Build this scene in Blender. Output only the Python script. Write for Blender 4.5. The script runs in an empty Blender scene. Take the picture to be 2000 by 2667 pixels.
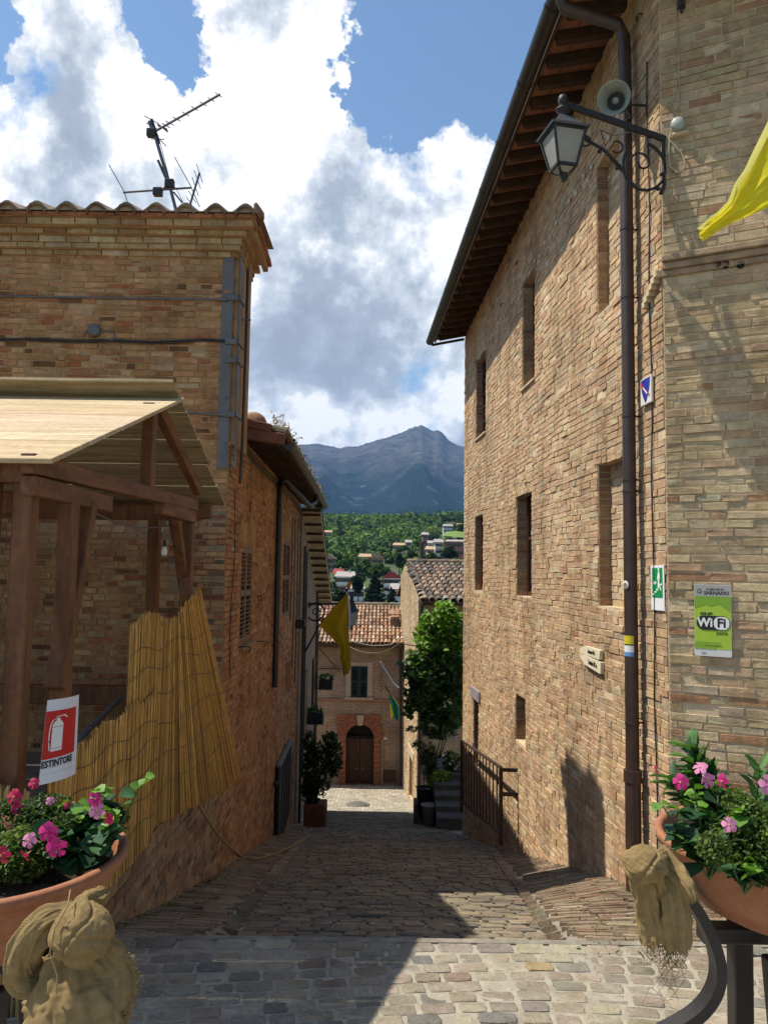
import bpy, math, random
import numpy as np
from mathutils import Vector, Matrix, noise as mnoise
random.seed(7); rng = np.random.default_rng(7)
R = math.radians
sc = bpy.context.scene
col = sc.collection
# ------------------------------------------------------------------ camera
PITCH, ROLL, EYE, FPX = R(4.58), R(0.8), 1.75, 786.0
cd = bpy.data.cameras.new('camera'); cam = bpy.data.objects.new('camera', cd); col.objects.link(cam)
cd.sensor_fit = 'VERTICAL'; cd.sensor_height = 24.0; cd.lens = 24.0*FPX/1024.0
cd.clip_start = 0.05; cd.clip_end = 40000.0
CM = Matrix.Rotation(R(90)+PITCH, 4, 'X') @ Matrix.Rotation(ROLL, 4, 'Z')
cam.matrix_world = Matrix.Translation((0, 0, EYE)) @ CM
sc.camera = cam
# ------------------------------------------------------------------ light
SUN = Vector((-1.0, 0.13, 1.70)).normalized()
sd = bpy.data.lights.new('sun', 'SUN'); so = bpy.data.objects.new('sun', sd); col.objects.link(so)
sd.energy = 5.0; sd.angle = R(0.53); sd.color = (1.0, 0.925, 0.80)
so.rotation_euler = SUN.to_track_quat('Z', 'Y').to_euler(); so.location = (-30, 10, 60)
sc.view_settings.view_transform = 'Standard'; sc.view_settings.look = 'None'
sc.view_settings.exposure = 0.45; sc.view_settings.gamma = 1.0; sc.view_settings.use_curve_mapping = False
sc.cycles.max_bounces = 6; sc.cycles.diffuse_bounces = 3; sc.cycles.glossy_bounces = 2
sc.cycles.transmission_bounces = 4; sc.cycles.volume_bounces = 0; sc.cycles.transparent_max_bounces = 6
sc.cycles.use_denoising = True
# ------------------------------------------------------------------ node helper
class NT:
    def __init__(s, tree): s.t = tree; s.n = tree.nodes; s.l = tree.links
    def new(s, ty, **kw):
        nd = s.n.new(ty)
        for k, v in kw.items():
            if k.startswith('i_'): 
                nd.inputs[k[2:].replace('_', ' ')].default_value = v
            else: setattr(nd, k, v)
        return nd
    def link(s, a, b): s.l.new(a, b)
    def math(s, op, a, b=None, c=None, clamp=False):
        nd = s.n.new('ShaderNodeMath'); nd.operation = op; nd.use_clamp = clamp
        for i, x in enumerate((a, b, c)):
            if x is None: continue
            if isinstance(x, (int, float)): nd.inputs[i].default_value = x
            else: s.l.new(x, nd.inputs[i])
        return nd.outputs[0]
    def vmath(s, op, a, b=None):
        nd = s.n.new('ShaderNodeVectorMath'); nd.operation = op
        for i, x in enumerate((a, b)):
            if x is None: continue
            if isinstance(x, (tuple, list, Vector)): nd.inputs[i].default_value = tuple(x)
            else: s.l.new(x, nd.inputs[i])
        return nd
    def noise(s, vec, scale, detail=4, rough=0.55, dist=0.0):
        nd = s.n.new('ShaderNodeTexNoise'); nd.inputs['Scale'].default_value = scale
        nd.inputs['Detail'].default_value = detail; nd.inputs['Roughness'].default_value = rough
        nd.inputs['Distortion'].default_value = dist
        if vec is not None: s.l.new(vec, nd.inputs['Vector'])
        return nd
    def ramp(s, fac, stops):
        nd = s.n.new('ShaderNodeValToRGB'); e = nd.color_ramp.elements
        while len(e) < len(stops): e.new(0.5)
        for i, (p, c) in enumerate(stops):
            e[i].position = p; e[i].color = (c, c, c, 1) if isinstance(c, (int, float)) else (*c, 1)
        s.l.new(fac, nd.inputs[0]); return nd.outputs[0]
    def mix(s, fac, a, b, mode='MIX'):
        nd = s.n.new('ShaderNodeMix'); nd.data_type = 'RGBA'; nd.blend_type = mode
        for i, x in ((0, fac), (6, a), (7, b)):
            if isinstance(x, (int, float)): nd.inputs[i].default_value = x
            elif isinstance(x, (tuple, list)): nd.inputs[i].default_value = (*x[:3], 1)
            else: s.l.new(x, nd.inputs[i])
        return nd.outputs[2]
# ------------------------------------------------------------------ world: Nishita sky and clouds laid out by direction
wd = bpy.data.worlds.new('World'); sc.world = wd; wd.use_nodes = True
w = NT(wd.node_tree); w.n.clear()
out = w.new('ShaderNodeOutputWorld'); bg = w.new('ShaderNodeBackground'); w.link(bg.outputs[0], out.inputs[0])
sky = w.new('ShaderNodeTexSky', sky_type='NISHITA', sun_disc=False)
sky.sun_elevation = math.asin(SUN.z); sky.sun_rotation = math.atan2(SUN.x, SUN.y)
sky.altitude = 500; sky.air_density = 1.3; sky.dust_density = 0.6; sky.ozone_density = 2.2
SKY = 0.08
tc = w.new('ShaderNodeTexCoord'); dirv = tc.outputs['Generated']
def ddir(dx, dy):
    u = (dx/2.163-383.5)/FPX; v = (512-dy/2.163)/FPX
    return (CM.to_3x3() @ Vector((u, v, -1))).normalized()
def cloudfield(vec):
    wn = w.noise(vec, 2.3, 3, 0.5)
    wp = w.vmath('SCALE', w.vmath('SUBTRACT', wn.outputs['Color'], (0.5, 0.5, 0.5)).outputs[0]); wp.inputs['Scale'].default_value = 0.10
    wv = w.vmath('ADD', vec, wp.outputs[0]).outputs[0]
    n1 = w.noise(wv, 6.0, 10, 0.60).outputs['Fac']
    n2 = w.noise(wv, 1.9, 2, 0.5).outputs['Fac']
    f = w.math('ADD', w.math('MULTIPLY', n1, 2.1), w.math('MULTIPLY', n2, 0.5)); bs = None
    blobs = [(120, 230, .17, .60), (560, 180, .14, .5), (620, 60, .10, .5), (690, 180, .07, .35), (700, 560, .26, .55), (380, 560, .22, .45), (850, 520, .16, .35), (950, 800, .22, .45),
             (640, 850, .22, .35), (1040, 350, .13, .55), (100, 60, .10, .25), (250, 800, .25, .3), (960, 235, .065, .6), (1060, 270, .06, .5), (1180, 300, .06, .4), (870, 320, .06, .3), (700, 330, .07, .25), (300, 330, .08, .2), (250, 120, .09, .2), (430, 90, .05, .2),
             (950, 30, .095, -1.1), (1120, 90, .07, -.9), (855, 110, .050, -.8), (815, 215, .030, -.6), (378, 125, .036, -.85), (388, 205, .022, -.6), (335, 0, .04, -.75), (5, 70, .030, -.7), (1250, 30, .2, -.5), (975, 610, .03, -.14)]
    w3 = w.noise(vec, 9.0, 6, 0.62); wq = w.vmath('SCALE', w.vmath('SUBTRACT', w3.outputs['Color'], (0.5, 0.5, 0.5)).outputs[0]); wq.inputs['Scale'].default_value = 0.17
    wv2 = w.vmath('NORMALIZE', w.vmath('ADD', vec, wq.outputs[0]).outputs[0]).outputs[0]
    sums = {1: None, -1: None}
    for (dx, dy, r, a) in blobs:
        d = w.vmath('DOT_PRODUCT', wv2, ddir(dx, dy)).outputs['Value']
        t = w.math('SUBTRACT', 1.0, w.math('DIVIDE', w.math('SUBTRACT', 1.0, d), r*r*0.9), clamp=True)
        t = w.math('MULTIPLY', t, a); k = 1 if a > 0 else -1
        sums[k] = t if sums[k] is None else w.math('ADD', sums[k], t)
    return w.math('ADD', f, w.math('ADD', w.math('MINIMUM', sums[1], 0.46), w.math('MAXIMUM', sums[-1], -0.95)))
f0 = cloudfield(dirv)
dens = w.math('SUBTRACT', f0, 1.42)
mask = w.ramp(w.math('MULTIPLY', dens, 2.2, clamp=True), [(0.0, 0.0), (0.10, 0.30), (0.38, 1.0)])
# cloud tone: bright billows near the sunny rims, grey where thick
shift = w.vmath('ADD', dirv, tuple(SUN*0.055)).outputs[0]
nA = w.noise(dirv, 6.5, 9, 0.60).outputs['Fac']
nB = w.noise(shift, 6.5, 9, 0.60).outputs['Fac']
relief = w.math('MULTIPLY', w.math('SUBTRACT', nA, nB), 4.0)
thick = w.math('MULTIPLY', dens, -0.32)
big = w.math('MULTIPLY', w.math('SUBTRACT', w.noise(dirv, 3.1, 2, 0.5).outputs['Fac'], 0.5), 1.5)
tone = w.math('ADD', w.math('ADD', w.math('ADD', relief, thick), big), 0.86)
for (dx, dy, r, a) in [(150, 200, .13, .6), (560, 200, .12, .6), (420, 330, .09, .5), (640, 130, .10, .4), (700, 60, .06, .3), (1010, 330, .10, .6), (560, 640, .06, .35), (860, 690, .05, .4), (690, 945, .04, .5), (770, 920, .04, .45), (920, 860, .06, .2), (950, 560, .08, .25), (620, 470, .08, .15),
                       (730, 480, .13, -.35), (190, 400, .12, -.35), (820, 800, .12, -.30), (880, 600, .06, -.2), (1000, 900, .08, -.2), (640, 760, .1, -.15), (450, 480, .08, -.2)]:
    d = w.vmath('DOT_PRODUCT', dirv, ddir(dx, dy)).outputs['Value']
    t = w.math('SUBTRACT', 1.0, w.math('DIVIDE', w.math('SUBTRACT', 1.0, d), r*r*0.9), clamp=True)
    tone = w.math('ADD', tone, w.math('MULTIPLY', t, a*(.50 if a > 0 else .55)))
CW = 10.0
ctone = w.ramp(tone, [(0.0, (.36*CW, .40*CW, .47*CW)), (0.4, (.44*CW, .50*CW, .58*CW)), (.75, (.72*CW, .77*CW, .83*CW)), (1.0, (1.08*CW, 1.08*CW, 1.08*CW))])
skyc = w.mix(1.0, sky.outputs[0], (1.22, 1.32, 1.36), 'MULTIPLY')
w.link(w.mix(mask, skyc, ctone), bg.inputs['Color']); bg.inputs['Strength'].default_value = SKY
# ------------------------------------------------------------------ pixel -> world (photo measured at 1659 px wide)
CM3 = CM.to_3x3()
def ray(dx, dy): return CM3 @ Vector(((dx/2.163-383.5)/FPX, (512-dy/2.163)/FPX, -1))
def hit(dx, dy, P, n):
    r = ray(dx, dy); o = Vector((0, 0, EYE)); t = (Vector(P)-o).dot(Vector(n))/r.dot(Vector(n)); return o+r*t
def at_y(dx, dy, y): return hit(dx, dy, (0, y, 0), (0, 1, 0))
def at_z(dx, dy, z): return hit(dx, dy, (0, 0, z), (0, 0, 1))
def project(p):
    q = CM3.transposed() @ (Vector(p)-Vector((0, 0, EYE)))
    return (383.5+FPX*q.x/-q.z, 512-FPX*q.y/-q.z, -q.z)
def smooth(a, b, x):
    t = min(1, max(0, (x-a)/(b-a))); return t*t*(3-2*t)
# ------------------------------------------------------------------ object helpers
def tag(o, label=None, cat=None, group=None, kind=None):
    if label: o['label'] = label
    if cat: o['category'] = cat
    if group: o['group'] = group
    if kind: o['kind'] = kind
    return o
def thing(name, loc, label, cat, group=None, rz=0.0):
    o = bpy.data.objects.new(name, None); col.objects.link(o); o.location = loc; o.rotation_euler = (0, 0, rz)
    o.empty_display_size = 0.1
    return tag(o, label, cat, group)
def wmat(o):
    m = Matrix.LocRotScale(o.location, o.rotation_euler, o.scale)
    return (wmat(o.parent) @ m) if o.parent else m
def link(name, me, m=None, parent=None, world=True, loc=None):
    o = bpy.data.objects.new(name, me); col.objects.link(o)
    if m is not None:
        if len(me.materials) == 0: me.materials.append(m)
    if parent is not None:
        o.parent = parent
        if world:
            im = wmat(parent).inverted(); o.matrix_basis = im if loc is None else im @ Matrix.Translation(loc)
        elif loc is not None: o.location = loc
    elif loc is not None: o.location = loc
    return o
class MB:
    """collects polygons"""
    def __init__(s): s.v = []; s.f = []; s.uv = []; s.sm = []
    def add(s, vs, fs, uvs=None, smooth=False):
        b = len(s.v); s.v += [tuple(p) for p in vs]; s.f += [tuple(i+b for i in f) for f in fs]
        s.uv += uvs if uvs else [None]*len(fs); s.sm += [smooth]*len(fs)
    def quad(s, a, b, c, d, uv=None): s.add([a, b, c, d], [(0, 1, 2, 3)], [uv] if uv else None)
    def box(s, c, size, rot=None, bev=0.0):
        hx, hy, hz = size[0]/2, size[1]/2, size[2]/2
        c = Vector(c)
        if bev <= 0:
            vs = [Vector((x*hx, y*hy, z*hz)) for x in (-1, 1) for y in (-1, 1) for z in (-1, 1)]
            fs = [(0, 1, 3, 2), (4, 6, 7, 5), (0, 4, 5, 1), (2, 3, 7, 6), (0, 2, 6, 4), (1, 5, 7, 3)]
        else:
            b = min(bev, hx*.9, hy*.9, hz*.9); vs = []; idx = {}
            for x in (-1, 1):
                for y in (-1, 1):
                    for z in (-1, 1):
                        for k in range(3):
                            p = [x*(hx-b), y*(hy-b), z*(hz-b)]; p[k] = (x*hx, y*hy, z*hz)[k]
                            idx[(x, y, z, k)] = len(vs); vs.append(Vector(p))
            fs = []
            for k in range(3):
                a1, a2 = (k+1) % 3, (k+2) % 3
                for sg in (-1, 1):
                    q = []
                    for (p1, p2) in ((-1, -1), (1, -1), (1, 1), (-1, 1)):
                        t = [0, 0, 0]; t[k] = sg; t[a1] = p1; t[a2] = p2; q.append(idx[(t[0], t[1], t[2], k)])
                    fs.append(tuple(q if sg > 0 else q[::-1]))
            for k in range(3):
                a1, a2 = (k+1) % 3, (k+2) % 3
                for s1 in (-1, 1):
                    for s2 in (-1, 1):
                        t0 = [0, 0, 0]; t1 = [0, 0, 0]; t0[k] = -1; t1[k] = 1
                        for t in (t0, t1): t[a1] = s1; t[a2] = s2
                        q = [idx[(*t0, a1)], idx[(*t1, a1)], idx[(*t1, a2)], idx[(*t0, a2)]]
                        fs.append(tuple(q if s1*s2 > 0 else q[::-1]))
            for x in (-1, 1):
                for y in (-1, 1):
                    for z in (-1, 1):
                        q = [idx[(x, y, z, 0)], idx[(x, y, z, 1)], idx[(x, y, z, 2)]]
                        fs.append(tuple(q if x*y*z > 0 else q[::-1]))
        if rot is not None: vs = [rot @ p for p in vs]
        s.add([p+c for p in vs], fs)
    def beam(s, a, b, wd_, ht, up=(0, 0, 1), bev=0.0, roll=0.0):
        a = Vector(a); b = Vector(b); d = b-a; L = d.length; x = d.normalized(); u = Vector(up)
        if abs(x.dot(u)) > 0.98: u = Vector((0, 1, 0))
        y = u.cross(x).normalized(); z = x.cross(y)
        M = Matrix((x, y, z)).transposed()
        if roll: M = M @ Matrix.Rotation(roll, 3, 'X')
        s.box((a+b)/2, (L, wd_, ht), M, bev)
    def tube(s, pts, r, seg=8, cap=True, smooth=True):
        pts = [Vector(p) for p in pts]; n = len(pts); rr = r if isinstance(r, (list, tuple)) else [r]*n
        vs = []; prev = None
        for i, p in enumerate(pts):
            t = (pts[min(i+1, n-1)]-pts[max(i-1, 0)]).normalized()
            if prev is None:
                u = Vector((0, 0, 1)) if abs(t.z) < .9 else Vector((1, 0, 0)); u = (u-t*u.dot(t)).normalized()
            else:
                u = (prev-t*prev.dot(t)); u = u.normalized() if u.length > 1e-6 else Vector((1, 0, 0))
            prev = u; v = t.cross(u)
            for k in range(seg):
                a = 2*math.pi*k/seg; vs.append(p+(u*math.cos(a)+v*math.sin(a))*rr[i])
        fs = [(i*seg+k, i*seg+(k+1) % seg, (i+1)*seg+(k+1) % seg, (i+1)*seg+k) for i in range(n-1) for k in range(seg)]
        s.add(vs, fs, smooth=smooth)
        if cap:
            s.add([vs[k] for k in range(seg)][::-1], [tuple(range(seg))]); s.add(vs[-seg:], [tuple(range(seg))])
    def lathe(s, prof, c=(0, 0, 0), seg=24, axis=None, smooth=True):
        c = Vector(c); vs = []
        M = Vector((0, 0, 1)).rotation_difference(Vector(axis)).to_matrix() if axis is not None else Matrix.Identity(3)
        for (r, z) in prof:
            for k in range(seg):
                a = 2*math.pi*k/seg; vs.append(c+M @ Vector((r*math.cos(a), r*math.sin(a), z)))
        m = len(prof)
        s.add(vs, [(i*seg+k, i*seg+(k+1) % seg, (i+1)*seg+(k+1) % seg, (i+1)*seg+k) for i in range(m-1) for k in range(seg)], smooth=smooth)
    def prism(s, poly, off):
        """poly: list of 3D points, off: extrusion vector"""
        poly = [Vector(p) for p in poly]; off = Vector(off); n = len(poly)
        s.add(poly+[p+off for p in poly], [tuple(range(n))[::-1], tuple(range(n, 2*n))]+[(i, (i+1) % n, n+(i+1) % n, n+i) for i in range(n)])
    def mesh(s, name):
        me = bpy.data.meshes.new(name); me.from_pydata(s.v, [], s.f); me.update()
        if any(u is not None for u in s.uv):
            ul = me.uv_layers.new(name='UVMap'); k = 0
            for f, uu in zip(s.f, s.uv):
                for j in range(len(f)):
                    if uu: ul.data[k].uv = uu[j]
                    k += 1
        if any(s.sm): me.polygons.foreach_set('use_smooth', s.sm)
        return me
    def obj(s, name, m, parent=None, **kw): return link(name, s.mesh(name), m, parent, **kw)
# ------------------------------------------------------------------ materials
def newmat(name):
    m = bpy.data.materials.new(name); m.use_nodes = True; t = NT(m.node_tree); t.n.clear()
    o = t.new('ShaderNodeOutputMaterial'); b = t.new('ShaderNodeBsdfPrincipled'); t.link(b.outputs[0], o.inputs[0])
    return m, t, b
def mat(name, c, rough=0.8, var=0.25, scale=8.0, bump=0.3, bscale=None, metal=0.0, c2=None, stretch=None, spec=0.3, bdist=0.01, det=6, attr=None, detail_noise=True, trans=0.0):
    m, t, b = newmat(name)
    co = t.new('ShaderNodeTexCoord').outputs['Object']
    if attr == 'world':
        co = t.new('ShaderNodeNewGeometry').outputs['Position']
    vec = co
    if stretch: 
        mp = t.new('ShaderNodeMapping'); mp.inputs['Scale'].default_value = stretch; t.link(co, mp.inputs[0]); vec = mp.outputs[0]
    n = t.noise(vec, scale, det, 0.6).outputs['Fac']
    c2 = c2 or tuple(min(1, x*(1-var*1.4)) for x in c)
    base = t.mix(t.ramp(n, [(0.3, 0.0), (0.7, 1.0)]), c, c2)
    if detail_noise:
        n3 = t.noise(co, scale*9, 3, 0.6).outputs['Fac']
        base = t.mix(0.5, base, t.mix(1.0, base, t.ramp(n3, [(0.3, 1-var), (0.7, 1+var*0.4)]), 'MULTIPLY'))
    if attr in ('col', 'obj'):
        if attr == 'col': a = t.new('ShaderNodeAttribute', attribute_name='col').outputs['Color']
        else: a = t.new('ShaderNodeObjectInfo').outputs['Color']
        base = t.mix(1.0, base, a, 'MULTIPLY')
    t.link(base, b.inputs['Base Color'])
    b.inputs['Roughness'].default_value = rough; b.inputs['Metallic'].default_value = metal
    b.inputs['Specular IOR Level'].default_value = spec
    if bump:
        bn = t.noise(vec, bscale or scale*4, 5, 0.65).outputs['Fac']
        bp = t.new('ShaderNodeBump'); bp.inputs['Strength'].default_value = bump; bp.inputs['Distance'].default_value = bdist
        t.link(bn, bp.inputs['Height']); t.link(bp.outputs[0], b.inputs['Normal'])
    if trans > 0:
        o = [x for x in t.n if x.type == 'OUTPUT_MATERIAL'][0]
        tr = t.new('ShaderNodeBsdfTranslucent'); t.link(base, tr.inputs[0]); ms = t.new('ShaderNodeMixShader'); ms.inputs[0].default_value = trans
        t.link(b.outputs[0], ms.inputs[1]); t.link(tr.outputs[0], ms.inputs[2]); t.link(ms.outputs[0], o.inputs[0])
    return m
def brickmats(name, rough=0.9, fine=40.0, dist=0.006, mottling=0.35):
    res = []
    for kind in ('col', 'obj'):
        m, t, b = newmat(name+('' if kind == 'col' else '_single'))
        pos = t.new('ShaderNodeNewGeometry').outputs['Position']
        a = t.new('ShaderNodeAttribute', attribute_name='col').outputs['Color'] if kind == 'col' else t.new('ShaderNodeObjectInfo').outputs['Color']
        n1 = t.noise(pos, 14, 5, 0.65).outputs['Fac']; n2 = t.noise(pos, 1.1, 4, 0.6).outputs['Fac']; n3 = t.noise(pos, fine*2.2, 3, 0.7).outputs['Fac']
        base = t.mix(1.0, a, t.ramp(n1, [(0.25, (1-mottling,)*3), (0.75, (1.12, 1.12, 1.12))]), 'MULTIPLY')
        base = t.mix(1.0, base, t.ramp(n2, [(0.3, (0.80, 0.78, 0.75)), (0.62, (1.08, 1.07, 1.05))]), 'MULTIPLY')
        mp = t.new('ShaderNodeMapping'); mp.inputs['Scale'].default_value = (2.6, 2.6, .35); t.link(pos, mp.inputs[0]); n4 = t.noise(mp.outputs[0], 1.0, 6, .65).outputs['Fac']
        base = t.mix(1.0, base, t.ramp(n4, [(0.34, (0.70, 0.67, 0.63)), (0.52, (1.0, 1.0, 1.0))]), 'MULTIPLY')
        base = t.mix(1.0, base, t.ramp(n3, [(0.32, (0.72, 0.70, 0.68)), (0.55, (1.03, 1.03, 1.03))]), 'MULTIPLY')
        t.link(base, b.inputs['Base Color']); b.inputs['Roughness'].default_value = rough; b.inputs['Specular IOR Level'].default_value = 0.2
        bn = t.noise(pos, fine, 6, 0.7).outputs['Fac']; bp = t.new('ShaderNodeBump'); bp.inputs['Strength'].default_value = 1.0; bp.inputs['Distance'].default_value = dist
        t.link(bn, bp.inputs['Height']); t.link(bp.outputs[0], b.inputs['Normal'])
        res.append(m)
    return res
def far_brick(name, c1, c2, mortar, bw=0.26, bh=0.065, mort=0.012):
    m, t, b = newmat(name)
    uv = t.new('ShaderNodeUVMap'); uv.uv_map = 'UVMap'
    nz = t.noise(uv.outputs[0], 3.0, 3); off = t.vmath('SCALE', t.vmath('SUBTRACT', nz.outputs['Color'], (.5, .5, .5)).outputs[0]); off.inputs['Scale'].default_value = 0.035
    vec = t.vmath('ADD', uv.outputs[0], off.outputs[0]).outputs[0]
    br = t.new('ShaderNodeTexBrick'); t.link(vec, br.inputs['Vector'])
    br.inputs['Scale'].default_value = 1.0; br.inputs['Brick Width'].default_value = bw; br.inputs['Row Height'].default_value = bh
    br.inputs['Mortar Size'].default_value = mort; br.inputs['Mortar Smooth'].default_value = 0.3; br.inputs['Bias'].default_value = -0.1
    br.inputs['Color1'].default_value = (*c1, 1); br.inputs['Color2'].default_value = (*c2, 1); br.inputs['Mortar'].default_value = (*mortar, 1)
    n1 = t.noise(uv.outputs[0], 1.3, 5, 0.65).outputs['Fac']; n2 = t.noise(uv.outputs[0], 18, 4, 0.7).outputs['Fac']
    base = t.mix(1.0, br.outputs['Color'], t.ramp(n1, [(0.3, (.66, .62, .58)), (0.7, (1.15, 1.12, 1.08))]), 'MULTIPLY')
    base = t.mix(1.0, base, t.ramp(n2, [(0.3, (.62, .60, .58)), (0.6, (1.1, 1.1, 1.1))]), 'MULTIPLY')
    t.link(base, b.inputs['Base Color']); b.inputs['Roughness'].default_value = 0.92; b.inputs['Specular IOR Level'].default_value = 0.15
    h = t.math('SUBTRACT', t.math('MULTIPLY', n2, 0.6), br.outputs['Fac'])
    bp = t.new('ShaderNodeBump'); bp.inputs['Strength'].default_value = 0.9; bp.inputs['Distance'].default_value = 0.012
    t.link(h, bp.inputs['Height']); t.link(bp.outputs[0], b.inputs['Normal'])
    return m
M = {}
M['brick'], M['brick1'] = brickmats('weathered_brick', .92, 60, .005, .40)
M['stone'], M['stone1'] = brickmats('paving_stone', 0.8, 30, 0.007, 0.3)
M['tile'], M['tile1'] = brickmats('roof_tile', 0.9, 22, 0.012, 0.5)
M['mortar'] = mat('lime_mortar', (.47, .39, .28), .95, .3, 5, .8, 60, bdist=.006, attr='world')
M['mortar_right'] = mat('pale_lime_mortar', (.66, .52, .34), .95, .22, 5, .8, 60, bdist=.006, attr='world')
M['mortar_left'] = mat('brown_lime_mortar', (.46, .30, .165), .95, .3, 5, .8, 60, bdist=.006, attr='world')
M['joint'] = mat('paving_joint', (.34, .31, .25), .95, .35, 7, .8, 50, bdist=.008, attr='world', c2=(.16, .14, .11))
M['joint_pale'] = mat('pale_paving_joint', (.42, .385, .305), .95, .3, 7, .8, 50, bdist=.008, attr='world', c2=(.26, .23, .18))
M['dark'] = mat('painted_dark_depth', (.012, .010, .009), .9, .1, 5, 0)  # near-black colour stands in for unlit depth behind slats and openings
M['pipe'] = mat('brown_painted_metal', (.062, .036, .028), .42, .35, 9, .15, 40, spec=.5, bdist=.002)
M['pipe_dark'] = mat('dark_metal', (.030, .026, .025), .45, .35, 9, .15, 40, spec=.5, bdist=.002)
M['iron'] = mat('cast_iron', (.022, .020, .021), .55, .4, 20, .35, 80, spec=.5, bdist=.002)
M['steel'] = mat('grey_primed_steel', (.135, .135, .14), .5, .25, 6, .1, 60, spec=.5, bdist=.002)
M['galv'] = mat('weathered_aluminium', (.17, .18, .20), .45, .3, 12, .1, 60, metal=.4, bdist=.001)
M['stain'] = mat('brown_stained_timber', (.235, .100, .042), .62, .45, 3.0, .35, 30, stretch=(5, 5, .8), c2=(.10, .040, .018), bdist=.003)
M['stain_h'] = mat('brown_stained_beam', (.240, .105, .045), .62, .45, 3.0, .35, 30, stretch=(5, .8, 5), c2=(.10, .040, .018), bdist=.003)
M['board'] = mat('raw_pine_board', (.66, .52, .31), .7, .35, 2.6, .35, 26, stretch=(.5, 9, 9), c2=(.38, .27, .14), bdist=.002)
for _k, _c in enumerate(((.70, .56, .35), (.60, .47, .27), (.66, .55, .38))): M['board%d' % _k] = mat('raw_pine_board', _c, .7, .4, 2.4+_k*.3, .35, 26, stretch=(.5, 9, 9), c2=(.36+.03*_k, .26, .14), bdist=.002)
M['board_old'] = mat('weathered_pine_board', (.50, .41, .25), .8, .3, 2.2, .25, 26, stretch=(.6, 8, 8), c2=(.22, .17, .10), bdist=.002)
M['reed'] = None
M['raft'] = mat('old_rafter_timber', (.085, .050, .032), .85, .4, 6, .5, 30, bdist=.006)
M['soffit'] = mat('terracotta_soffit_tile', (.36, .15, .085), .85, .35, 3.5, .4, 30, c2=(.20, .10, .065), bdist=.005, attr='world')
M['glass'] = mat('dark_window_glass', (.02, .025, .03), .12, .1, 3, 0, spec=.6)
M['winframe'] = mat('reddish_window_frame', (.10, .032, .02), .6, .3, 6, .2, 40, bdist=.002)
# ------------------------------------------------------------------ pieces (bricks, stones, tiles)
def variants(n, chl, chh, jit, seed, rnd=0.0):
    r = np.random.default_rng(seed); out_ = []
    for _ in range(n):
        pts = []
        base = [(-.5, -.5), (0, -.5), (.5, -.5), (.5, 0), (.5, .5), (0, .5), (-.5, .5), (-.5, 0)]
        for i, (x, y) in enumerate(base):
            k = 1-rnd if i % 2 == 0 else 1
            pts.append((x*k*(1+r.normal(0, jit*.5)), y*k*(1+r.normal(0, jit))))
        pts = np.array(pts)
        back = np.c_[pts*1.0, np.zeros(8)]
        sc_ = np.array([1-2*chl, 1-2*chh]); fz = 1+r.normal(0, .05, 8)
        mid = np.c_[pts*1.0, np.full(8, .92)]
        front = np.c_[pts*sc_, fz]
        out_.append(np.vstack([back, mid, front]))
    return out_
VB = variants(12, .010, .035, .03, 1)
VC = variants(12, .045, .055, .06, 2, .09)
VF = [tuple((i*8+k, i*8+(k+1) % 8, (i+1)*8+(k+1) % 8, (i+1)*8+k)) for i in range(2) for k in range(8)]+[tuple(range(16, 24))]
class Pieces:
    def __init__(s, vs, faces=None): s.vs = vs; s.F = faces or VF; s.T = []; s.c = []; s.k = []; s.meshes = {}
    def add(s, c, ax, ay, n, colr, k=None):
        s.T.append((np.array(c, float), np.array(ax, float), np.array(ay, float), np.array(n, float)))
        s.c.append(colr); s.k.append(random.randrange(len(s.vs)) if k is None else k)
    def finish(s, name, parent, m_col, m_obj, nparts=300, stuffname=None, minpx=3.8):
        N = len(s.T)
        if N == 0: return
        C = np.array([t[0] for t in s.T]); AX = np.array([t[1] for t in s.T]); AY = np.array([t[2] for t in s.T]); AN = np.array([t[3] for t in s.T])
        size = np.zeros(N)
        for i in range(N):
            a = project(C[i]-AX[i]/2); b = project(C[i]+AX[i]/2); c_ = project(C[i]-AY[i]/2); d = project(C[i]+AY[i]/2)
            u, v, dep = project(C[i])
            if dep > .1 and -5 < u < 772 and -5 < v < 1029:
                size[i] = abs((a[0]-b[0])*(c_[1]-d[1])-(a[1]-b[1])*(c_[0]-d[0]))
        order = np.argsort(-size); parts = [i for i in order[:nparts] if size[i] > minpx*minpx]
        ps = set(parts)
        inv = wmat(parent).inverted() if parent else Matrix.Identity(4)
        if parts:
            for i in parts:
                k = s.k[i]
                if k not in s.meshes:
                    me = bpy.data.meshes.new(name); me.from_pydata([tuple(p) for p in s.vs[k]], [], s.F); me.update(); me.materials.append(m_obj); s.meshes[k] = me
                o = bpy.data.objects.new(name, s.meshes[k]); col.objects.link(o)
                if parent: o.parent = parent
                mm = Matrix((( AX[i][0], AY[i][0], AN[i][0], C[i][0]), (AX[i][1], AY[i][1], AN[i][1], C[i][1]), (AX[i][2], AY[i][2], AN[i][2], C[i][2]), (0, 0, 0, 1)))
                o.matrix_basis = inv @ mm
                o.color = (*s.c[i], 1)
        rest = [i for i in range(N) if i not in ps]
        if rest:
            nv = len(s.vs[0]); V = np.array([s.vs[s.k[i]] for i in rest])
            P = C[rest][:, None, :]+V[:, :, 0:1]*AX[rest][:, None, :]+V[:, :, 1:2]*AY[rest][:, None, :]+V[:, :, 2:3]*AN[rest][:, None, :]
            o = mass_mesh(stuffname or name, P, s.F, np.array([s.c[i] for i in rest]), m_col, parent)
            o['kind'] = 'stuff'
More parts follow.
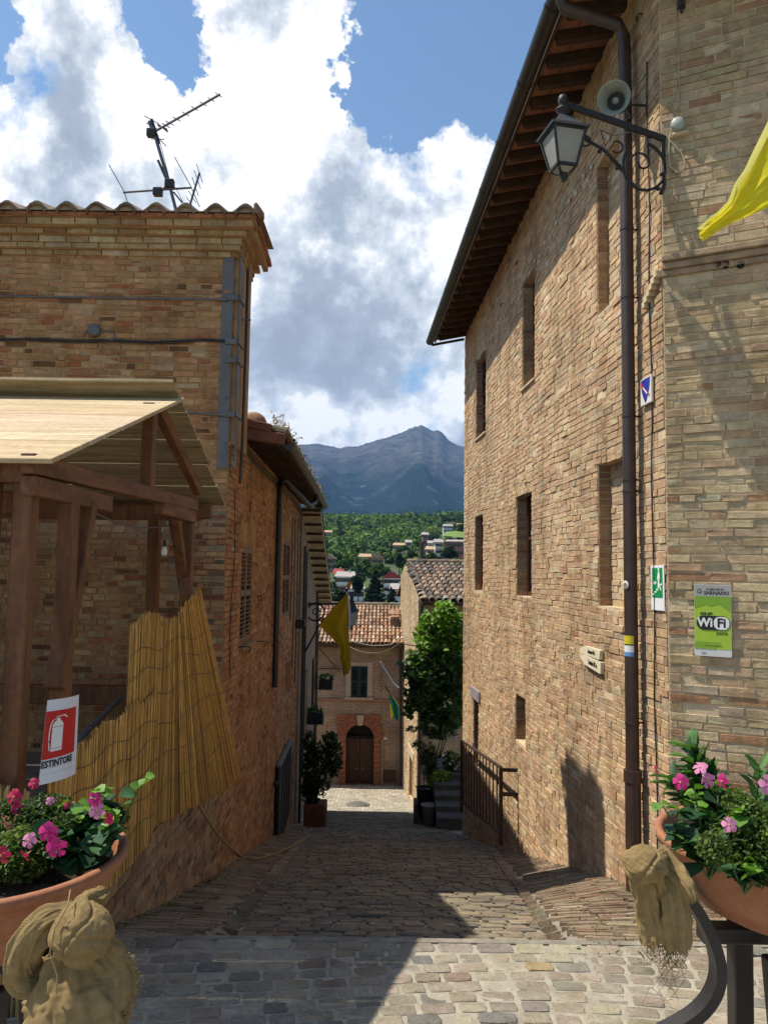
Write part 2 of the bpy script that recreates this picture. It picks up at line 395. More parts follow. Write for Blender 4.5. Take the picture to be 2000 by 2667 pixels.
def mass_mesh(name, P, faces, cols, m, parent=None, smooth=False):
    """P (N,nv,3) copies of one topology, per-copy colour"""
    N, nv, _ = P.shape; me = bpy.data.meshes.new(name)
    loops = np.concatenate([np.array(f) for f in faces]); ln = np.array([len(f) for f in faces])
    L = (loops[None, :]+(np.arange(N)*nv)[:, None]).ravel()
    tot = np.tile(ln, N); st = np.concatenate([[0], np.cumsum(tot)[:-1]])
    me.vertices.add(N*nv); me.vertices.foreach_set('co', P.reshape(-1).astype(np.float32))
    me.loops.add(len(L)); me.loops.foreach_set('vertex_index', L.astype(np.int32))
    me.polygons.add(len(tot)); me.polygons.foreach_set('loop_start', st.astype(np.int32)); me.polygons.foreach_set('loop_total', tot.astype(np.int32))
    me.polygons.foreach_set('use_smooth', np.full(len(tot), bool(smooth)))
    me.update(calc_edges=True)
    if cols is not None:
        ca = me.color_attributes.new('col', 'FLOAT_COLOR', 'POINT')
        cc = np.ones((N*nv, 4), np.float32); cc[:, :3] = np.repeat(cols, nv, axis=0); ca.data.foreach_set('color', cc.ravel())
    me.materials.append(m)
    return link(name, me, None, parent)
def pick(pal):
    r = random.random()*sum(p[0] for p in pal)
    for p in pal:
        r -= p[0]
        if r <= 0: break
    j = 1+random.gauss(0, .07); return tuple(max(.01, min(.95, c*j*(1+random.gauss(0, .025)))) for c in p[1])
# ------------------------------------------------------------------ walls
class Wall:
    def __init__(s, P, d, n): s.P = Vector(P); s.d = Vector(d).normalized(); s.n = Vector(n).normalized()
    def pt(s, a, z, o=0.0): p = s.P+s.d*a+s.n*o; return Vector((p.x, p.y, z))
    def hit(s, dx, dy, o=0.0):
        p = hit(dx, dy, s.P+s.n*o, s.n); return ((p-s.P).dot(s.d), p.z)
    def opening(s, l, r, tl, tr, bl, br, depth):
        """display x of left/right edge, top y left/right, bottom y left/right"""
        a0, z1 = s.hit(l, tl); a1, z2 = s.hit(r, tr); _, z3 = s.hit(l, bl); _, z4 = s.hit(r, br)
        am = s.hit(l, (tl+bl)/2)[0]; bm = s.hit(r, (tr+br)/2)[0]
        return dict(a0=min(am, bm), a1=max(am, bm), z0=(z3+z4)/2, z1=(z1+z2)/2, d=depth)
def wall_mesh(W, a0, a1, zb, zt, ops, name, m, parent, uv=True, thick=0.0):
    """sheet with recessed openings, bottom/top zb(a), zt(a)"""
    A = sorted(set([a0, a1]+[x for o in ops for x in (o['a0'], o['a1'])]+list(np.linspace(a0, a1, 9))))
    mb = MB()
    def Q(p, q, r_, t_, uu): mb.quad(p, q, r_, t_, uu)
    for i in range(len(A)-1):
        x0, x1 = A[i], A[i+1]; xm = (x0+x1)/2
        cut = sorted([(o['z0'], o['z1']) for o in ops if o['a0'] < xm < o['a1']])
        lo0, lo1 = zb(x0), zb(x1)
        for (c0, c1) in cut+[(None, None)]:
            h0, h1 = (c0, c0) if c0 is not None else (zt(x0), zt(x1))
            Q(W.pt(x0, lo0), W.pt(x1, lo1), W.pt(x1, h1), W.pt(x0, h0), [(x0, lo0), (x1, lo1), (x1, h1), (x0, h0)])
            lo0 = lo1 = c1
    for o in ops:
        x0, x1, z0, z1, d = o['a0'], o['a1'], o['z0'], o['z1'], -o['d']
        for (p, q, ax) in (((x0, z0), (x0, z1), 0), ((x0, z1), (x1, z1), 1), ((x1, z1), (x1, z0), 0), ((x1, z0), (x0, z0), 1)):
            uu = [(0, p[1]), (0, q[1]), (-d, q[1]), (-d, p[1])] if ax == 0 else [(p[0], 0), (q[0], 0), (q[0], .02), (p[0], .02)]
            Q(W.pt(*p), W.pt(*q), W.pt(q[0], q[1], d), W.pt(p[0], p[1], d), uu)
        if o.get('back', True):
            Q(W.pt(x0, z0, d), W.pt(x1, z0, d), W.pt(x1, z1, d), W.pt(x0, z1, d), [(x0, z0), (x1, z0), (x1, z1), (x0, z1)])
    return mb.obj(name, m, parent)
def courses(P, W, a0, a1, zmin, zmax, zb, zt, ops, h, pal, lens=((.26, .6), (.13, .3), (.2, .1)), joint=.011, proud=.006, depth=.03, wav=.02, rough=.004, o=0.0, seed=3, edge=0.0, angle=.006):
    rd = random.Random(seed); z = zmin
    while z < zmax:
        hh = h*(1+rd.gauss(0, .07)); zc = z+hh/2
        # free intervals
        iv = [(a0, a1)]
        for q in ops:
            if q['z0']-hh*.35 < zc < q['z1']+hh*.35:
                nv = []
                for (s0, s1) in iv:
                    if q['a1'] <= s0 or q['a0'] >= s1: nv.append((s0, s1))
                    else:
                        if q['a0'] > s0: nv.append((s0, q['a0']))
                        if q['a1'] < s1: nv.append((q['a1'], s1))
                iv = nv
        for (s0, s1) in iv:
            a = s0+(rd.uniform(-.0, .0))
            first = True
            while a < s1-.02:
                r_ = rd.random(); acc = 0; L = lens[0][0]; tot = sum(x[1] for x in lens)
                for (ll, p) in lens:
                    acc += p/tot
                    if r_ < acc: L = ll; break
                L *= 1+rd.gauss(0, .08)
                if first and rd.random() < .5: L *= .55
                first = False
                e = a+L
                if s1-e < .06: e = s1
                mid = (a+e)/2
                if zb(mid)-hh*.4 < zc < zt(mid)-hh*.3:
                    wz = wav*(mnoise.noise(Vector((mid*.45, zc*.6, seed)))+.5*mnoise.noise(Vector((mid*1.5, zc*1.5, seed+9))))
                    c = W.pt(mid, zc+wz+rd.gauss(0, .0015), o-depth+rd.gauss(proud, rough))
                    th = rd.gauss(0, angle)
                    ax = (W.d*math.cos(th)+Vector((0, 0, 1))*math.sin(th)); ay = (Vector((0, 0, 1))*math.cos(th)-W.d*math.sin(th))
                    lean = rd.gauss(0, .012); nn = (W.n+W.d*lean).normalized()
                    hb = (hh-joint)*(1+rd.gauss(0, .05))
                    P.add(c, ax*(e-a-joint), ay*hb, nn*depth, pick(pal))
                a = e
        z += hh
# ================================================================== GROUND
def gz(x, y):
    if y < 4.75: z = -.08*y
    elif y < 25.4: z = -.50-.25*(y-4.75)
    else: z = -5.6625-.119*(y-25.4)
    if 4.75 <= y < 25:
        e = min(1, (y-4.75)/2.0)
        xr = 1.15+.075*(y-4.75)          # right side strip rises towards the wall
        if x > xr: z += min(.16, (x-xr)*.22)*smooth(4.75, 6.5, y)*(1-smooth(17, 22, y))
        xl = -1.0-.035*(y-4.75)
        if x < xl: z += min(.06, (xl-x)*.1)*smooth(4.75, 6, y)*(1-smooth(15, 20, y))
        if x > xr or x < xl:                # the strips start as ramps flush with the plateau
            z += .12*(1-smooth(4.75, 6.2, y))
    return z
def ramp_mesh(name, xs, ys, zf, m):
    mb = MB(); vs = [(x, y, zf(x, y)) for y in ys for x in xs]; nx = len(xs)
    mb.add(vs, [(j*nx+i, j*nx+i+1, (j+1)*nx+i+1, (j+1)*nx+i) for j in range(len(ys)-1) for i in range(nx-1)])
    return mb.obj(name, m)
xs = list(np.arange(-9, 9.01, .25)); 
pav = ramp_mesh('pavement', xs, [-12, -6, 0, 2, 3, 4, 4.745], lambda x, y: gz(x, min(y, 4.74))-.0015, M['joint_pale']); tag(pav, kind='structure')
ysl = list(np.arange(4.75, 25.4, .35))+[25.4]
xs2 = list(np.arange(-2.6, -1.7, .3))+list(np.arange(-1.7, 2.6, .1))+list(np.arange(2.6, 6, .4))
alley = ramp_mesh('alley', xs2, ysl, lambda x, y: gz(x, y)-.012, M['joint']); tag(alley, kind='structure')
mb = MB(); mb.box((0, 4.77, -.46), (9, .05, .18)); o = mb.obj('step_riser', M['joint'], alley)
# --- plateau stones
P = Pieces(VC)
stone_pal = [(5, (.33, .29, .225)), (3, (.295, .265, .21)), (3, (.36, .32, .245)), (1.2, (.25, .23, .195)), (.35, (.33, .27, .15)), (.5, (.20, .195, .17)), (.4, (.30, .24, .19))]
rd = random.Random(5)
# curved rows (fans): arcs round a far centre
row = 0; r = .6
cx0, cy0 = 0.2, -2.6
r = 4.9
yy = 4.70
while r < 8.4:
    dr = rd.uniform(.118, .14); rm = r+dr/2; th = rd.uniform(0, .02)+R(20)
    while th < R(160):
        L = rd.uniform(.13, .205); dth = L/rm; a = th+dth/2; wob = .10*math.sin(a*9+row*.12)
        x = cx0+(rm+wob)*math.cos(a); y = cy0+(rm+wob)*math.sin(a)
        if 2.3 < y < 4.62 and -2.6 < x < 3.6:
            t = Vector((-math.sin(a), math.cos(a), 0)); sl = .10*9*math.cos(a*9+row*.12)/rm; n2 = Vector((math.cos(a), math.sin(a), 0))
            t = (t+n2*sl).normalized(); n2 = Vector((0, 0, 1)).cross(t)*-1
            t = (t+Vector((0, 0, -.08*t.y))); nn = Vector((rd.gauss(0, .03), .08+rd.gauss(0, .03), 1)).normalized()
            P.add((x, y, -.08*y-.03+rd.gauss(.003, .002)), t*(L-.016), (n2+Vector((0, 0, -.08*n2.y)))*(dr-.015), nn*.03, pick(stone_pal))
        th += dth
    r += dr; row += 1
x = -2.6
while x < 3.6:      # straight border course at the break
    L = rd.uniform(.16, .26); P.add((x+L/2, 4.685, -.375-.028+rd.gauss(.006, .003)), (L-.02, 0, 0), (0, .125, -.01), (0, 0, .03), pick(stone_pal)); x += L
P.finish('cobblestone', pav, M['stone'], M['stone1'], 300, 'cobblestone')
# --- alley setts in rows across
P = Pieces(VC); y = 4.80; rowi = 0
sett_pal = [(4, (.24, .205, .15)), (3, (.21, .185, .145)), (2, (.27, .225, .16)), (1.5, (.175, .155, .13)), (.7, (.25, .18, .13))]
while y < 25.2:
    dy = rd.uniform(.115, .14)*(1 if y < 12 else 1.25); ym = y+dy/2; bowf = lambda x: -.10*(1-(x/1.3)**2)*smooth(4.9, 7, ym)
    xl = -1.0-.035*(ym-4.75)+.07; xr = min(1.15+.075*(ym-4.75), 2.66-.068*ym)
    xr = min(1.15+.075*(ym-4.75), 2.672-.068*ym-.05)-.05; x = xl+rd.uniform(-.02, .02)
    while x < xr:
        L = rd.choice((.16, .2, .24, .28))*rd.uniform(.9, 1.1)*(1 if y < 12 else 1.2)
        if x+L > xr+.02: L = xr-x
        if L < .05: break
        xm = x+L/2; yb = ym+bowf(xm)*.5+rd.gauss(0, .004)
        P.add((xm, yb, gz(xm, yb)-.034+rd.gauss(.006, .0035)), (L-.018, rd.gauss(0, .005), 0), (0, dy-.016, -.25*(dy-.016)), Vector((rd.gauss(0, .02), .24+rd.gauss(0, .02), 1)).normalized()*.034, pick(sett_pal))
        x += L
    y += dy
P.finish('paving_sett', alley, M['stone'], M['stone1'], 300, 'paving_sett')
# --- kerb courses and diagonal brick strips at both sides
P = Pieces(VB)
strip_pal = [(4, (.27, .205, .14)), (2, (.23, .17, .12)), (2, (.31, .25, .175)), (.7, (.24, .15, .10))]
y = 4.85
while y < 17:
    for side in (-1, 1):
        x = (-1.0-.035*(y-4.75)) if side < 0 else 1.15+.075*(y-4.75)
        if side > 0 and x > 2.672-.068*y-.1: continue
        P.add((x, y+.12, gz(x, y+.12)-.03), (.0-.035*.22 if side < 0 else .075*.22, .22, -.25*.22), (.09, 0, 0), (0, .03, .034), pick(strip_pal))
    y += .235
kerbP = P
P = Pieces(VB)
def strip(side, y0, y1, skew, stp):
    y = y0
    while y < y1:
        xa = (-1.0-.035*(y-4.75)-.05) if side < 0 else (1.15+.075*(y-4.75)+.05)
        xb = (-1.70-.0235*(y-8.5)) if side < 0 else 2.672-.068*y+(0 if y > 6.3 else 1.2)
        if side < 0 and y < 8.5: xb = -1.72
        span = abs(xb-xa)
        t = rd.uniform(0, .1)
        while t < span/math.cos(skew):
            L = rd.choice((.24, .27, .30)); 
            if t+L > span/math.cos(skew)+.05: L = span/math.cos(skew)-t
            if L < .04: break
            tm = t+L/2; x = xa+side*tm*math.cos(skew); yy = y-tm*math.sin(skew)*1.0
            if yy > 4.86:
                dx = side*math.cos(skew)*(L-.012); dyy = -math.sin(skew)*(L-.012)
                dz = gz(x+dx/2, yy+dyy/2)-gz(x-dx/2, yy-dyy/2)
                n2 = Vector((-dyy, dx, 0)).normalized()*stp*.80*(1 if side > 0 else -1)
                zz = gz(x, yy); dz2 = gz(x, yy+.05)-gz(x, yy-.05)
                P.add((x, yy, zz-.032+rd.gauss(.002, .004)), (dx, dyy, dz), (n2.x, n2.y, n2.y*dz2/.1), Vector((0, .24, 1)).normalized()*.034, pick(strip_pal))
            t += L
        y += stp/math.cos(skew)
strip(1, 4.9, 15.0, R(14), .052)
strip(-1, 4.9, 17.0, R(-3), .052)
for T_, c_, k_ in zip(kerbP.T, kerbP.c, kerbP.k): P.T.append(T_); P.c.append(c_); P.k.append(k_)
P.finish('side_brick', alley, M['stone'], M['stone1'], 260, 'side_brick')
# --- lower crossing street
street = ramp_mesh('street', [-14, -6, -3, 0, 3, 8, 14], [25.4, 26, 28, 31.6], lambda x, y: -5.6625-.119*(y-25.4)-.004,
                   mat('crossing_street_setts', (.44, .41, .34), .9, .3, 9, .6, 30, bdist=.01, attr='world')); tag(street, kind='structure')
P = Pieces(VC); x = -3.2
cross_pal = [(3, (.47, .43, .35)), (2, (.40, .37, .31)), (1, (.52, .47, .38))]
while x < 3.4:
    y = 25.45
    while y < 31:
        L = rd.uniform(.17, .25)
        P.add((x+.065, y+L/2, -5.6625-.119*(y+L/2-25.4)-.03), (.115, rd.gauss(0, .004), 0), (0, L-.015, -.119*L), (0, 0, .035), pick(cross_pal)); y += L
    x += .13
P.finish('street_sett', street, M['stone'], M['stone1'], 0, 'street_sett')
mb = MB(); c = at_z(773, 1741, -5.76); mb.lathe([(0, .02), (.30, .02), (.31, .0)], c, 20); mb.lathe([(.33, .015), (.38, .015), (.38, 0)], c, 20)
man = mb.obj('manhole_cover', M['iron'].copy() if False else mat('grey_manhole_iron', (.16, .155, .14), .7, .3, 20, .4, 60, bdist=.003)); tag(man, 'round grey manhole cover in the sunlit crossing street', 'manhole cover')
for k, (dx, dy, sx, sy, lab) in enumerate([(938, 1719, .55, .4, 'iron grate beside the doorway house under its meter hatch'), (1003, 1718, .45, .3, 'partly hidden iron grate at the corner of the pale gable house'), (1010-70-14, 1727, .5, .22, 'narrow slotted drain grate in the street before the meter hatch'), (941-30-33, 1719, .62, .26, 'pale stone slab hatch set in the paving before the arched door')]):
    c = at_z(dx, dy, -6.24); g = thing('drain_grate', c, lab, 'drain grate' if k != 3 else 'paving hatch')
    mb = MB(); mb.box((0, 0, .035), (sx, sy, .02)); mb.obj('grate_plate', M['pipe_dark'] if k != 3 else M['steel'], g, world=False)
    mb = MB()
    for q in range(6): mb.box((-sx/2+sx*(q+.5)/6, 0, .05), (.03, sy*.85, .012))
    mb.obj('grate_bars', M['iron'], g, world=False)

# ================================================================== RIGHT BUILDING
RW = Wall((2.247, 6.24, 0), (-.068, 1, 0), (-1, -.068, 0))
RF = Wall((2.247, 6.24, 0), (.89, -.456, 0), (-.456, -.89, 0))
RL = 9.48
rb = thing('brick_building', (2.6, 9, -1), 'tall buff brick building with long dark gutter right of the alley', 'building')
zt = lambda a: 6.62+.055*(RL-a); zb = lambda a: -4.3
O = {}
O['topleft'] = RW.opening(1029, 1050, 778, 762, 945, 940, .16)
O['topmid'] = RW.opening(1129, 1156, 610, 582, 845, 815, .20)
O['midleft'] = RW.opening(1026, 1044, 1118, 1111, 1278, 1277, .16)
O['mid'] = RW.opening(1116, 1149, 1073, 1061, 1291, 1289, .20)
O['blind'] = RW.opening(1293, 1372, 1006, 974, 1311, 1318, .13)
O['upblind'] = RW.opening(1290, 1362, 350, 262, 672, 628, .12)
O['low'] = RW.opening(1114, 1136, 1499, 1514, 1607, 1609, .20)
O['door'] = RW.opening(1023, 1034, 1507, 1517, 1650, 1662, .22)
ops = list(O.values())
wall_mesh(RW, 0, RL, zb, zt, ops, 'side_wall', M['mortar_right'], rb)
zt2 = lambda a: 9.6
wall_mesh(RF, 0, 3.2, lambda a: -1.2, zt2, [], 'corner_wall', M['mortar_right'], rb)
mb = MB()   # rear, far gable end and top closing walls
f0, f1 = RW.pt(RL, 0), RW.pt(0, 0)
mb.quad(Vector((f0.x, f0.y, -4.3)), Vector((7.5, f0.y+.4, -4.3)), Vector((7.5, f0.y+.4, 7.6)), Vector((f0.x, f0.y, zt(RL))))
mb.quad(Vector((7.5, f0.y+.4, -4.3)), Vector((7.5, 3.5, -4.3)), Vector((7.5, 3.5, 9.4)), Vector((7.5, f0.y+.4, 7.6)))
mb.obj('rear_wall', M['mortar_right'], rb)
buff = [(6, (.60, .425, .255)), (4, (.57, .385, .235)), (2.5, (.62, .47, .30)), (1.2, (.51, .345, .215)), (.8, (.56, .445, .30)), (.4, (.47, .28, .17)), (.5, (.47, .37, .25))]
P = Pieces(VB)
courses(P, RW, 0.0, RL, -3.6, 7.3, lambda a: -.6-.25*max(0, a-0)-.35, zt, ops, .0665, buff, lens=((.26, .40), (.13, .42), (.2, .18)), seed=11, proud=.0075, rough=.0032, depth=.03, wav=.05, joint=.009, angle=.005)
# jamb bricks and infill bricks
def jambs(P, W, o, pal, h=.0665, far=True, near=False):
    z = o['z0']
    while z < o['z1']-.03:
        for (a, sg) in ([(o['a1'], -1)] if far else [])+([(o['a0'], 1)] if near else []):
            c = W.pt(a, z+h/2, -o['d']/2)-W.d*(-sg)*0.0 - W.d*sg*.02
            P.add(c, W.n*(o['d']-.01), Vector((0, 0, h-.012)), W.d*sg*.03, pick(pal))
        z += h
for k, o in O.items(): jambs(P, RW, o, [(1, (.40, .25, .15)), (1, (.44, .30, .18)), (.5, (.33, .20, .13))])  # jamb bricks darker than the wall face, recess shade put into their colour
inf = [(5, (.55, .41, .26)), (3, (.58, .44, .28)), (1, (.50, .36, .23))]
for k in ('blind', 'upblind'):
    o = O[k]; courses(P, RW, o['a0']+.01, o['a1']-.01, o['z0'], o['z1']-.04, lambda a: -9, lambda a: 99, [], .0665, inf, lens=((.27, .5), (.2, .3), (.14, .2)), o=-o['d']+.0, depth=.025, seed=21)
# flat arches of upright bricks over windows
for k in ('mid', 'midleft', 'low', 'topmid', 'topleft'):
    o = O[k]; a = o['a0']-.05
    while a < o['a1']+.05:
        P.add(RW.pt(a+.03, o['z1']+.135, .0-.03), Vector((0, 0, .25)), -RW.d*.055, RW.n*.0345, (.56*random.uniform(.92, 1.05), .42, .25)); a += .06
# corner face courses: longer, thicker, redder bricks
face_pal = [(6, (.56, .44, .275)), (4, (.52, .39, .24)), (2.4, (.56, .455, .30)), (1.2, (.50, .33, .20)), (.6, (.44, .25, .145)), (1, (.48, .41, .28))]
courses(P, RF, 0.0, 3.2, -1.0, 3.5, lambda a: -1.0, lambda a: 99, [], .0685, face_pal, lens=((.27, .5), (.18, .3), (.12, .2)), seed=12, proud=.011, rough=.0045, joint=.014, angle=.012, wav=.015)
zs = RF.hit(1550, 562)[1]
courses(P, RF, 0.0, 3.2, 3.5, 9.4, lambda a: -1.0, lambda a: 99, [dict(a0=-1, a1=9, z0=zs-.07, z1=zs+.07)], .0685, face_pal, lens=((.27, .5), (.18, .3), (.12, .2)), seed=13, proud=.009, rough=.004, joint=.012, angle=.012, wav=.015)
P.finish('brick', rb, M['brick'], M['brick1'], 300, 'brick')
# string course on the corner face, stepping down along the side
mb = MB()
for (dz, out, hh) in ((.055, .085, .05), (0, .055, .055), (-.055, .03, .05)):
    mb.box(RF.pt(1.6, zs+dz, out/2-.01), (3.2, out+.02, hh), Matrix((RF.d, RF.n, Vector((0, 0, 1)))).transposed(), .006)
mb.obj('string_course', mat('string_course_brick', (.46, .33, .21), .9, .35, 9, .7, 40, bdist=.006, attr='world'), rb)
mb = MB()
for t in range(6):
    mb.box(RW.pt(.03+t*.035*1.4, zs-.04-t*.035, .03), (.055, .06, .06), Matrix((RW.d, RW.n, Vector((0, 0, 1)))).transposed(), .005)
mb.obj('broken_corner_moulding', M['mortar_right'], rb)
# putlog hole dots under the eave
mb = MB()
for i in range(34):
    a = .9+i*.255; z = zt(a)-1.02-.0*i+(.0 if i % 2 else .05)
    mb.box(RW.pt(a, z, .02), (.05, .012, .05), Matrix((RW.d, RW.n, Vector((0, 0, 1)))).transposed())
mb.obj('pale_brick_ends', mat('pale_header_ends', (.66, .58, .44), .9, .2, 9, .3, 40), rb)['kind'] = 'stuff'
# windows: frame, glass, bars
def rot_of(W): return Matrix((W.d, W.n, Vector((0, 0, 1)))).transposed()
RR = rot_of(RW)
for k in ('topleft', 'topmid', 'mid', 'midleft', 'low', 'door'):
    o = O[k]; am = (o['a0']+o['a1'])/2; zm = (o['z0']+o['z1'])/2; w_ = o['a1']-o['a0']; h_ = o['z1']-o['z0']; d = -o['d']+.03
    if k in ('low',): 
        mb = MB(); mb.box(RW.pt(am, zm, -o['d']+.012), (w_-.01, .01, h_-.01), RR); mb.obj('shutter_panel', mat('red_brown_board', (.17, .075, .035), .8, .3, 5, .3, 30), rb); continue
    mb = MB()
    for (aa, zz, sa, sz) in ((o['a0']+.03, zm, .06, h_-.01), (o['a1']-.03, zm, .06, h_-.01), (am, zm, .05, h_-.08), (am, o['z0']+.03, w_-.125, .055), (am, o['z1']-.03, w_-.125, .055), (am, zm+.1, w_-.2, .04)):
        mb.box(RW.pt(aa, zz, d), (sa, .045, sz), RR, .004)
    wf = mb.obj('window_frame', M['winframe'], rb)
    mb = MB(); mb.box(RW.pt(am, zm, d-.018), (w_-.05, .006, h_-.05), RR); mb.obj('window_pane', M['glass'], wf)
    if k in ('topleft', 'topmid'):
        for q in (.16, .34):
            mb = MB(); z = o['z0']+h_*q; mb.tube([RW.pt(o['a0']-.0, z, -.02), RW.pt(o['a1'], z, -.02)], .008, 6); mb.obj('iron_bar', M['iron'], rb)
# stone lintel over the far door
o = O['door']; mb = MB(); mb.box(RW.pt((o['a0']+o['a1'])/2, o['z1']+.09, .012), (o['a1']-o['a0']+.35, .05, .2), RR, .008); mb.obj('stone_lintel', mat('grey_lintel_stone', (.34, .30, .31), .85, .3, 7, .3, 30), rb)
for k in ('topleft', 'topmid'):
    o = O[k]; mb = MB(); mb.box(RW.pt((o['a0']+o['a1'])/2, o['z0']-.02, .01), (o['a1']-o['a0']+.04, .06, .04), RR, .008); mb.obj('window_sill', M['mortar_right'], rb)
# hooks and rings on the wall
for (dx, dy) in ((1128-4, 935-370), (1071, 661), (1144, 1043), (1063, 1137), (1050, 1098), (1090, 596+60), (1390, 30), (1034, 764+15), (1108, 560)):
    a, z = RW.hit(dx, dy); mb = MB(); c = RW.pt(a, z, .05)
    mb.tube([RW.pt(a, z+.0, -.01), c, c+Vector((0, 0, -.035)), c+Vector((.0, .03, -.05))+RW.n*.0, c+Vector((0, .05, -.02)), c+Vector((0, .045, .01))], .006, 5); mb.obj('wall_hook', M['iron'], rb)
# ---- eave: rafters, tiles between, roof, gutter
RA0, RA1, OV = -3.0, RL+.12, .62
ez = lambda a: zt(a)-.02
mb = MB()
def roofpt(a, o_, dz=0): return RW.pt(a, ez(a)+.10-.22*o_+dz, o_)
mb.quad(roofpt(RA0, OV), roofpt(RA1, OV), roofpt(RA1, -5, .0), roofpt(RA0, -5, .0)); mb.quad(roofpt(RA0, OV, .09), roofpt(RA1, OV, .09), roofpt(RA1, -5, .09), roofpt(RA0, -5, .09))
mb.quad(roofpt(RA1, OV), roofpt(RA1, OV, .09), roofpt(RA1, -5, .09), roofpt(RA1, -5)); mb.quad(roofpt(RA1, OV), roofpt(RA1, OV, .09), roofpt(RA0, OV, .09), roofpt(RA0, OV))
roof = mb.obj('roof', M['soffit'], rb)
a = RA0+.1; k = 0
while a < RA1-.03:
    mb = MB(); p0 = roofpt(a, -.1, -.065); p1 = roofpt(a, OV-.06, -.065)
    mb.beam(p0, p1, .085, .11, bev=.008); mb.obj('rafter', M['raft'], roof)
    mb = MB()
    for q in range(3):     # soffit bricks laid between rafters
        o0 = OV-.05-q*.215
        mb.beam(roofpt(a+.165, o0, -.012), roofpt(a+.165, o0-.2, -.012), .21, .022, bev=.004)
    mb.obj('soffit_tile', M['soffit'], roof)
    a += .33; k += 1
mb = MB(); mb.beam(roofpt(RA0, OV-.02, -.03), roofpt(RA1, OV-.02, -.03), .03, .05); mb.beam(roofpt(RA1, OV+.05, -.09), roofpt(RA1, 0, -.09), .02, .05)
mb.obj('eave_board', M['raft'], roof)
# half round gutter with joints
prof = [(math.cos(t), math.sin(t)) for t in np.linspace(math.pi, 2*math.pi, 9)]
def gutter(name, pfun, a0, a1, nseg, r, m, parent, outv, jn=0):
    mb = MB(); A = np.linspace(a0, a1, nseg)
    for th in (r, r-.006):
        vs = []
        for a in A:
            c = pfun(a)
            for (x, z) in prof: vs.append(c+outv*x*th+Vector((0, 0, z*th)))
        mb.add(vs, [(i*9+j, i*9+j+1, (i+1)*9+j+1, (i+1)*9+j) for i in range(nseg-1) for j in range(8)], smooth=True)
    for a in (a0, a1):
        c = pfun(a); mb.add([c+outv*x*r+Vector((0, 0, z*r)) for (x, z) in prof], [tuple(range(9))])
    g = mb.obj(name, m, parent)
    for q in range(jn):
        a = a0+(a1-a0)*(q+.5)/jn; mb = MB(); vs = []
        for aa in (a-.02, a+.02):
            c = pfun(aa)
            for (x, z) in prof: vs.append(c+outv*x*(r+.006)+Vector((0, 0, z*(r+.006))))
        mb.add(vs, [(j, j+1, 9+j+1, 9+j) for j in range(8)]); mb.tube([pfun(a)+outv*(-r), pfun(a)+outv*r], .006, 4)
        mb.obj('gutter_joint', m, g)
    return g
gutter('gutter', lambda a: roofpt(a, OV+.085, -.0), RA0, RA1+.02, 20, .082, M['pipe_dark'], rb, RW.n, 12)
# ---- downpipe
ap = RW.hit(1362, 1250, .105)[0]
ztop = RW.hit(1356, 62, .10)[1]
zgnd = gz(RW.pt(ap, 0).x-.1, RW.pt(ap, 0).y)
# the pipe runs down at 90 mm from the wall, fattening near the foot
pts = [roofpt(ap-.02, OV+.085, -.06), roofpt(ap-.02, OV+.05, -.2), RW.pt(ap, ztop+.08, .16), RW.pt(ap, ztop-.04, .11), RW.pt(ap, ztop-.3, .105), RW.pt(ap, 2, .105), RW.pt(ap, .1, .105)]
mb = MB(); mb.tube(pts, .056, 14); dp = mb.obj('downpipe', M['pipe'], rb)
zc = RW.hit(1356, 1670, .1)[1]
mb = MB(); mb.tube([RW.pt(ap, .12, .105), RW.pt(ap, zc, .105)], .056, 14); mb.tube([RW.pt(ap, zc, .105), RW.pt(ap, zgnd-.05, .105)], .066, 12); mb.tube([RW.pt(ap, zc+.05, .105), RW.pt(ap, zc-.05, .105)], .076, 12)
mb.obj('pipe_foot', M['pipe'], dp)
for dy in (490, 640, 1038, 1062, 1560, 900):
    z = RW.hit(1360, dy, .1)[1]; mb = MB(); mb.tube([RW.pt(ap, z-.012, .105), RW.pt(ap, z+.012, .105)], .061, 14); mb.tube([RW.pt(ap, z, .06), RW.pt(ap, z, -.01)], .008, 6); mb.obj('pipe_clamp', M['pipe'], dp)
def pipe_sticker(dy0, dy1, colr, lab, rr=.0575):
    z0, z1 = RW.hit(1358, dy1, .1)[1], RW.hit(1358, dy0, .1)[1]; mb = MB(); n = 10; vs = []
    c0 = RW.pt(ap, 0, .105)
    for z in (z0, z1):
        for k in range(n+1):
            t = R(-75)+R(165)*k/n; d = RW.n*math.cos(t)-RW.d*math.sin(t)
            vs.append(Vector((c0.x, c0.y, z))+d*rr)
    mb.add(vs, [(i, i+1, n+2+i, n+1+i) for i in range(n)]); o = mb.obj('sticker', mat('sticker_vinyl', colr, .45, .1, 9, 0, spec=.4)); tag(o, lab, 'sticker', None); return o
pipe_sticker(1373, 1391, (.62, .52, .03), 'yellow sticker wrapped round the downpipe')
pipe_sticker(1394, 1408, (.75, .77, .78), 'white upper band of sticker on the downpipe')
pipe_sticker(1408, 1417, (.12, .28, .55), 'blue lower band of sticker on the downpipe')
z = RW.hit(1358, 1265, .1)[1]; c = RW.pt(ap, z, .158)-RW.d*.022
mb = MB(); ax_ = (RW.n-RW.d*.4).normalized(); mb.lathe([(0, .002), (.034, .002), (.036, 0)], c, 20, ax_); o = mb.obj('sticker', mat('round_pale_sticker', (.62, .62, .58), .5, .15, 60, 0)); tag(o, 'round white and pink sticker on the downpipe beside the blind window', 'sticker')
mb = MB(); mb.lathe([(0, .0035), (.020, .0035)], c, 16, ax_); mb.obj('sticker_print', mat('sticker_print_ink', (.40, .22, .25), .5, .4, 80, 0), o)
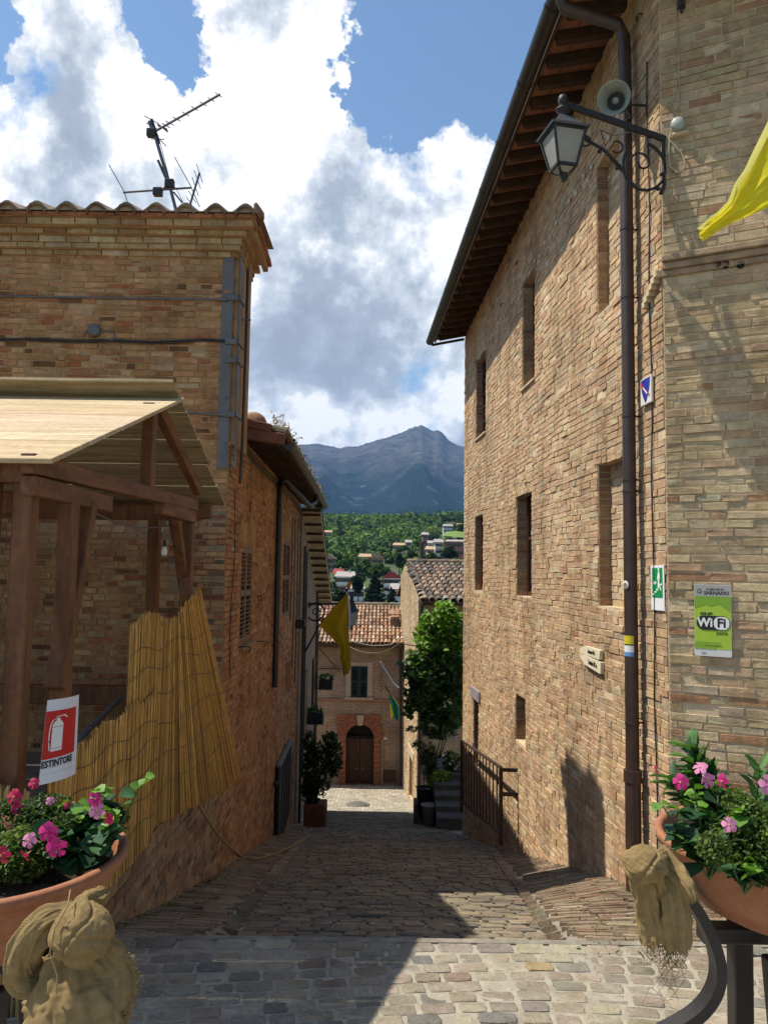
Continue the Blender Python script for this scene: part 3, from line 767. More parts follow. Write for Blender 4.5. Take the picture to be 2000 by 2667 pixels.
# thin cable beside the pipe
mb = MB(); mb.tube([RW.pt(ap-.28+.02*math.sin(i*1.7), 6.2-i*.45, .02) for i in range(17)], .007, 5); mb.obj('wall_cable', M['pipe_dark'], rb)
# ================================================================== TILES
def tile_variants(n, seed):
    r = np.random.default_rng(seed); res = []
    for _ in range(n):
        A = np.linspace(0, math.pi, 7); V = []
        for (y, wd_) in ((-.5, 1.0), (.5, .78)):
            for k in (1.0, .80):
                for a in A: V.append((math.cos(a)*.5*wd_*k*(1+r.normal(0, .01)), y+r.normal(0, .004), math.sin(a)*wd_*k*(1+r.normal(0, .015))-(1-wd_)*.1))
        res.append(np.array(V))
    return res
TF = [(i, i+1, 14+i+1, 14+i) for i in range(6)]+[(7+i+1, 7+i, 21+i, 21+i+1) for i in range(6)]+[(i+1, i, 7+i, 7+i+1) for i in range(6)]+[(14+i, 14+i+1, 21+i+1, 21+i) for i in range(6)]
VT = tile_variants(6, 4)
def tile_roof(P, O_, e, up, ncol, nrow, pitchx, exposure, pal, skip=None, rad=.085, chan=True, seed=1):
    """O_ eave corner, e unit vector along eave, up unit vector up the slope"""
    rd = random.Random(seed); e = Vector(e).normalized(); up = Vector(up).normalized(); n = e.cross(up)
    if n.z < 0: n = -n
    for i in range(ncol):
        for j in range(nrow):
            if skip and skip(i, j): continue
            c = Vector(O_)+e*((i+.5)*pitchx+rd.gauss(0, .006))+up*((j+.5)*exposure+rd.gauss(0, .012))
            th = rd.gauss(0, .02); ee = e*math.cos(th)+up*math.sin(th); uu = up*math.cos(th)-e*math.sin(th)
            uu = (uu-n*.045).normalized()
            P.add(c+n*(.028+rd.gauss(0, .003)), ee*rad*2, uu*(exposure*1.22), n*rad*.95, pick(pal))
            if chan and j < 1: P.add(c+e*pitchx*.5+n*.03, ee*rad*1.9, up*exposure, n*-rad*.8, tuple(x*.8 for x in pick(pal)))
TP_OLD = [(4, (.27, .205, .155)), (3, (.21, .17, .135)), (2, (.34, .245, .175)), (1.3, (.15, .13, .11)), (1, (.40, .31, .23)), (.7, (.29, .28, .22))]
TP_NEW = [(4, (.48, .285, .18)), (3, (.54, .37, .25)), (2, (.38, .20, .13)), (2, (.60, .46, .34)), (1, (.28, .18, .14))]

# ================================================================== LEFT TALL BRICK BLOCK
LF = Wall((-1.70, 8.5, 0), (1, 0, 0), (0, -1, 0))
LW = Wall((-1.70, 8.5, 0), (-.0235, 1, 0), (1, .0235, 0))
lt = thing('brick_house', (-4, 8.9, -1.4), 'brown brick house with moulded cornice and grey corner brace behind the timber stall', 'house')
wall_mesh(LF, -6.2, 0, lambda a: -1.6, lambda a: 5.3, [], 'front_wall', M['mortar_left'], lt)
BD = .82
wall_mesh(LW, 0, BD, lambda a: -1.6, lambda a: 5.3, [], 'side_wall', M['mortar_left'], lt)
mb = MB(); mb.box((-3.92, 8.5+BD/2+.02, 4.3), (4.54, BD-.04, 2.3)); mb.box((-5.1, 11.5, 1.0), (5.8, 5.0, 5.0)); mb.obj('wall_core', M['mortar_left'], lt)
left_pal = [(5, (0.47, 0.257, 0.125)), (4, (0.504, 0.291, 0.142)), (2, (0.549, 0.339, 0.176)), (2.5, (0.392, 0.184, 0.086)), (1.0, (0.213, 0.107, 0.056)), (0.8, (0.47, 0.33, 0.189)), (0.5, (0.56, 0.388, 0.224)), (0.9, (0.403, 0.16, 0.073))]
P = Pieces(VB)
courses(P, LF, -5.2, 0.0, -.6, 5.24, lambda a: -3, lambda a: 99, [], .0665, left_pal, lens=((.27, .30), (.14, .35), (.2, .2), (.09, .15)), seed=31, proud=.008, rough=.004, joint=.015, wav=.03, angle=.014)
courses(P, LW, 0.0, BD, 3.2, 5.24, lambda a: -3, lambda a: 99, [], .0665, left_pal, seed=32, proud=.004, rough=.003)
# darker reddish quoin courses low at the corner
courses(P, LF, -.62, 0.0, .35, 2.4, lambda a: -3, lambda a: 99, [], .0665, [(3, (.26, .10, .06)), (2, (.20, .13, .09)), (2, (.33, .25, .16))], lens=((.3, .6), (.17, .4)), seed=33, proud=.007, joint=.014)
z = 5.24
corn = [(.065, .03), (.06, .075), (.075, .09), (.06, .15), (.08, .235), (.05, .275)]
cpal = [(4, (.50, .36, .20)), (3, (.46, .31, .17)), (1, (.38, .20, .11)), (1, (.55, .44, .28))]
mb = MB()
for i, (h, out) in enumerate(corn):
    a = -5.2
    pal = [(1, (.40, .17, .09))] if i == len(corn)-1 else cpal
    while a < out-.03:
        L = random.choice((.27, .3, .25)); 
        if a+L > out-.06: L = out-a
        P.add(LF.pt(a+L/2, z+h/2, out-.06), LF.d*(L-.010), Vector((0, 0, h-.007)), LF.n*.062, pick(pal)); a += L
    a = 0
    while a < BD+out-.03:
        L = .27
        if a+L > BD+out-.06: L = BD+out-a
        P.add(LW.pt(a+L/2-.0, z+h/2, out-.06), LW.d*(L-.010), Vector((0, 0, h-.007)), LW.n*.062, pick(pal)); a += L
    mb.box(((-5.3+LF.P.x+out-.03)/2, 8.5-out/2+BD/2+.02, z+h/2), (LF.P.x+out-.03+5.3, BD+out-.0, h))
    z += h
mb.obj('cornice', M['mortar_left'], lt)
P.finish('brick', lt, M['brick'], M['brick1'], 300, 'brick')
# tiles on the cornice edge, convex covers with mortar packed under
P = Pieces(VT, TF); ztile = z
up = Vector((0, math.cos(R(17)), math.sin(R(17))))
wav = 0.322
n_t = 11
for i in range(n_t):
    x = -1.42-.12-i*wav
    P.add((x, 8.5-.28+.18, ztile+.035), (.215, 0, 0), up*.44, Vector((0, -math.sin(R(17)), math.cos(R(17))))*.10, pick([(3, (.24, .185, .125)), (2, (.17, .15, .11)), (1, (.30, .2, .13))]))
    pass
P.finish('roof_tile', lt, M['tile'], M['tile1'], 60, 'roof_tile')
mb = MB(); vs = []; n = n_t*8
for k in range(n+1):
    x = -1.42-k*wav/8+.02; h = .055+.05*math.cos(2*math.pi*((x+1.54)/wav))
    vs += [Vector((x, 8.20, ztile-.002)), Vector((x, 8.20, ztile+h)), Vector((x, 8.6, ztile+h+.12))]
fs = []
for k in range(n): fs += [(k*3, k*3+1, k*3+4, k*3+3), (k*3+1, k*3+2, k*3+5, k*3+4)]
mb.add(vs, fs); mb.obj('tile_bedding', mat('grey_pink_bedding_mortar', (.42, .32, .23), .95, .35, 6, .8, 40, bdist=.008, c2=(.22, .17, .12)), lt)
mb = MB(); mb.quad(Vector((-6, 8.35, ztile+.08)), Vector((-1.40, 8.35, ztile+.08)), Vector((-1.40, 9.4, ztile+.10)), Vector((-6, 9.4, ztile+.10)))
mb.beam((-1.43, 8.20, ztile+.06), (-1.43, 8.66, ztile+.17), .05, .11, bev=.02)
mb.obj('roof_edge', mat('terracotta_edge', (.36, .22, .13), .9, .4, 7, .6, 40, bdist=.006), lt)
# steel corner brace
def onLF(dx, dy, o=0.0): a, z_ = LF.hit(dx, dy, o); return LF.pt(a, z_, o)
mb = MB()
zt_, zb_ = onLF(490, 553).z, onLF(490, 1015).z
mb.box((-1.70-.065, 8.488, (zt_+zb_)/2), (.12, .012, zt_-zb_), None, .002); mb.box((-1.634, 8.5+.05, (zt_+zb_)/2), (.012, .10, zt_-zb_), None, .002)
br = mb.obj('corner_brace', M['steel'], lt)
for dy in (645, 740, 780, 897):
    z_ = onLF(490, dy).z; mb = MB(); mb.box((-1.705, 8.470, z_), (.13, .02, .06), None, .003); mb.box((-1.620, 8.60, z_), (.02, .26, .045), None, .003); mb.obj('clamp_plate', M['steel'], br)
for dy in (570, 690, 735, 860, 960, 1005, 610):
    z_ = onLF(490, dy).z; mb = MB(); mb.lathe([(0, .012), (.009, .012), (.011, 0)], (-1.74+(.07 if dy % 20 else 0), 8.481, z_), 8, (0, -1, 0)); mb.obj('bolt', M['galv'], br)
for (dl, dr) in ((640, 648), (893, 897)):
    mb = MB(); a = onLF(0 if dl < 800 else 395, dl, .03); b = onLF(486, dr, .03); mb.tube([a-Vector((1, 0, 0)) if dl < 800 else a, b], .011, 8); 
    mb.tube([b+Vector((-.08, 0, 0)), b+Vector((.02, 0, 0))], .02, 8); mb.obj('tie_rod', M['galv'], lt)
mb = MB(); p = onLF(512, 684); mb.tube([Vector((-1.62, 8.62, p.z)), Vector((-1.52, 8.62, p.z))], .010, 6); mb.obj('anchor_pin', M['galv'], lt)
mb = MB(); z0 = onLF(515, 560).z; mb.tube([(-1.60, 8.78, z0), (-1.60, 8.78, 4.2), (-1.605, 8.76, 3.2), (-1.61, 8.74, 2.75)], .016, 6); mb.obj('conduit', M['pipe_dark'], lt)
mb = MB(); c = onLF(205, 716, .0); mb.lathe([(0, .055), (.05, .055), (.066, .045), (.075, .01), (.075, 0)], c, 20, (0, -1, 0)); jb = mb.obj('junction_box', M['steel'], lt)
mb = MB(); mb.tube([onLF(dx, dy, .02) for dx, dy in ((178, 728), (184, 719), (205, 717), (236, 716), (246, 721), (250, 731), (238, 738))], .008, 6); mb.obj('cable_loop', M['galv'], jb)
mb = MB()
for k, off in enumerate((0, 4)):
    mb.tube([onLF(dx, dy+off, .02) for dx, dy in ((-60, 734), (60, 732), (150, 736), (250, 735), (330, 739), (400, 736), (440, 733), (500, 737))], .009, 6)
mb.obj('wall_cables', M['pipe_dark'], lt)

# ================================================================== LEFT LOW HOUSE along the alley
lh = thing('row_house', (-2.5, 13, -2.5), 'low orange brown brick house with louvred shutters and weedy eave on the left', 'house')
LEN = 9.6
zE = 3.38
O2 = {}
O2['s1'] = LW.opening(519, 543, 1180, 1186, 1392, 1385, .07)
O2['s2'] = LW.opening(611, 625.5, 1165, 1174, 1335, 1331, .07)
O2['niche'] = LW.opening(615, 627, 1440, 1428, 1508, 1500, .10)
ops2 = list(O2.values())
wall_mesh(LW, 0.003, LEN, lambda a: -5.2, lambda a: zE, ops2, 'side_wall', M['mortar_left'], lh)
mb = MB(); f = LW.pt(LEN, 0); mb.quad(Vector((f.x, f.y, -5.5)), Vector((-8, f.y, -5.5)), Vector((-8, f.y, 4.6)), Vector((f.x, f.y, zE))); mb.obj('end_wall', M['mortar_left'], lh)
lw_pal = [(5, (.46, .25, .125)), (4, (.42, .22, .11)), (3, (.49, .30, .16)), (2, (.38, .175, .085)), (.7, (.27, .13, .07)), (.6, (.48, .36, .22))]
P = Pieces(VB)
courses(P, LW, 0.0, LEN, -3.9, zE, lambda a: -1.35-.25*a-.3, lambda a: zE, ops2, .0665, lw_pal, seed=41, proud=.008, rough=.0035, wav=.04)
for k in ('s1', 's2'):
    o = O2[k]; a = o['a0']-.1
    while a < o['a1']+.1:
        P.add(LW.pt(a+.03, o['z1']+.16, -.016), LW.d*.054, Vector((0, 0, .28)), LW.n*.026, (.46*random.uniform(.92, 1.06), .29, .13)); a += .062
P.finish('brick', lh, M['brick'], M['brick1'], 300, 'brick')
o = O2['niche']; mb = MB(); am = (o['a0']+o['a1'])/2; rr = (o['a1']-o['a0'])/2
mb.add([LW.pt(am+rr*math.cos(t), o['z1']+rr*1.3*math.sin(t), .004) for t in np.linspace(0, math.pi, 12)], [tuple(range(12))]); mb.obj('niche_arch', mat('niche_brick', (.20, .085, .045), .9, .3, 9, .5, 30), lh)
M['shutter'] = mat('faded_brown_shutter', (.24, .165, .10), .7, .35, 6, .2, 40, c2=(.13, .075, .045), bdist=.002)
M['shutter_red'] = mat('red_brown_shutter', (.16, .045, .025), .7, .35, 6, .2, 40, bdist=.002)
RL_ = rot_of(LW)
for k in ('s1', 's2'):
    o = O2[k]; m = M['shutter'] if k == 's1' else M['shutter_red']; wd2 = (o['a1']-o['a0'])/2; h = o['z1']-o['z0']
    for side in (0, 1):
        a0 = o['a0']+side*wd2; am = a0+wd2/2; sh = MB()
        for aa in (a0+.025, a0+wd2-.025): sh.box(LW.pt(aa, (o['z0']+o['z1'])/2, -.02), (.045, .035, h-.01), RL_, .003)
        for zz in (o['z0']+.04, o['z0']+h*.52, o['z1']-.04): sh.box(LW.pt(am, zz, -.02), (wd2-.095, .035, .08), RL_, .003)
        so_ = sh.obj('shutter', M['shutter'], lh)
        zz = o['z0']+.10
        while zz < o['z1']-.1:
            if abs(zz-(o['z0']+h*.52)) > .06:
                mb = MB(); mb.box(LW.pt(am, zz, -.02), (wd2-.09, .045, .009), RL_ @ Matrix.Rotation(R(40), 3, 'X')); mb.obj('louvre_slat', m if k == 's2' else M['shutter'], so_)
            zz += .052
        mb = MB(); mb.box(LW.pt(am, (o['z0']+o['z1'])/2, -.055), (wd2-.01, .006, h-.02), RL_); mb.obj('backing', M['dark'], so_)
mb = MB(); o = O2['s1']; mb.box(LW.pt((o['a0']+o['a1'])/2, o['z0']-.03, .02), (o['a1']-o['a0']+.15, .1, .05), RL_, .006); mb.obj('window_sill', mat('brown_sill_stone', (.36, .25, .15), .9, .3, 6, .4, 30), lh)
for (dx, dy, L) in ((512, 1400, .22), (548, 1388, .24), (640, 1350, .2), (556, 1290, .08)):
    a, z_ = LW.hit(dx, dy); mb = MB(); mb.tube([LW.pt(a, z_, 0), LW.pt(a, z_+.01, L*.6), LW.pt(a+.05, z_, L*.7), LW.pt(a+.06, z_-.07, L*.6), LW.pt(a+.02, z_-.06, L*.5)], .008, 5); mb.obj('iron_stay', M['iron'], lh)
# eave: roof slab, rafters, soffit planks
OVL = .5
def lroof(a, o_, dz=0): return LW.pt(a, zE+.08-.20*o_+dz, o_)
RA, RB = .84, LEN+.1
mb = MB()
mb.quad(lroof(RA, OVL), lroof(RB, OVL), lroof(RB, -4.5), lroof(RA, -4.5)); mb.quad(lroof(RA, OVL, .06), lroof(RB, OVL, .06), lroof(RB, -4.5, .06), lroof(RA, -4.5, .06))
mb.quad(lroof(RA, OVL), lroof(RA, OVL, .06), lroof(RA, -4.5, .06), lroof(RA, -4.5))
lr = mb.obj('roof', M['soffit'], lh)
a = RA+.05
while a < RB:
    mb = MB(); mb.beam(lroof(a, -.1, -.05), lroof(a, OVL-.04, -.05), .08, .09, bev=.008); mb.obj('rafter', M['raft'], lr)
    for q in range(2):
        mb = MB(); mb.beam(lroof(a+.15, OVL-.05-q*.22, -.012), lroof(a+.15, OVL-.25-q*.22, -.02), .19, .022, bev=.004); mb.obj('soffit_tile', M['soffit'], lr)
    a += .31
mb = MB(); mb.beam(lroof(RA, .0, -.03)+Vector((0, -.0, 0)), lroof(RA, OVL+.02, .0), .05, .14, bev=.01); mb.beam(lroof(RA, -.1, .10), lroof(RA, OVL-.15, .10), .07, .10, bev=.01); mb.obj('verge_board', mat('red_verge_board', (.22, .085, .05), .8, .4, 5, .4, 30), lr)
P = Pieces(VT, TF)
a = RA+.1; k = 0
upL = (lroof(1, -1)-lroof(1, 0)).normalized()
while a < RB-.05:
    for j in range(3):
        c = lroof(a+random.gauss(0, .01), OVL+.02-.2-j*.36, .085)
        P.add(c, LW.d*-.17, upL*.44, Vector((upL.z, 0, -upL.x)).normalized()*.085*(1 if upL.x < 0 else -1), pick(TP_OLD))
    a += .19
P.finish('roof_tile', lr, M['tile'], M['tile1'], 180, 'roof_tile')
mb = MB(); c = lroof(RA+.15, .12, .12); mb.lathe([(.0, .13), (.09, .12), (.15, .06), (.16, 0), (.13, 0)], c, 14, (.3, -.9, .2)); mb.obj('ridge_end_tile', bpy.data.materials['terracotta_edge'], lr)
lh_g = gutter('gutter', lambda a: lroof(a, OVL+.06, -.03), RA+.1, RB, 24, .07, M['pipe_dark'], lh, LW.n, 12)
ad = LW.hit(591, 1200)[0]; zd = LW.hit(590, 1040)[1]; zl = LW.hit(585, 1485)[1]
mb = MB(); mb.tube([lroof(ad+2.1, OVL+.06, -.09), lroof(ad+2.1, OVL+.03, -.22), lroof(ad+1.7, OVL-.05, -.36), LW.pt(ad+.35, zd+.12, .12), LW.pt(ad+.06, zd+.03, .08), LW.pt(ad, zd-.1, .075), LW.pt(ad, 0, .075), LW.pt(ad, zl, .075)], .05, 12)
dpl = mb.obj('downpipe', M['pipe_dark'], lh)
for dy in (1250, 1390): z_ = LW.hit(590, dy)[1]; mb = MB(); mb.tube([LW.pt(ad, z_-.015, .075), LW.pt(ad, z_+.015, .075)], .056, 12); mb.obj('pipe_clamp', M['pipe_dark'], dpl)
# eaves cables and thin conduits on the wall
mb = MB()
for off in (0, .05, .09):
    pts = []
    for dx, dy in ((517, 950), (545, 985), (590, 1035), (625, 1065), (650, 1110), (660, 1140)): 
        a, z_ = LW.hit(dx, dy); pts.append(LW.pt(a, z_-off, .02))
    mb.tube(pts, .010, 5)
for dx in (630, 636, 643, 648, 653):
    a, z1 = LW.hit(dx, 1120); _, z2 = LW.hit(dx, 1330+random.randint(0, 150)); mb.tube([LW.pt(a, z1, .02), LW.pt(a, (z1+z2)/2, .03), LW.pt(a, z2, .02)], .011, 5)
mb.tube([LW.pt(.25+.02*i, 2.7-.35*i+.0*i, .03+.02*math.sin(i)) for i in range(7)], .006, 5)
mb.obj('wall_cables', M['pipe_dark'], lh)
a, z_ = LW.hit(638, 1348); mb = MB(); mb.box(LW.pt(a, z_, .12), (.24, .2, .16), RL_, .01); mb.beam(LW.pt(a, z_-.1, 0), LW.pt(a, z_-.1, .25), .03, .03); mb.obj('floodlight', M['iron'], lh)

# ---- second house further down, stepping out, with a raking tiled verge
l2 = thing('row_house', (-2.6, 21.5, -4.8), 'grey brick house further down the left side with flower boxes and sloping tiled verge', 'house')
L2 = Wall(LW.pt(LEN, 0, .05), (-.0235, 1, 0), (1, .0235, 0)); L2L = 7.2
zt3 = lambda a: 3.15-.33*a
W2 = [dict(a0=1.3, a1=2.1, z0=.1, z1=1.5, d=.1), dict(a0=1.3, a1=2.1, z0=-2.1, z1=-.7, d=.1), dict(a0=4.6, a1=5.3, z0=-2.0, z1=-.7, d=.1)]
wall_mesh(L2, 0, L2L, lambda a: -6, zt3, W2, 'side_wall', far_brick('grey_brown_brickwork', (.34, .245, .19), (.25, .175, .14), (.42, .34, .27), .26, .075, .014), l2)
mb = MB(); f = L2.pt(L2L, 0); mb.quad(Vector((f.x, f.y, -6)), Vector((-8, f.y, -6)), Vector((-8, f.y, zt3(L2L))), Vector((f.x, f.y, zt3(L2L)))); mb.obj('end_wall', M['mortar_left'], l2); mb = MB(); f = L2.pt(0, 0); mb.quad(Vector((f.x, f.y, -6)), Vector((f.x-.3, f.y, -6)), Vector((f.x-.3, f.y, zt3(0))), Vector((f.x, f.y, zt3(0))))
mb.obj('end_wall', M['mortar_left'], l2)
for o in W2:
    mb = MB(); am = (o['a0']+o['a1'])/2; zm = (o['z0']+o['z1'])/2; mb.box(L2.pt(am, zm, .03), (o['a1']-o['a0']+.06, .05, o['z1']-o['z0']+.04), RL_, .004); mb.obj('shutter', M['pipe_dark'], l2)
mb = MB()
mb.quad(L2.pt(-.05, zt3(0)+.03, .42), L2.pt(L2L+.1, zt3(L2L)+.03, .42), L2.pt(L2L+.1, zt3(L2L)+.03, -4), L2.pt(-.05, zt3(0)+.03, -4))
mb.quad(L2.pt(-.05, zt3(0)+.13, .42), L2.pt(L2L+.1, zt3(L2L)+.13, .42), L2.pt(L2L+.1, zt3(L2L)+.13, -4), L2.pt(-.05, zt3(0)+.13, -4))
mb.quad(L2.pt(-.05, zt3(0)+.03, .42), L2.pt(L2L+.1, zt3(L2L)+.03, .42), L2.pt(L2L+.1, zt3(L2L)+.13, .42), L2.pt(-.05, zt3(0)+.13, .42))
r2 = mb.obj('roof', mat('cream_soffit_planks', (.66, .54, .40), .85, .3, 5, .4, 30), l2)
a = .1
while a < L2L:
    mb = MB(); mb.beam(L2.pt(a, zt3(a)-.0, -.05), L2.pt(a, zt3(a)-.0, .40), .10, .05, bev=.006); mb.obj('rafter', M['raft'], r2)
    a += .58
P = Pieces(VT, TF); dn = (L2.pt(1, zt3(1))-L2.pt(0, zt3(0))).normalized()
for k in range(19):
    P.add(L2.pt(.1+k*.38, zt3(.1+k*.38)+.16, .36), L2.n*.18, dn*-.44, Vector((0, .3, 1)).normalized()*.08, pick(TP_OLD))
P.finish('roof_tile', r2, M['tile'], M['tile1'], 19, 'roof_tile')
mb = MB()
for (a, zz0, zz1) in ((.35, 2.4, -4.4), (.9, 2.3, -3), (5.6, 1.2, -5.2), (6.2, 1.0, -5.4)): mb = MB(); mb.tube([L2.pt(a, zz0, .05), L2.pt(a, zz1, .05)], .03, 6); mb.obj('drain_pipe', M['pipe_dark'], l2)
# dark door leaf low on the wall
a0, z0 = LW.hit(593, 1661); a1, _ = LW.hit(619.6, 1611); zlow = LW.hit(593, 1829)[1]
gt = thing('iron_gate', LW.pt(a0, zlow, .1), 'low black metal door leaf on the left wall above the garden hose', 'gate')
mb = MB(); mb.box(LW.pt((a0+a1)/2, (z0+zlow)/2+.0, .07), (a1-a0, .05, z0-zlow), RL_, .01); mb.obj('door_leaf', M['iron'], gt)
mb = MB(); mb.box(LW.pt((a0+a1)/2, z0+.02, .07), (a1-a0+.04, .09, .05), RL_, .01); mb.obj('top_rail', M['steel'], gt)
mb = MB(); mb.box(LW.pt(a0-.12, z0-.22, .05), (.26, .06, .05), RL_, .005); mb.obj('latch', M['iron'], gt)
for q in range(1, 5): mb = MB(); mb.box(LW.pt(a0+(a1-a0)*q/5, (z0+zlow)/2, .10), (.03, .02, z0-zlow-.06), RL_, .003); mb.obj('rib', M['iron'], gt)

# ================================================================== LOW RETAINING WALL AND STALL FLOOR
CZ = -.13
rw = thing('retaining_wall', (-1.8, 6.5, -1), 'low brick wall with a cap of bricks on edge below the reed screens', 'wall')
LR = Wall((-1.70, 4.70, 0), (0, 1, 0), (1, 0, 0))
wall_mesh(LR, 0, 3.8, lambda a: -1.7, lambda a: CZ-.07, [], 'wall_face', M['mortar_left'], rw)
mb = MB(); mb.quad(Vector((-1.70, 4.70, -.8)), Vector((-2.05, 4.70, -.8)), Vector((-2.05, 4.70, CZ-.07)), Vector((-1.70, 4.70, CZ-.07))); mb.obj('wall_end', M['mortar_left'], rw)
P = Pieces(VB)
courses(P, LR, 0, 3.8, -1.6, CZ-.08, lambda a: -.45-.25*a-.2, lambda a: CZ-.06, [], .066, [(4, (.40, .28, .18)), (3, (.35, .22, .14)), (2, (.45, .34, .22)), (1, (.25, .15, .10))], seed=51, proud=.006, rough=.006, wav=.03)
a = .0
while a < 3.78:
    P.add(LR.pt(a+.03, CZ-.06, -.13), LR.n*.29, -LR.d*.055, Vector((0, 0, .062)), pick([(3, (.20, .125, .10)), (2, (.25, .15, .11)), (1, (.16, .11, .095))])); a += .067
P.finish('brick', rw, M['brick'], M['brick1'], 300, 'brick')
mb = MB(); mb.box((-4.1, 6.3, -.28), (4.3, 4.36, .24)); mb.box((-2.0, 6.3, -.9), (.55, 4.3, 1.4)); fl = mb.obj('stall_floor', mat('grey_stall_floor', (.20, .17, .14), .9, .3, 5, .5, 30, attr='world')); tag(fl, kind='structure')
# ================================================================== TIMBER STALL
SX = -1.75
def onS(dx, dy, x=SX): return hit(dx, dy, (x, 0, 0), (1, 0, 0))
st = thing('market_stall', (-3.2, 6, CZ), 'brown stained timber stall with pale plank gable roof against the brick house', 'stall')
def member(name, a, b, w_, h_, m=None, bev=.006, parent=None, up=(0, 0, 1)):
    mb = MB(); mb.beam(a, b, w_, h_, up, bev); return mb.obj(name, m or M['stain'], parent or st)
F = CZ-.02
member('post', (SX-.04, 3.92, F-.35), (SX-.04, 3.92, 2.25), .095, .095); member('post', (SX-.20, 3.86, F-.35), (SX-.20, 3.86, 2.25), .10, .10)
member('post', (SX+.0, 4.36, F), (SX+.0, 4.36, 2.16), .085, .10); member('post', (SX-.02, 7.12, F), (SX-.02, 7.12, 2.2), .10, .10)
member('post', (-2.30, 7.9, F), (-2.30, 7.9, 2.4), .11, .11); member('post', (-4.6, 7.9, F), (-4.6, 7.9, 2.4), .11, .11); member('post', (-4.6, 3.9, F), (-4.6, 3.9, 2.3), .11, .11)
a, b = onS(150, 1080), onS(108, 1495); 
b1, t1 = onS(118, 1490), onS(190, 1088); member('brace', b1, t1, .075, .10, up=(1, 0, 0)); 
b1, t1 = onS(410, 1345, SX-.05), onS(376, 1118, SX-.05); member('brace', b1, t1, .07, .09, up=(1, 0, 0))
member('brace', onS(300, 1500, -2.1), onS(398, 1120, -1.95), .001, .001) if False else None
z1, z2 = onS(75, 1012).z, onS(425, 1098).z
member('side_beam', (SX+.01, 3.80, z1+.01), (SX+.01, 7.2, z2+.01), .07, .10, M['stain_h']); 
member('side_beam', (SX-.0, 3.84, z1-.095), (SX-.0, 4.95, z1-.09), .08, .10, M['stain_h']); member('side_beam', (SX-.0, 6.1, z2-.10), (SX-.0, 7.15, z2-.10), .08, .11, M['stain_h'])
member('cross_beam', (-6, 3.90, z1-.02), (SX-.02, 3.90, z1-.02), .11, .12, M['stain']); member('cross_beam', (-6, 4.45, z1-.13), (SX-.05, 4.45, z1-.13), .09, .12)
member('cross_beam', (-6, 7.86, 2.36), (SX+.02, 7.86, 2.36), .09, .15); member('cross_beam', (SX-.02, 7.15, z2-.07), (-4, 7.15, z2-.07), .09, .13)
kp = onS(305, 985); rz_ = 3.02
member('king_post', (SX, 5.78, kp.z-.30), (SX, 5.78, 3.0), .085, .10)
for xx in (SX, -3.2, -4.6):
    member('rafter', (xx, 5.95, 3.02), (xx, 7.35, 2.52), .07, .11, M['stain_h'])
    if xx < SX: member('rafter', (xx, 5.95, 2.98), (xx, 4.05, 2.27), .06, .10, M['stain_h'])
# plank roof: front slope and rear slope overshooting the ridge
XR = -1.62
def plank_row(y0, z0, y1, z1, n, x1, m, lab=None):
    for k in range(n):
        t0, t1 = k/n, (k+1)/n
        a = Vector(((x1-6.2)/2, y0+(y1-y0)*(t0+t1)/2, z0+(z1-z0)*(t0+t1)/2+random.uniform(-.002, .002)))
        d = Vector((0, y1-y0, z1-z0)); L = d.length/n-.012; d.normalize(); nn = Vector((0, -d.z, d.y)) if d.y > 0 else Vector((0, d.z, -d.y))
        mb = MB(); jog = random.uniform(-.012, .012)
        mb.box(a+Vector((jog, 0, 0)), (x1+6.2, L, .026), Matrix((Vector((1, 0, 0)), d, nn)).transposed(), .003); mb.obj('roof_plank', m if m is M['board_old'] else M['board%d' % ((k*2+1) % 3)], st)
plank_row(3.74, 2.27, 6.12, 3.11, 5, XR+.03, M['board'])
plank_row(5.90, 3.21, 8.02, 2.44, 5, XR+.0, M['board_old'])
# bulb on its cable, insulators, sagging cable
lb = thing('light_bulb', onS(355, 1120, SX-.1), 'pearl glass bulb hanging on a looped cable under the stall roof', 'light bulb')
c = onS(355, 1190, SX-.1); ct = onS(358, 1165, SX-.1)
mb = MB(); s_ = .8; mb.lathe([(0, -.062*s_), (.016*s_, -.06*s_), (.029*s_, -.045*s_), (.033*s_, -.025*s_), (.03*s_, 0), (.018*s_, .03*s_), (.014*s_, .045*s_)], c, 16); mb.obj('bulb_glass', mat('pearl_glass', (.72, .74, .72), .25, .05, 9, 0, spec=.6), lb)
mb = MB(); mb.tube([c+Vector((0, 0, .03)), c+Vector((0, 0, .085))], .016, 10); mb.obj('lamp_holder', M['iron'], lb)
mb = MB(); t = onS(352, 1112, SX-.1)
mb.tube([c+Vector((0, 0, .085)), Vector((c.x, c.y, t.z)), t], .004, 5); mb.tube([t+Vector((0, .1*math.cos(q), -.06+.1*math.sin(q))) for q in np.linspace(0, 6.4, 16)], .004, 5); mb.obj('flex', M['galv'], lb)
mb = MB(); mb.tube([Vector((SX-.1, 4.5+(7.0-4.5)*q, 2.18-.10*math.sin(math.pi*q)-.02*math.sin(3*math.pi*q)*0)) for q in np.linspace(0, 1, 14)], .006, 5); mb.obj('sagging_cable', M['galv'], st)
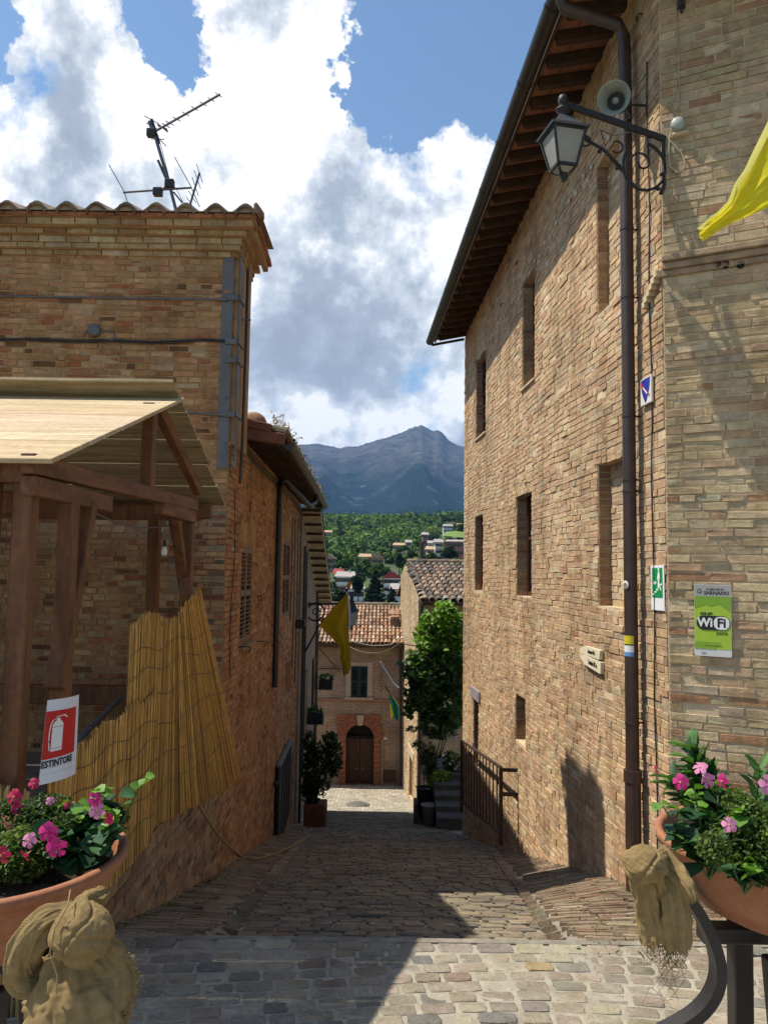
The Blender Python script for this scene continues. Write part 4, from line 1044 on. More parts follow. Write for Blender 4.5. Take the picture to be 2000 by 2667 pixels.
# low rear counter beam and handrail
mb = MB(); a = at_y(60, 1478, 7.8); b = at_y(258, 1478, 7.8); mb.box(((a.x+b.x)/2-1, 7.75, a.z-.09), (b.x-a.x+3, .12, .18), None, .008); mb.obj('rear_counter', M['stain'], st)
mb = MB(); mb.tube([onS(168, 1660, -1.95), onS(172, 1598, -1.95), onS(180, 1590, -1.95), onS(262, 1508, -1.95)], .02, 8); mb.obj('grey_handrail', M['galv'], st)
mb = MB(); p = onS(2, 1500, -1.9); mb.box((-2.02, 3.70, p.z), (.22, .02, .46), None, .004); wb = mb.obj('notice_board', mat('white_board', (.68, .72, .68), .6, .1, 5, .1), None); tag(wb, 'edge of a white board leaning on the outer stall post', 'board')
# ================================================================== REED SCREENS
def reedmat():
    m, t, b = newmat('split_reed'); a = t.new('ShaderNodeAttribute', attribute_name='col').outputs['Color']; pos = t.new('ShaderNodeNewGeometry').outputs['Position']
    mp = t.new('ShaderNodeMapping'); mp.inputs['Scale'].default_value = (6, 6, 1); t.link(pos, mp.inputs[0]); n = t.noise(mp.outputs[0], 7, 5, .7).outputs['Fac']
    t.link(t.mix(1.0, a, t.ramp(n, [(.3, (.55, .5, .45)), (.7, (1.15, 1.12, 1.05))]), 'MULTIPLY'), b.inputs['Base Color']); b.inputs['Roughness'].default_value = .55; b.inputs['Specular IOR Level'].default_value = .4
    return m
M['reed'] = reedmat()
RV = np.array([(math.cos(a)*.5, math.sin(a)*.5, z) for z in (-.5, .5) for a in np.linspace(0, 2*math.pi, 6)[:-1]])
RFc = [(i, (i+1) % 5, 5+(i+1) % 5, 5+i) for i in range(5)]+[(4, 3, 2, 1, 0), (5, 6, 7, 8, 9)]
def reeds(name, lines, parent, r=.0036, pal=((.74, .42, .10), (.62, .33, .075), (.80, .50, .15), (.42, .22, .06), (.66, .38, .12))):
    Pm = []; cs = []
    for (a, b) in lines:
        a = Vector(a); b = Vector(b); d = (b-a); L = d.length; d.normalize(); x = Vector((0, 1, 0)).cross(d).normalized() if abs(d.y) < .9 else Vector((1, 0, 0)); y = d.cross(x)
        rr = r*random.uniform(.75, 1.35); c = (a+b)/2
        Pm.append(np.array(c)[None, :]+RV[:, 0:1]*np.array(x)*2*rr+RV[:, 1:2]*np.array(y)*2*rr+RV[:, 2:3]*np.array(d)*L)
        q = random.choice(pal); j = random.uniform(.75, 1.15); cs.append(tuple(v*j for v in q))
    o = mass_mesh(name, np.array(Pm), RFc, np.array(cs), M['reed'], parent); o['kind'] = 'stuff'; return o
def wires(name, fn, zs, parent):
    mb = MB()
    for z_ in zs: mb.tube([fn(t, z_) for t in np.linspace(0, 1, 26)], .0022, 4)
    mb.obj(name, M['pipe_dark'], parent)['kind'] = 'stuff'
rs = thing('reed_screen', (SX+.08, 6.4, CZ), 'tall golden reed screen fanning out towards the brick house corner', 'reed screen')
L = []
for i in range(460):
    t = i/460+random.uniform(-.001, .001)
    yt = 5.22+1.95*t; zt_r = 1.35+.13*t+.06*math.sin(t*9)+random.uniform(-.05, .04)+(.06 if t > .93 else 0)-(.10 if .62 < t < .68 else 0)
    yb = 5.22+1.95*t+(max(0, t-.5)/.5)**1.3*1.45; zb_r = CZ+.02-(max(0, t-.45)/.55)*.30-random.uniform(0, .03)
    xo = random.uniform(-.012, .012); xb = SX+.09+xo+max(0, t-.5)*.36
    L.append(((xb, yb, zb_r), (SX+.09+xo, yt, zt_r)))
reeds('reeds', L, rs)
wires('binding_wires', lambda t, z_: Vector((SX+.105+max(0, t-.5)*.36*(1-(z_+.13)/1.6), 5.22+1.95*t+((max(0, t-.5)/.5)**1.3)*1.45*(1-(z_+.13)/1.55), z_+.03*math.sin(t*14+z_*5))), [.1, .35, .6, .85, 1.05, 1.2], rs)
rs2 = thing('reed_screen', (SX+.13, 5, CZ), 'lower reed screen overlapping in front of the taller one', 'reed screen')
L = []
for i in range(440):
    t = i/440; y = 3.95+1.83*t; 
    L.append(((SX+.13+random.uniform(-.01, .01), y+random.gauss(0, .008), CZ-.0-random.uniform(0, .03)-(.35 if y < 4.72 else 0)), (SX+.13+random.uniform(-.01, .01), y+random.gauss(0, .01), .80+.08*t+.02*math.sin(t*20)+random.uniform(-.03, .03))))
reeds('reeds', L, rs2)
wires('binding_wires', lambda t, z_: Vector((SX+.142, 3.95+1.83*t, z_+.02*math.sin(t*17+z_*9))), [.05, .22, .39, .56, .7], rs2)
rs3 = thing('reed_screen', (-3, 3.9, CZ), 'front reed screen behind the left flower bowl', 'reed screen')
L = []
for i in range(420):
    x = -4.4+2.75*i/420
    L.append(((x+random.gauss(0, .006), 3.80+random.uniform(-.01, .01), -.32), (x+random.gauss(0, .006), 3.80, .72+.02*math.sin(i*.07)+random.uniform(-.02, .02))))
reeds('reeds', L, rs3, r=.0055, pal=((.40, .25, .085), (.32, .20, .07), (.46, .31, .12), (.12, .08, .04)))
wires('binding_wires', lambda t, z_: Vector((-4.4+2.75*t, 3.79, z_+.01*math.sin(t*30))), [0, .2, .4, .6], rs3)

# ================================================================== TEXT AND SIGNS
def text_obj(body, size, O_, ux, uy, m, parent, ext=.0006, align='CENTER', sx=1.0, bold=.0, name='lettering', n=None):
    cu = bpy.data.curves.new('t', 'FONT'); cu.body = body; cu.size = size; cu.align_x = align; cu.align_y = 'CENTER'; cu.extrude = ext; cu.offset = bold; cu.resolution_u = 2
    tmp = bpy.data.objects.new('t', cu); col.objects.link(tmp); dg = bpy.context.evaluated_depsgraph_get(); me = bpy.data.meshes.new_from_object(tmp.evaluated_get(dg)); bpy.data.objects.remove(tmp); bpy.data.curves.remove(cu)
    ux = Vector(ux).normalized(); uy = Vector(uy).normalized(); nn = ux.cross(uy)
    me.transform(Matrix(((ux.x*sx, uy.x, nn.x, O_[0]), (ux.y*sx, uy.y, nn.y, O_[1]), (ux.z*sx, uy.z, nn.z, O_[2]), (0, 0, 0, 1))))
    me.name = name; me.materials.clear(); me.materials.append(m); return link(name, me, None, parent)
def paint(name, c, rough=.5): return mat(name, c, rough, .06, 12, 0, detail_noise=False)
INK = paint('black_print', (.02, .02, .022)); WHITE = paint('white_print', (.80, .80, .78), .45)
class Plate:
    """flat plate with local coords x (right as read), y up, on a wall"""
    def __init__(s, c, ux, uy, w_, h_): s.c = Vector(c); s.ux = Vector(ux).normalized(); s.uy = Vector(uy).normalized(); s.n = s.ux.cross(s.uy); s.w = w_; s.h = h_
    def p(s, x, y, o=0.0): return s.c+s.ux*x+s.uy*y+s.n*o
    def poly(s, pts, o, m, name, parent, bend=None):
        mb = MB(); v = [s.p(x, y, o) for x, y in pts]; mb.prism(v, s.n*.0006); return mb.obj(name, m, parent)
    def rot(s): return Matrix((s.ux, s.uy, s.n)).transposed()
def disc(cx, cy, r, n=20, sx=1): return [(cx+r*sx*math.cos(2*math.pi*k/n), cy+r*math.sin(2*math.pi*k/n)) for k in range(n)]
def rrect(x0, y0, x1, y1, r, n=5):
    out_ = []
    for (cx, cy, a0) in ((x1-r, y1-r, 0), (x0+r, y1-r, 90), (x0+r, y0+r, 180), (x1-r, y0+r, 270)):
        for k in range(n+1): a = R(a0+90*k/n); out_.append((cx+r*math.cos(a), cy+r*math.sin(a)))
    return out_
# reading direction on the side wall is from far to near: -d
UX = -RW.d
# crest plate
a1, zt_ = RW.hit(1408, 805, .03); a0, zb_ = RW.hit(1386, 882, .03); _, zt2_ = RW.hit(1388, 826, .03); _, zb2_ = RW.hit(1408, 868, .03)
pc = RW.pt((a0+a1)/2, (zt_+zt2_+zb_+zb2_)/4, .028); W_ = abs(a0-a1); H_ = (zt_+zt2_)/2-(zb_+zb2_)/2
cr = thing('crest_plate', pc, 'white plate with a blue shield crossed by a red band right of the downpipe', 'sign')
pl = Plate(pc, UX, (0, 0, 1), W_, H_)
mb = MB(); mb.box(pc, (W_, H_, .022), pl.rot(), .004); mb.obj('plate', mat('cream_enamel', (.72, .70, .62), .35, .08, 6, 0, spec=.5), cr)
sw, shh = W_*.42, H_*.45
shield = [(-sw, shh), (sw, shh)]+[(sw*(1-(k/8)**2.2), shh-2*shh*(k/8)) for k in range(2, 9)]+[(-sw*(1-(k/8)**2.2), shh-2*shh*(k/8)) for k in range(7, 1, -1)]
pl.poly(shield, .0125, paint('shield_blue', (.03, .035, .30), .35), 'blue_shield', cr)
band = [(-sw*.99, shh*.85), (-sw*.85, shh*.85)]+[(sw*(-.85+1.75*t), shh*(.85-1.25*t**.8)) for t in (.3, .6, .85, 1)]+[(sw*.80, -shh*.62), (sw*.3, -shh*.15), (-sw*.3, shh*.10), (-sw*.90, shh*.35)]
pl.poly(band, .0145, paint('shield_red', (.35, .03, .06), .35), 'red_band', cr)
for k in range(5):
    t = .30+.12*k; x = sw*(-.85+1.6*t); y = shh*(.78-1.18*t**.85)
    pl.poly([(x-sw*.09, y-.010), (x+sw*.06, y-.022), (x+sw*.09, y-.006), (x-sw*.06, y+.008)], .0165, WHITE, 'white_letter', cr)
# exit stairs sign
a1, t1 = RW.hit(1434, 1223, .02); a0, t0 = RW.hit(1406, 1222, .02); _, b1_ = RW.hit(1434, 1322, .02); _, b0_ = RW.hit(1405, 1318, .02)
pc = RW.pt((a0+a1)/2, (t0+t1+b0_+b1_)/4, .018); W_ = abs(a0-a1); H_ = (t0+t1)/2-(b0_+b1_)/2
ex = thing('emergency_exit_sign', pc, 'green and white emergency stairs sign with a running figure near the corner', 'sign')
pl = Plate(pc, UX, (0, 0, 1), W_, H_)
mb = MB(); mb.box(pc, (W_, H_, .006), pl.rot(), .001); mb.obj('plate', mat('white_plastic_sign', (.74, .75, .78), .4, .05, 6, 0, spec=.5), ex)
gw = W_*.40; y1_, y0_ = H_*.44, -H_*.22
pl.poly([(-gw, y0_), (gw, y0_), (gw, y1_), (-gw, y1_)], .004, paint('safety_green', (.01, .24, .07), .4), 'green_field', ex)
mb_pts = []
for k in range(5):
    x = -gw*.85+k*gw*.34; y = y0_+.02+k*H_*.055
    pl.poly([(x, y), (x+gw*.36, y), (x+gw*.36, y+H_*.055), (x+gw*.30, y+H_*.055), (x+gw*.30, y+.012), (x, y+.012)], .0055, WHITE, 'stair_tread', ex)
H = H_
fig = [(.30, .385), (.44, .34), (.52, .20), (.44, .19), (.40, .25), (.42, .10), (.78, -.04), (.74, -.075), (.30, .045), (.18, -.07), (.06, -.07), (.14, .10), (.20, .22), (.04, .16), (.0, .19), (.14, .30)]
pl.poly([(x*gw, y*H) for x, y in fig], .0055, WHITE, 'running_figure', ex); pl.poly(disc(.28*gw, .405*H-.0, gw*.13, 14), .0055, WHITE, 'figure_head', ex)
pl.poly([(-gw*.75, .10*H), (-gw*.45, .16*H), (-gw*.42, .125*H), (-gw*.15, .14*H), (-gw*.15, .095*H), (-gw*.42, .085*H), (-gw*.45, .05*H)], .0055, WHITE, 'arrow', ex)
# wooden arrow signs
def arrow(tl, tr, br_, bl, tip, txt, lab):
    a0, z0 = RW.hit(*tl, .05); a1, z1 = RW.hit(*tr, .05); a2, z2 = RW.hit(*br_, .05); a3, z3 = RW.hit(*bl, .05); a4, z4 = RW.hit(*tip, .05)
    c = RW.pt((a0+a1)/2, (z0+z2)/2, .03); s = thing('arrow_sign', c, lab, 'sign', None)
    mb = MB(); pts = [RW.pt(a, z, .012) for a, z in ((a4, z4), (a0, z0), (a1, z1), (a2, z2), (a3, z3))]; mb.prism(pts, RW.n*.036); mb.obj('board', mat('cream_painted_wood', (.74, .66, .47), .55, .12, 5, .1, 30, bdist=.001), s)
    ux = (RW.pt(a1, z1)-RW.pt(a0, z0)).normalized(); uy = (Vector((0, 0, 1))-ux*ux.z).normalized()
    cc = (RW.pt(a0, z0)+RW.pt(a1, z1)+RW.pt(a2, z2)+RW.pt(a3, z3))/4+RW.n*.0495
    text_obj(txt, (z0-z3)*.62, cc+ux*.01, ux, uy, INK, s, sx=.60, bold=.003)
arrow((1262, 1397), (1296, 1407), (1293, 1427), (1257, 1413), (1250, 1403), 'Ascensore 421 m', 'upper cream wooden arrow sign pointing down the alley')
arrow((1262, 1415), (1297, 1433), (1296, 1458), (1262, 1437), (1252, 1419), 'Cammino 821 m', 'lower cream wooden arrow sign below the other one')
# wifi plate on the corner face
UXF = RF.d
a0, z1 = RF.hit(1497, 1264, .03); a1, _ = RF.hit(1577, 1262, .03); _, z0 = RF.hit(1505, 1418, .03)
W_ = a1-a0; H_ = z1-z0; pc = RF.pt((a0+a1)/2+.006, (z0+z1)/2, .03)
wf = thing('wifi_sign', pc, 'lime green WiFi zone sign with grey header on the corner wall', 'sign')
tilt = R(2.0); ux = (RF.d*math.cos(tilt)-Vector((0, 0, 1))*math.sin(tilt)*.3); uy = Vector((0, 0, 1))*math.cos(tilt)-RF.d*math.sin(-tilt)*-.8
uy = (uy-ux.normalized()*uy.dot(ux.normalized())).normalized(); pl = Plate(pc, ux, uy, W_, H_); hw, hh = W_/2, H_/2
mb = MB(); mb.prism([pl.p(x, y, -.004) for x, y in rrect(-hw, -hh, hw, hh, .012)], pl.n*.006); mb.obj('plate', mat('white_metal_plate', (.62, .63, .60), .3, .05, 6, 0, spec=.5), wf)
pl.poly(rrect(-hw+.003, hh-H_*.165, hw-.003, hh-.003, .010), .0025, paint('header_grey', (.36, .36, .33), .35), 'grey_header', wf)
pl.poly([(-hw+.003, -hh+H_*.10), (hw-.003, -hh+H_*.10), (hw-.003, hh-H_*.166), (-hw+.003, hh-H_*.166)], .0025, paint('lime_green', (.36, .52, .05), .35), 'lime_field', wf)
pl.poly([(-hw+.003, hh-H_*.34), (-hw*.4, hh-H_*.28), (-hw*.1, hh-H_*.31), (hw*.3, hh-H_*.27), (hw-.003, hh-H_*.38), (hw-.003, hh-H_*.166), (-hw+.003, hh-H_*.166)], .0036, paint('olive_map_green', (.20, .36, .035), .35), 'map_outline', wf)
pl.poly([(-hw+.003, -hh+H_*.10), (hw*.1, -hh+H_*.10), (hw*.45, -hh+H_*.2), (-hw+.003, -hh+H_*.2)], .0036, paint('olive_map_green', (.22, .38, .04), .35), 'map_shade', wf)
pl.poly(disc(-hw*.72, hh-H_*.095, H_*.032), .0036, paint('seal_grey', (.09, .09, .085)), 'round_seal', wf); pl.poly(disc(-hw*.72, hh-H_*.095, H_*.018), .0045, paint('header_grey', (.3, .3, .28)), 'seal_centre', wf)
text_obj('COMUNE DI', H_*.042, pl.p(hw*.12, hh-H_*.068, .003), pl.ux, pl.uy, INK, wf, bold=.0006); text_obj('SARNANO', H_*.068, pl.p(hw*.20, hh-H_*.118, .003), pl.ux, pl.uy, INK, wf, sx=1.0, bold=.0014)
text_obj('SINP', H_*.055, pl.p(-hw*.35, H_*.09, .0045), pl.ux, pl.uy, INK, wf, sx=1.5, bold=.0008)
y0_, y1_ = -H_*.135, H_*.065; r_ = (y1_-y0_)/2
pl.poly(rrect(-hw*.88, y0_, hw*.93, y1_, r_*.97, 8), .005, INK, 'logo_capsule', wf)
pl.poly([(hw*.02, y0_+.006)]+[(x, y) for x, y in rrect(-hw*.0, y0_+.006, hw*.88, y1_-.006, r_*.8, 8)][:6*1+3]+[(hw*.13, y1_-.007), (hw*.06, (y0_+y1_)/2)] if False else rrect(hw*.05, y0_+.006, hw*.88, y1_-.006, r_*.75, 8), .0062, WHITE, 'logo_white_half', wf)
text_obj('Wi', H_*.17, pl.p(-hw*.42, (y0_+y1_)/2, .0062), pl.ux, pl.uy, WHITE, wf, bold=.003, sx=.92); text_obj('Fi', H_*.17, pl.p(hw*.46, (y0_+y1_)/2, .0075), pl.ux, pl.uy, INK, wf, bold=.003)
text_obj('zone', H_*.075, pl.p(hw*.48, y0_-H_*.035, .0045), pl.ux, pl.uy, paint('dark_green_print', (.05, .10, .02)), wf, bold=.0004)
text_obj('www.comune.sarnano.it', H_*.024, pl.p(0, -hh+H_*.15, .0045), pl.ux, pl.uy, paint('dark_green_print', (.05, .10, .02)), wf)
text_obj('SINP', H_*.03, pl.p(-hw*.5, -hh+H_*.045, .004), pl.ux, pl.uy, paint('blue_print', (.03, .06, .25)), wf)
# ESTINTORE sheet, curled, tied to the stall
es = thing('fire_extinguisher_sign', (-1.5, 3.7, .4), 'curled white sheet with a red fire extinguisher panel on the reed screen', 'sign')
zt_ = at_y(131, 1512, 3.66).z; zb_ = at_y(131, 1690, 3.66).z
p0 = at_y(98, 1612, 3.62); p1 = at_y(167, 1590, 3.80); c0 = Vector((p0.x, p0.y, 0)); c1 = Vector((p1.x, p1.y, 0)); H_ = zt_-zb_
def sheet(s, t, o=0.0):   # s 0..1 across, t 0..1 up, curls at its lower left
    d = (c1-c0); n = Vector((d.y, -d.x, 0)).normalized(); bow = .02*math.sin(math.pi*s)-.03*(1-s)*(1-t)
    return c0+d*s+n*(bow+o)+Vector((0, 0, zb_+H_*t-.012*(1-s)*(1 if t < .5 else 0)))
def sheet_patch(s0, s1, t0, t1, o, m, name, parent):
    mb = MB(); nx, ny = max(2, int((s1-s0)*14)), max(2, int((t1-t0)*10)); vs = [sheet(s0+(s1-s0)*i/nx, t0+(t1-t0)*j/ny, o) for j in range(ny+1) for i in range(nx+1)]
    mb.add(vs, [(j*(nx+1)+i, j*(nx+1)+i+1, (j+1)*(nx+1)+i+1, (j+1)*(nx+1)+i) for j in range(ny) for i in range(nx)], smooth=True); return mb.obj(name, m, parent)
def sheet_poly(pts, o, m, name, parent):
    mb = MB(); v = [sheet(x, y, o) for x, y in pts]; mb.add(v, [tuple(range(len(v)))]); return mb.obj(name, m, parent)
sheet_patch(0, 1, 0, 1, 0, mat('white_laminated_sheet', (.74, .75, .82), .35, .05, 5, 0, spec=.5), 'sheet', es)
RED = paint('fire_red', (.55, .02, .02), .4); RED2 = RED
sheet_patch(.0, .88, .30, .86, .0015, RED, 'red_panel', es)
for (x0, x1, y0, y1) in ((.17, .44, .385, .42), (.17, .44, .425, .655)): sheet_patch(x0, x1, y0, y1, .003, WHITE, 'extinguisher_body', es)
sheet_poly([(.17, .66), (.44, .66), (.44, .69), (.38, .73), (.35, .735), (.35, .765), (.26, .765), (.26, .735), (.23, .73), (.17, .69)], .003, WHITE, 'extinguisher_shoulder', es)
sheet_poly([(.24, .775), (.50, .79), (.50, .80), (.24, .785)], .0032, WHITE, 'valve_lever', es); sheet_poly([(.44, .785), (.55, .755), (.56, .765), (.45, .797)], .0032, WHITE, 'valve_handle', es)
hose = [(.24, .765), (.16, .745), (.12, .70), (.10, .60), (.10, .50), (.13, .40)]
for (a, b) in zip(hose[:-1], hose[1:]): sheet_poly([a, b, (b[0]+.025, b[1]), (a[0]+.025, a[1]-.005)], .0032, WHITE, 'hose', es)
ux = (sheet(.8, .22)-sheet(.1, .22)).normalized(); tx = text_obj('ESTINTORE', H_*.115, (0, 0, 0), (1, 0, 0), (0, 1, 0), mat('grey_print', (.05, .055, .06), .5, .05, 5, 0), None, sx=1, bold=.0015)
me = tx.data; wv = max(v.co.x for v in me.vertices)-min(v.co.x for v in me.vertices)
for v in me.vertices: v.co = sheet(.40+(v.co.x/wv)*.80, .235+v.co.y/H_, .003+max(0, v.co.z))
tx.parent = es; tx.matrix_basis = wmat(es).inverted()
for (x0, y0, x1, y1) in ((.05, .185, .78, .188), (.05, .12, .78, .123), (.78, .12, .785, .188)): sheet_patch(x0, x1, y0, y1, .002, mat('grey_line', (.4, .4, .45), .5, .05, 5, 0), 'ruled_line', es)
# ================================================================== WALL LANTERN, HORN, BOX
lamp = thing('wall_lantern', RW.pt(.2, 4.2), 'black iron wall lantern with frosted panes on a scrolled bracket at the building corner', 'street lamp')
# bracket anchored on the wall near the corner, arm points across the alley, a little away from us
A0 = RF.pt(.02, RF.hit(1443, 300)[1], .01)
zA = A0.z
armdir = Vector((-1.0, -.12, 0)).normalized()
# lantern depth from the picture: top knob and tip
tip = hit(1216, 224, A0, Vector((0, 0, 1)).cross(armdir)); ZL = tip.z
L_ = (tip-A0).dot(armdir)
def ap_(s, dz, side=0): return A0+armdir*s+Vector((0, 0, dz))+Vector((armdir.y, -armdir.x, 0))*side
mb = MB(); mb.beam(ap_(-.02, 0), ap_(L_, (tip.z-A0.z)), .035, .05, bev=.006); mb.obj('arm', M['iron'], lamp)
def scroll(pts, r, name='scroll'): mb = MB(); mb.tube(pts, r, 8); mb.obj(name, M['iron'], lamp)
LN = L_
scroll([ap_(.17+.18*math.cos(t), -.25+.20*math.sin(t)) for t in np.linspace(R(100), R(395), 26)], .013)
scroll([ap_(.19+(.10-.012*t)*math.cos(t), -.22+(.10-.012*t)*math.sin(t)) for t in np.linspace(0, 6.5, 26)], .009)
scroll([ap_(.0, .02), ap_(.0, -.15), ap_(.0, -.40), ap_(.03, -.47)], .016)
scroll([ap_(.34, -.30), ap_(.42, -.22), ap_(.52, -.13), ap_(.66, -.06), ap_(.8*LN, -.01)], .013)
scroll([ap_(.40+.05*math.cos(t), -.10+.05*math.sin(t)) for t in np.linspace(0, 5.5, 14)], .008); scroll([ap_(.62*LN+.14+.045*math.cos(t), -.07+.045*math.sin(t)) for t in np.linspace(0, 5.5, 14)], .008)
for s_, z_ in ((.05, -.43), (.30, -.40), (.02, -.30), (.40, -.28), (.55, -.15)): mb = MB(); mb.lathe([(0, -.02), (.018, -.008), (.018, .008), (0, .02)], ap_(s_, z_), 8); mb.obj('leaf_boss', M['iron'], lamp)
top = tip+Vector((0, 0, 0))
mb = MB(); mb.lathe([(0, .075), (.03, .065), (.042, .035), (.035, .0), (.02, -.02), (.03, -.035), (.06, -.05), (.06, -.06), (.035, -.075), (.045, -.13), (.05, -.14)], top, 18); mb.obj('finial', M['iron'], lamp)
lc = top+Vector((0, 0, -.12)); ang = R(45+12)
def sq(hw_, z_): return [lc+Vector((hw_*math.sqrt(2)*math.cos(ang+k*math.pi/2), hw_*math.sqrt(2)*math.sin(ang+k*math.pi/2), z_)) for k in range(4)]
mb = MB(); r0, r1, r2, r3 = sq(.045, .0), sq(.135, -.115), sq(.165, -.128), sq(.158, -.145)
for ra, rb_ in ((r0, r1), (r1, r2), (r2, r3)):
    for k in range(4): mb.quad(ra[k], ra[(k+1) % 4], rb_[(k+1) % 4], rb_[k])
mb.quad(*r0); mb.quad(*sq(.15, -.145)); mb.obj('hood', mat('grey_painted_hood', (.10, .105, .115), .4, .2, 8, .1, 60, spec=.5, bdist=.001), lamp)
t_, b_ = sq(.135, -.15), sq(.078, -.43)
for k in range(4):
    mb = MB(); mb.beam(t_[k], b_[k], .018, .018, up=(1, 0, 0)); mb.obj('corner_bar', M['iron'], lamp)
    mb = MB(); mb.beam(t_[k], t_[(k+1) % 4], .016, .02); mb.beam(b_[k], b_[(k+1) % 4], .02, .022); mb.obj('frame_rail', M['iron'], lamp)
PANE = mat('frosted_lantern_pane', (.58, .57, .50), .35, .12, 3, 0, spec=.4, trans=.5)
ti, bi = sq(.130, -.152), sq(.074, -.428)
for k in range(4): mb = MB(); mb.quad(ti[k], ti[(k+1) % 4], bi[(k+1) % 4], bi[k]); mb.obj('lantern_pane', PANE, lamp)
b2 = sq(.035, -.475); mb = MB()
for k in range(4): mb.quad(b_[k], b_[(k+1) % 4], b2[(k+1) % 4], b2[k])
mb.obj('bottom_pane', PANE, lamp); mb = MB(); mb.quad(*sq(.035, -.475))
for k in range(4): mb.beam(b_[k], b2[k], .010, .010)
mb.lathe([(.035, -.475), (.025, -.49), (.03, -.505), (.012, -.52), (.016, -.535), (0, -.55)], lc, 12)
for k in range(2):
    q = ang+k*math.pi; mb.tube([lc+Vector((math.cos(q)*r_, math.sin(q)*r_, z_)) for r_, z_ in ((.02, -.50), (.06, -.505), (.095, -.47), (.10, -.45), (.085, -.445))], .006, 6)
mb.obj('bottom_drop', M['iron'], lamp)
mb = MB(); mb.tube([ap_(.05+.06*i, .03-.02*math.sin(i*1.3), .02) for i in range(9)]+[ap_(.45, -.2, .02), ap_(.3, -.35, .02), ap_(.2, -.42, .02)], .005, 5); mb.obj('feed_wire', M['galv'], lamp)
# horn loudspeaker
hc = RW.pt(RW.hit(1326, 212, .35)[0], RW.hit(1326, 212, .35)[1], .35)
hn = thing('horn_loudspeaker', hc, 'round grey horn loudspeaker fixed behind the downpipe above the lantern arm', 'loudspeaker')
ax = Vector((-.42, -.86, -.28)).normalized()
mb = MB(); rH = .135
mb.lathe([(rH*1.0, .0), (rH*1.03, .006), (rH*.98, .0), (rH*.80, -.035), (rH*.62, -.075), (rH*.52, -.12), (rH*.52, -.17)], hc, 32, ax); mb.obj('horn', mat('grey_green_horn', (.34, .36, .31), .5, .15, 6, .05, spec=.4), hn)
mb = MB(); mb.lathe([(0, -.112), (rH*.535, -.11)], hc, 28, ax); mb.obj('throat', M['iron'], hn)
mb = MB(); mb.lathe([(0, -.06), (rH*.16, -.065), (rH*.22, -.09), (rH*.22, -.12)], hc, 20, ax); mb.obj('centre_cone', mat('grey_cone', (.36, .37, .35), .5, .1, 6, 0), hn)
mb = MB(); mb.tube([hc-ax*.17, hc-ax*.30], [.07, .06], 14); mb.tube([hc-ax*.2, hc-ax*.2+RW.n*-.33], .012, 6); mb.obj('driver_and_bracket', M['pipe_dark'], hn)
mb = MB(); mb.tube([hc-ax*.1+Vector((.09, 0, -.08)), hc-ax*.1+Vector((.12, 0, -.14)), hc-ax*.1+Vector((.06, 0, -.18)), hc-ax*.1+Vector((.0, .0, -.19))], .006, 5); mb.obj('speaker_wire', M['galv'], hn)
# white junction box with cable loop
a, z_ = RF.hit(1464, 268, .05); c = RF.pt(a, z_, .0); jb2 = thing('junction_box', c, 'round white junction box with a loop of pale cable beside the lantern bracket', 'junction box')
mb = MB(); mb.lathe([(0, .075), (.045, .075), (.052, .068), (.052, .055), (.055, .05), (.055, 0)], c, 20, RF.n); mb.obj('box_body', mat('pale_grey_plastic', (.36, .38, .35), .45, .08, 6, 0, spec=.4), jb2)
mb = MB(); mb.box(RF.pt(a+.02, z_-.075, .015), (.13, .07, .03), Matrix((RF.d, RF.n, Vector((0, 0, 1)))).transposed(), .01); mb.obj('mortar_patch', M['mortar_right'], jb2)
mb = MB(); pts = [RF.hit(dx, dy, .03) for dx, dy in ((1450, 285), (1446, 300), (1445, 330), (1448, 360), (1462, 373), (1476, 366), (1480, 350), (1472, 330), (1455, 312), (1446, 303))]; mb.tube([RF.pt(p[0], p[1], .03) for p in pts], .006, 6); mb.obj('cable_loop', mat('pale_cable', (.42, .38, .30), .5, .1, 6, 0), jb2)
mb = MB(); p = [RF.hit(dx, dy, .012) for dx, dy in ((1466, 250), (1468, 200), (1466, 120), (1462, 40), (1460, -60))]; mb.tube([RF.pt(q[0], q[1], .012) for q in p], .006, 5)
mb.obj('riser_cable', mat('sand_cable', (.42, .33, .22), .6, .1, 6, 0), jb2)
a, z_ = RF.hit(1474, 18); mb = MB(); mb.tube([RF.pt(a, z_+.08, .05), RF.pt(a, z_-.03, .05)], .03, 12); mb.tube([RF.pt(a, z_-.03, .05), RF.pt(a, z_-.07, .05)], .014, 10); mb.tube([RF.pt(a, z_+.04, -.02), RF.pt(a, z_+.04, .05)], .01, 6)
sp = mb.obj('bell_insulator', M['pipe'], None); tag(sp, 'small dark brown insulator high on the corner wall', 'insulator')
for dx in (1550, 1568, 1600):
    a, z_ = RF.hit(dx, 574); mb = MB(); mb.tube([RF.pt(a, z_, -.01), RF.pt(a, z_, .03)], .03, 10); mb.obj('vent_hole', M['dark'], rb)  # dark stubs on the face, shaded hole depth put into the colour

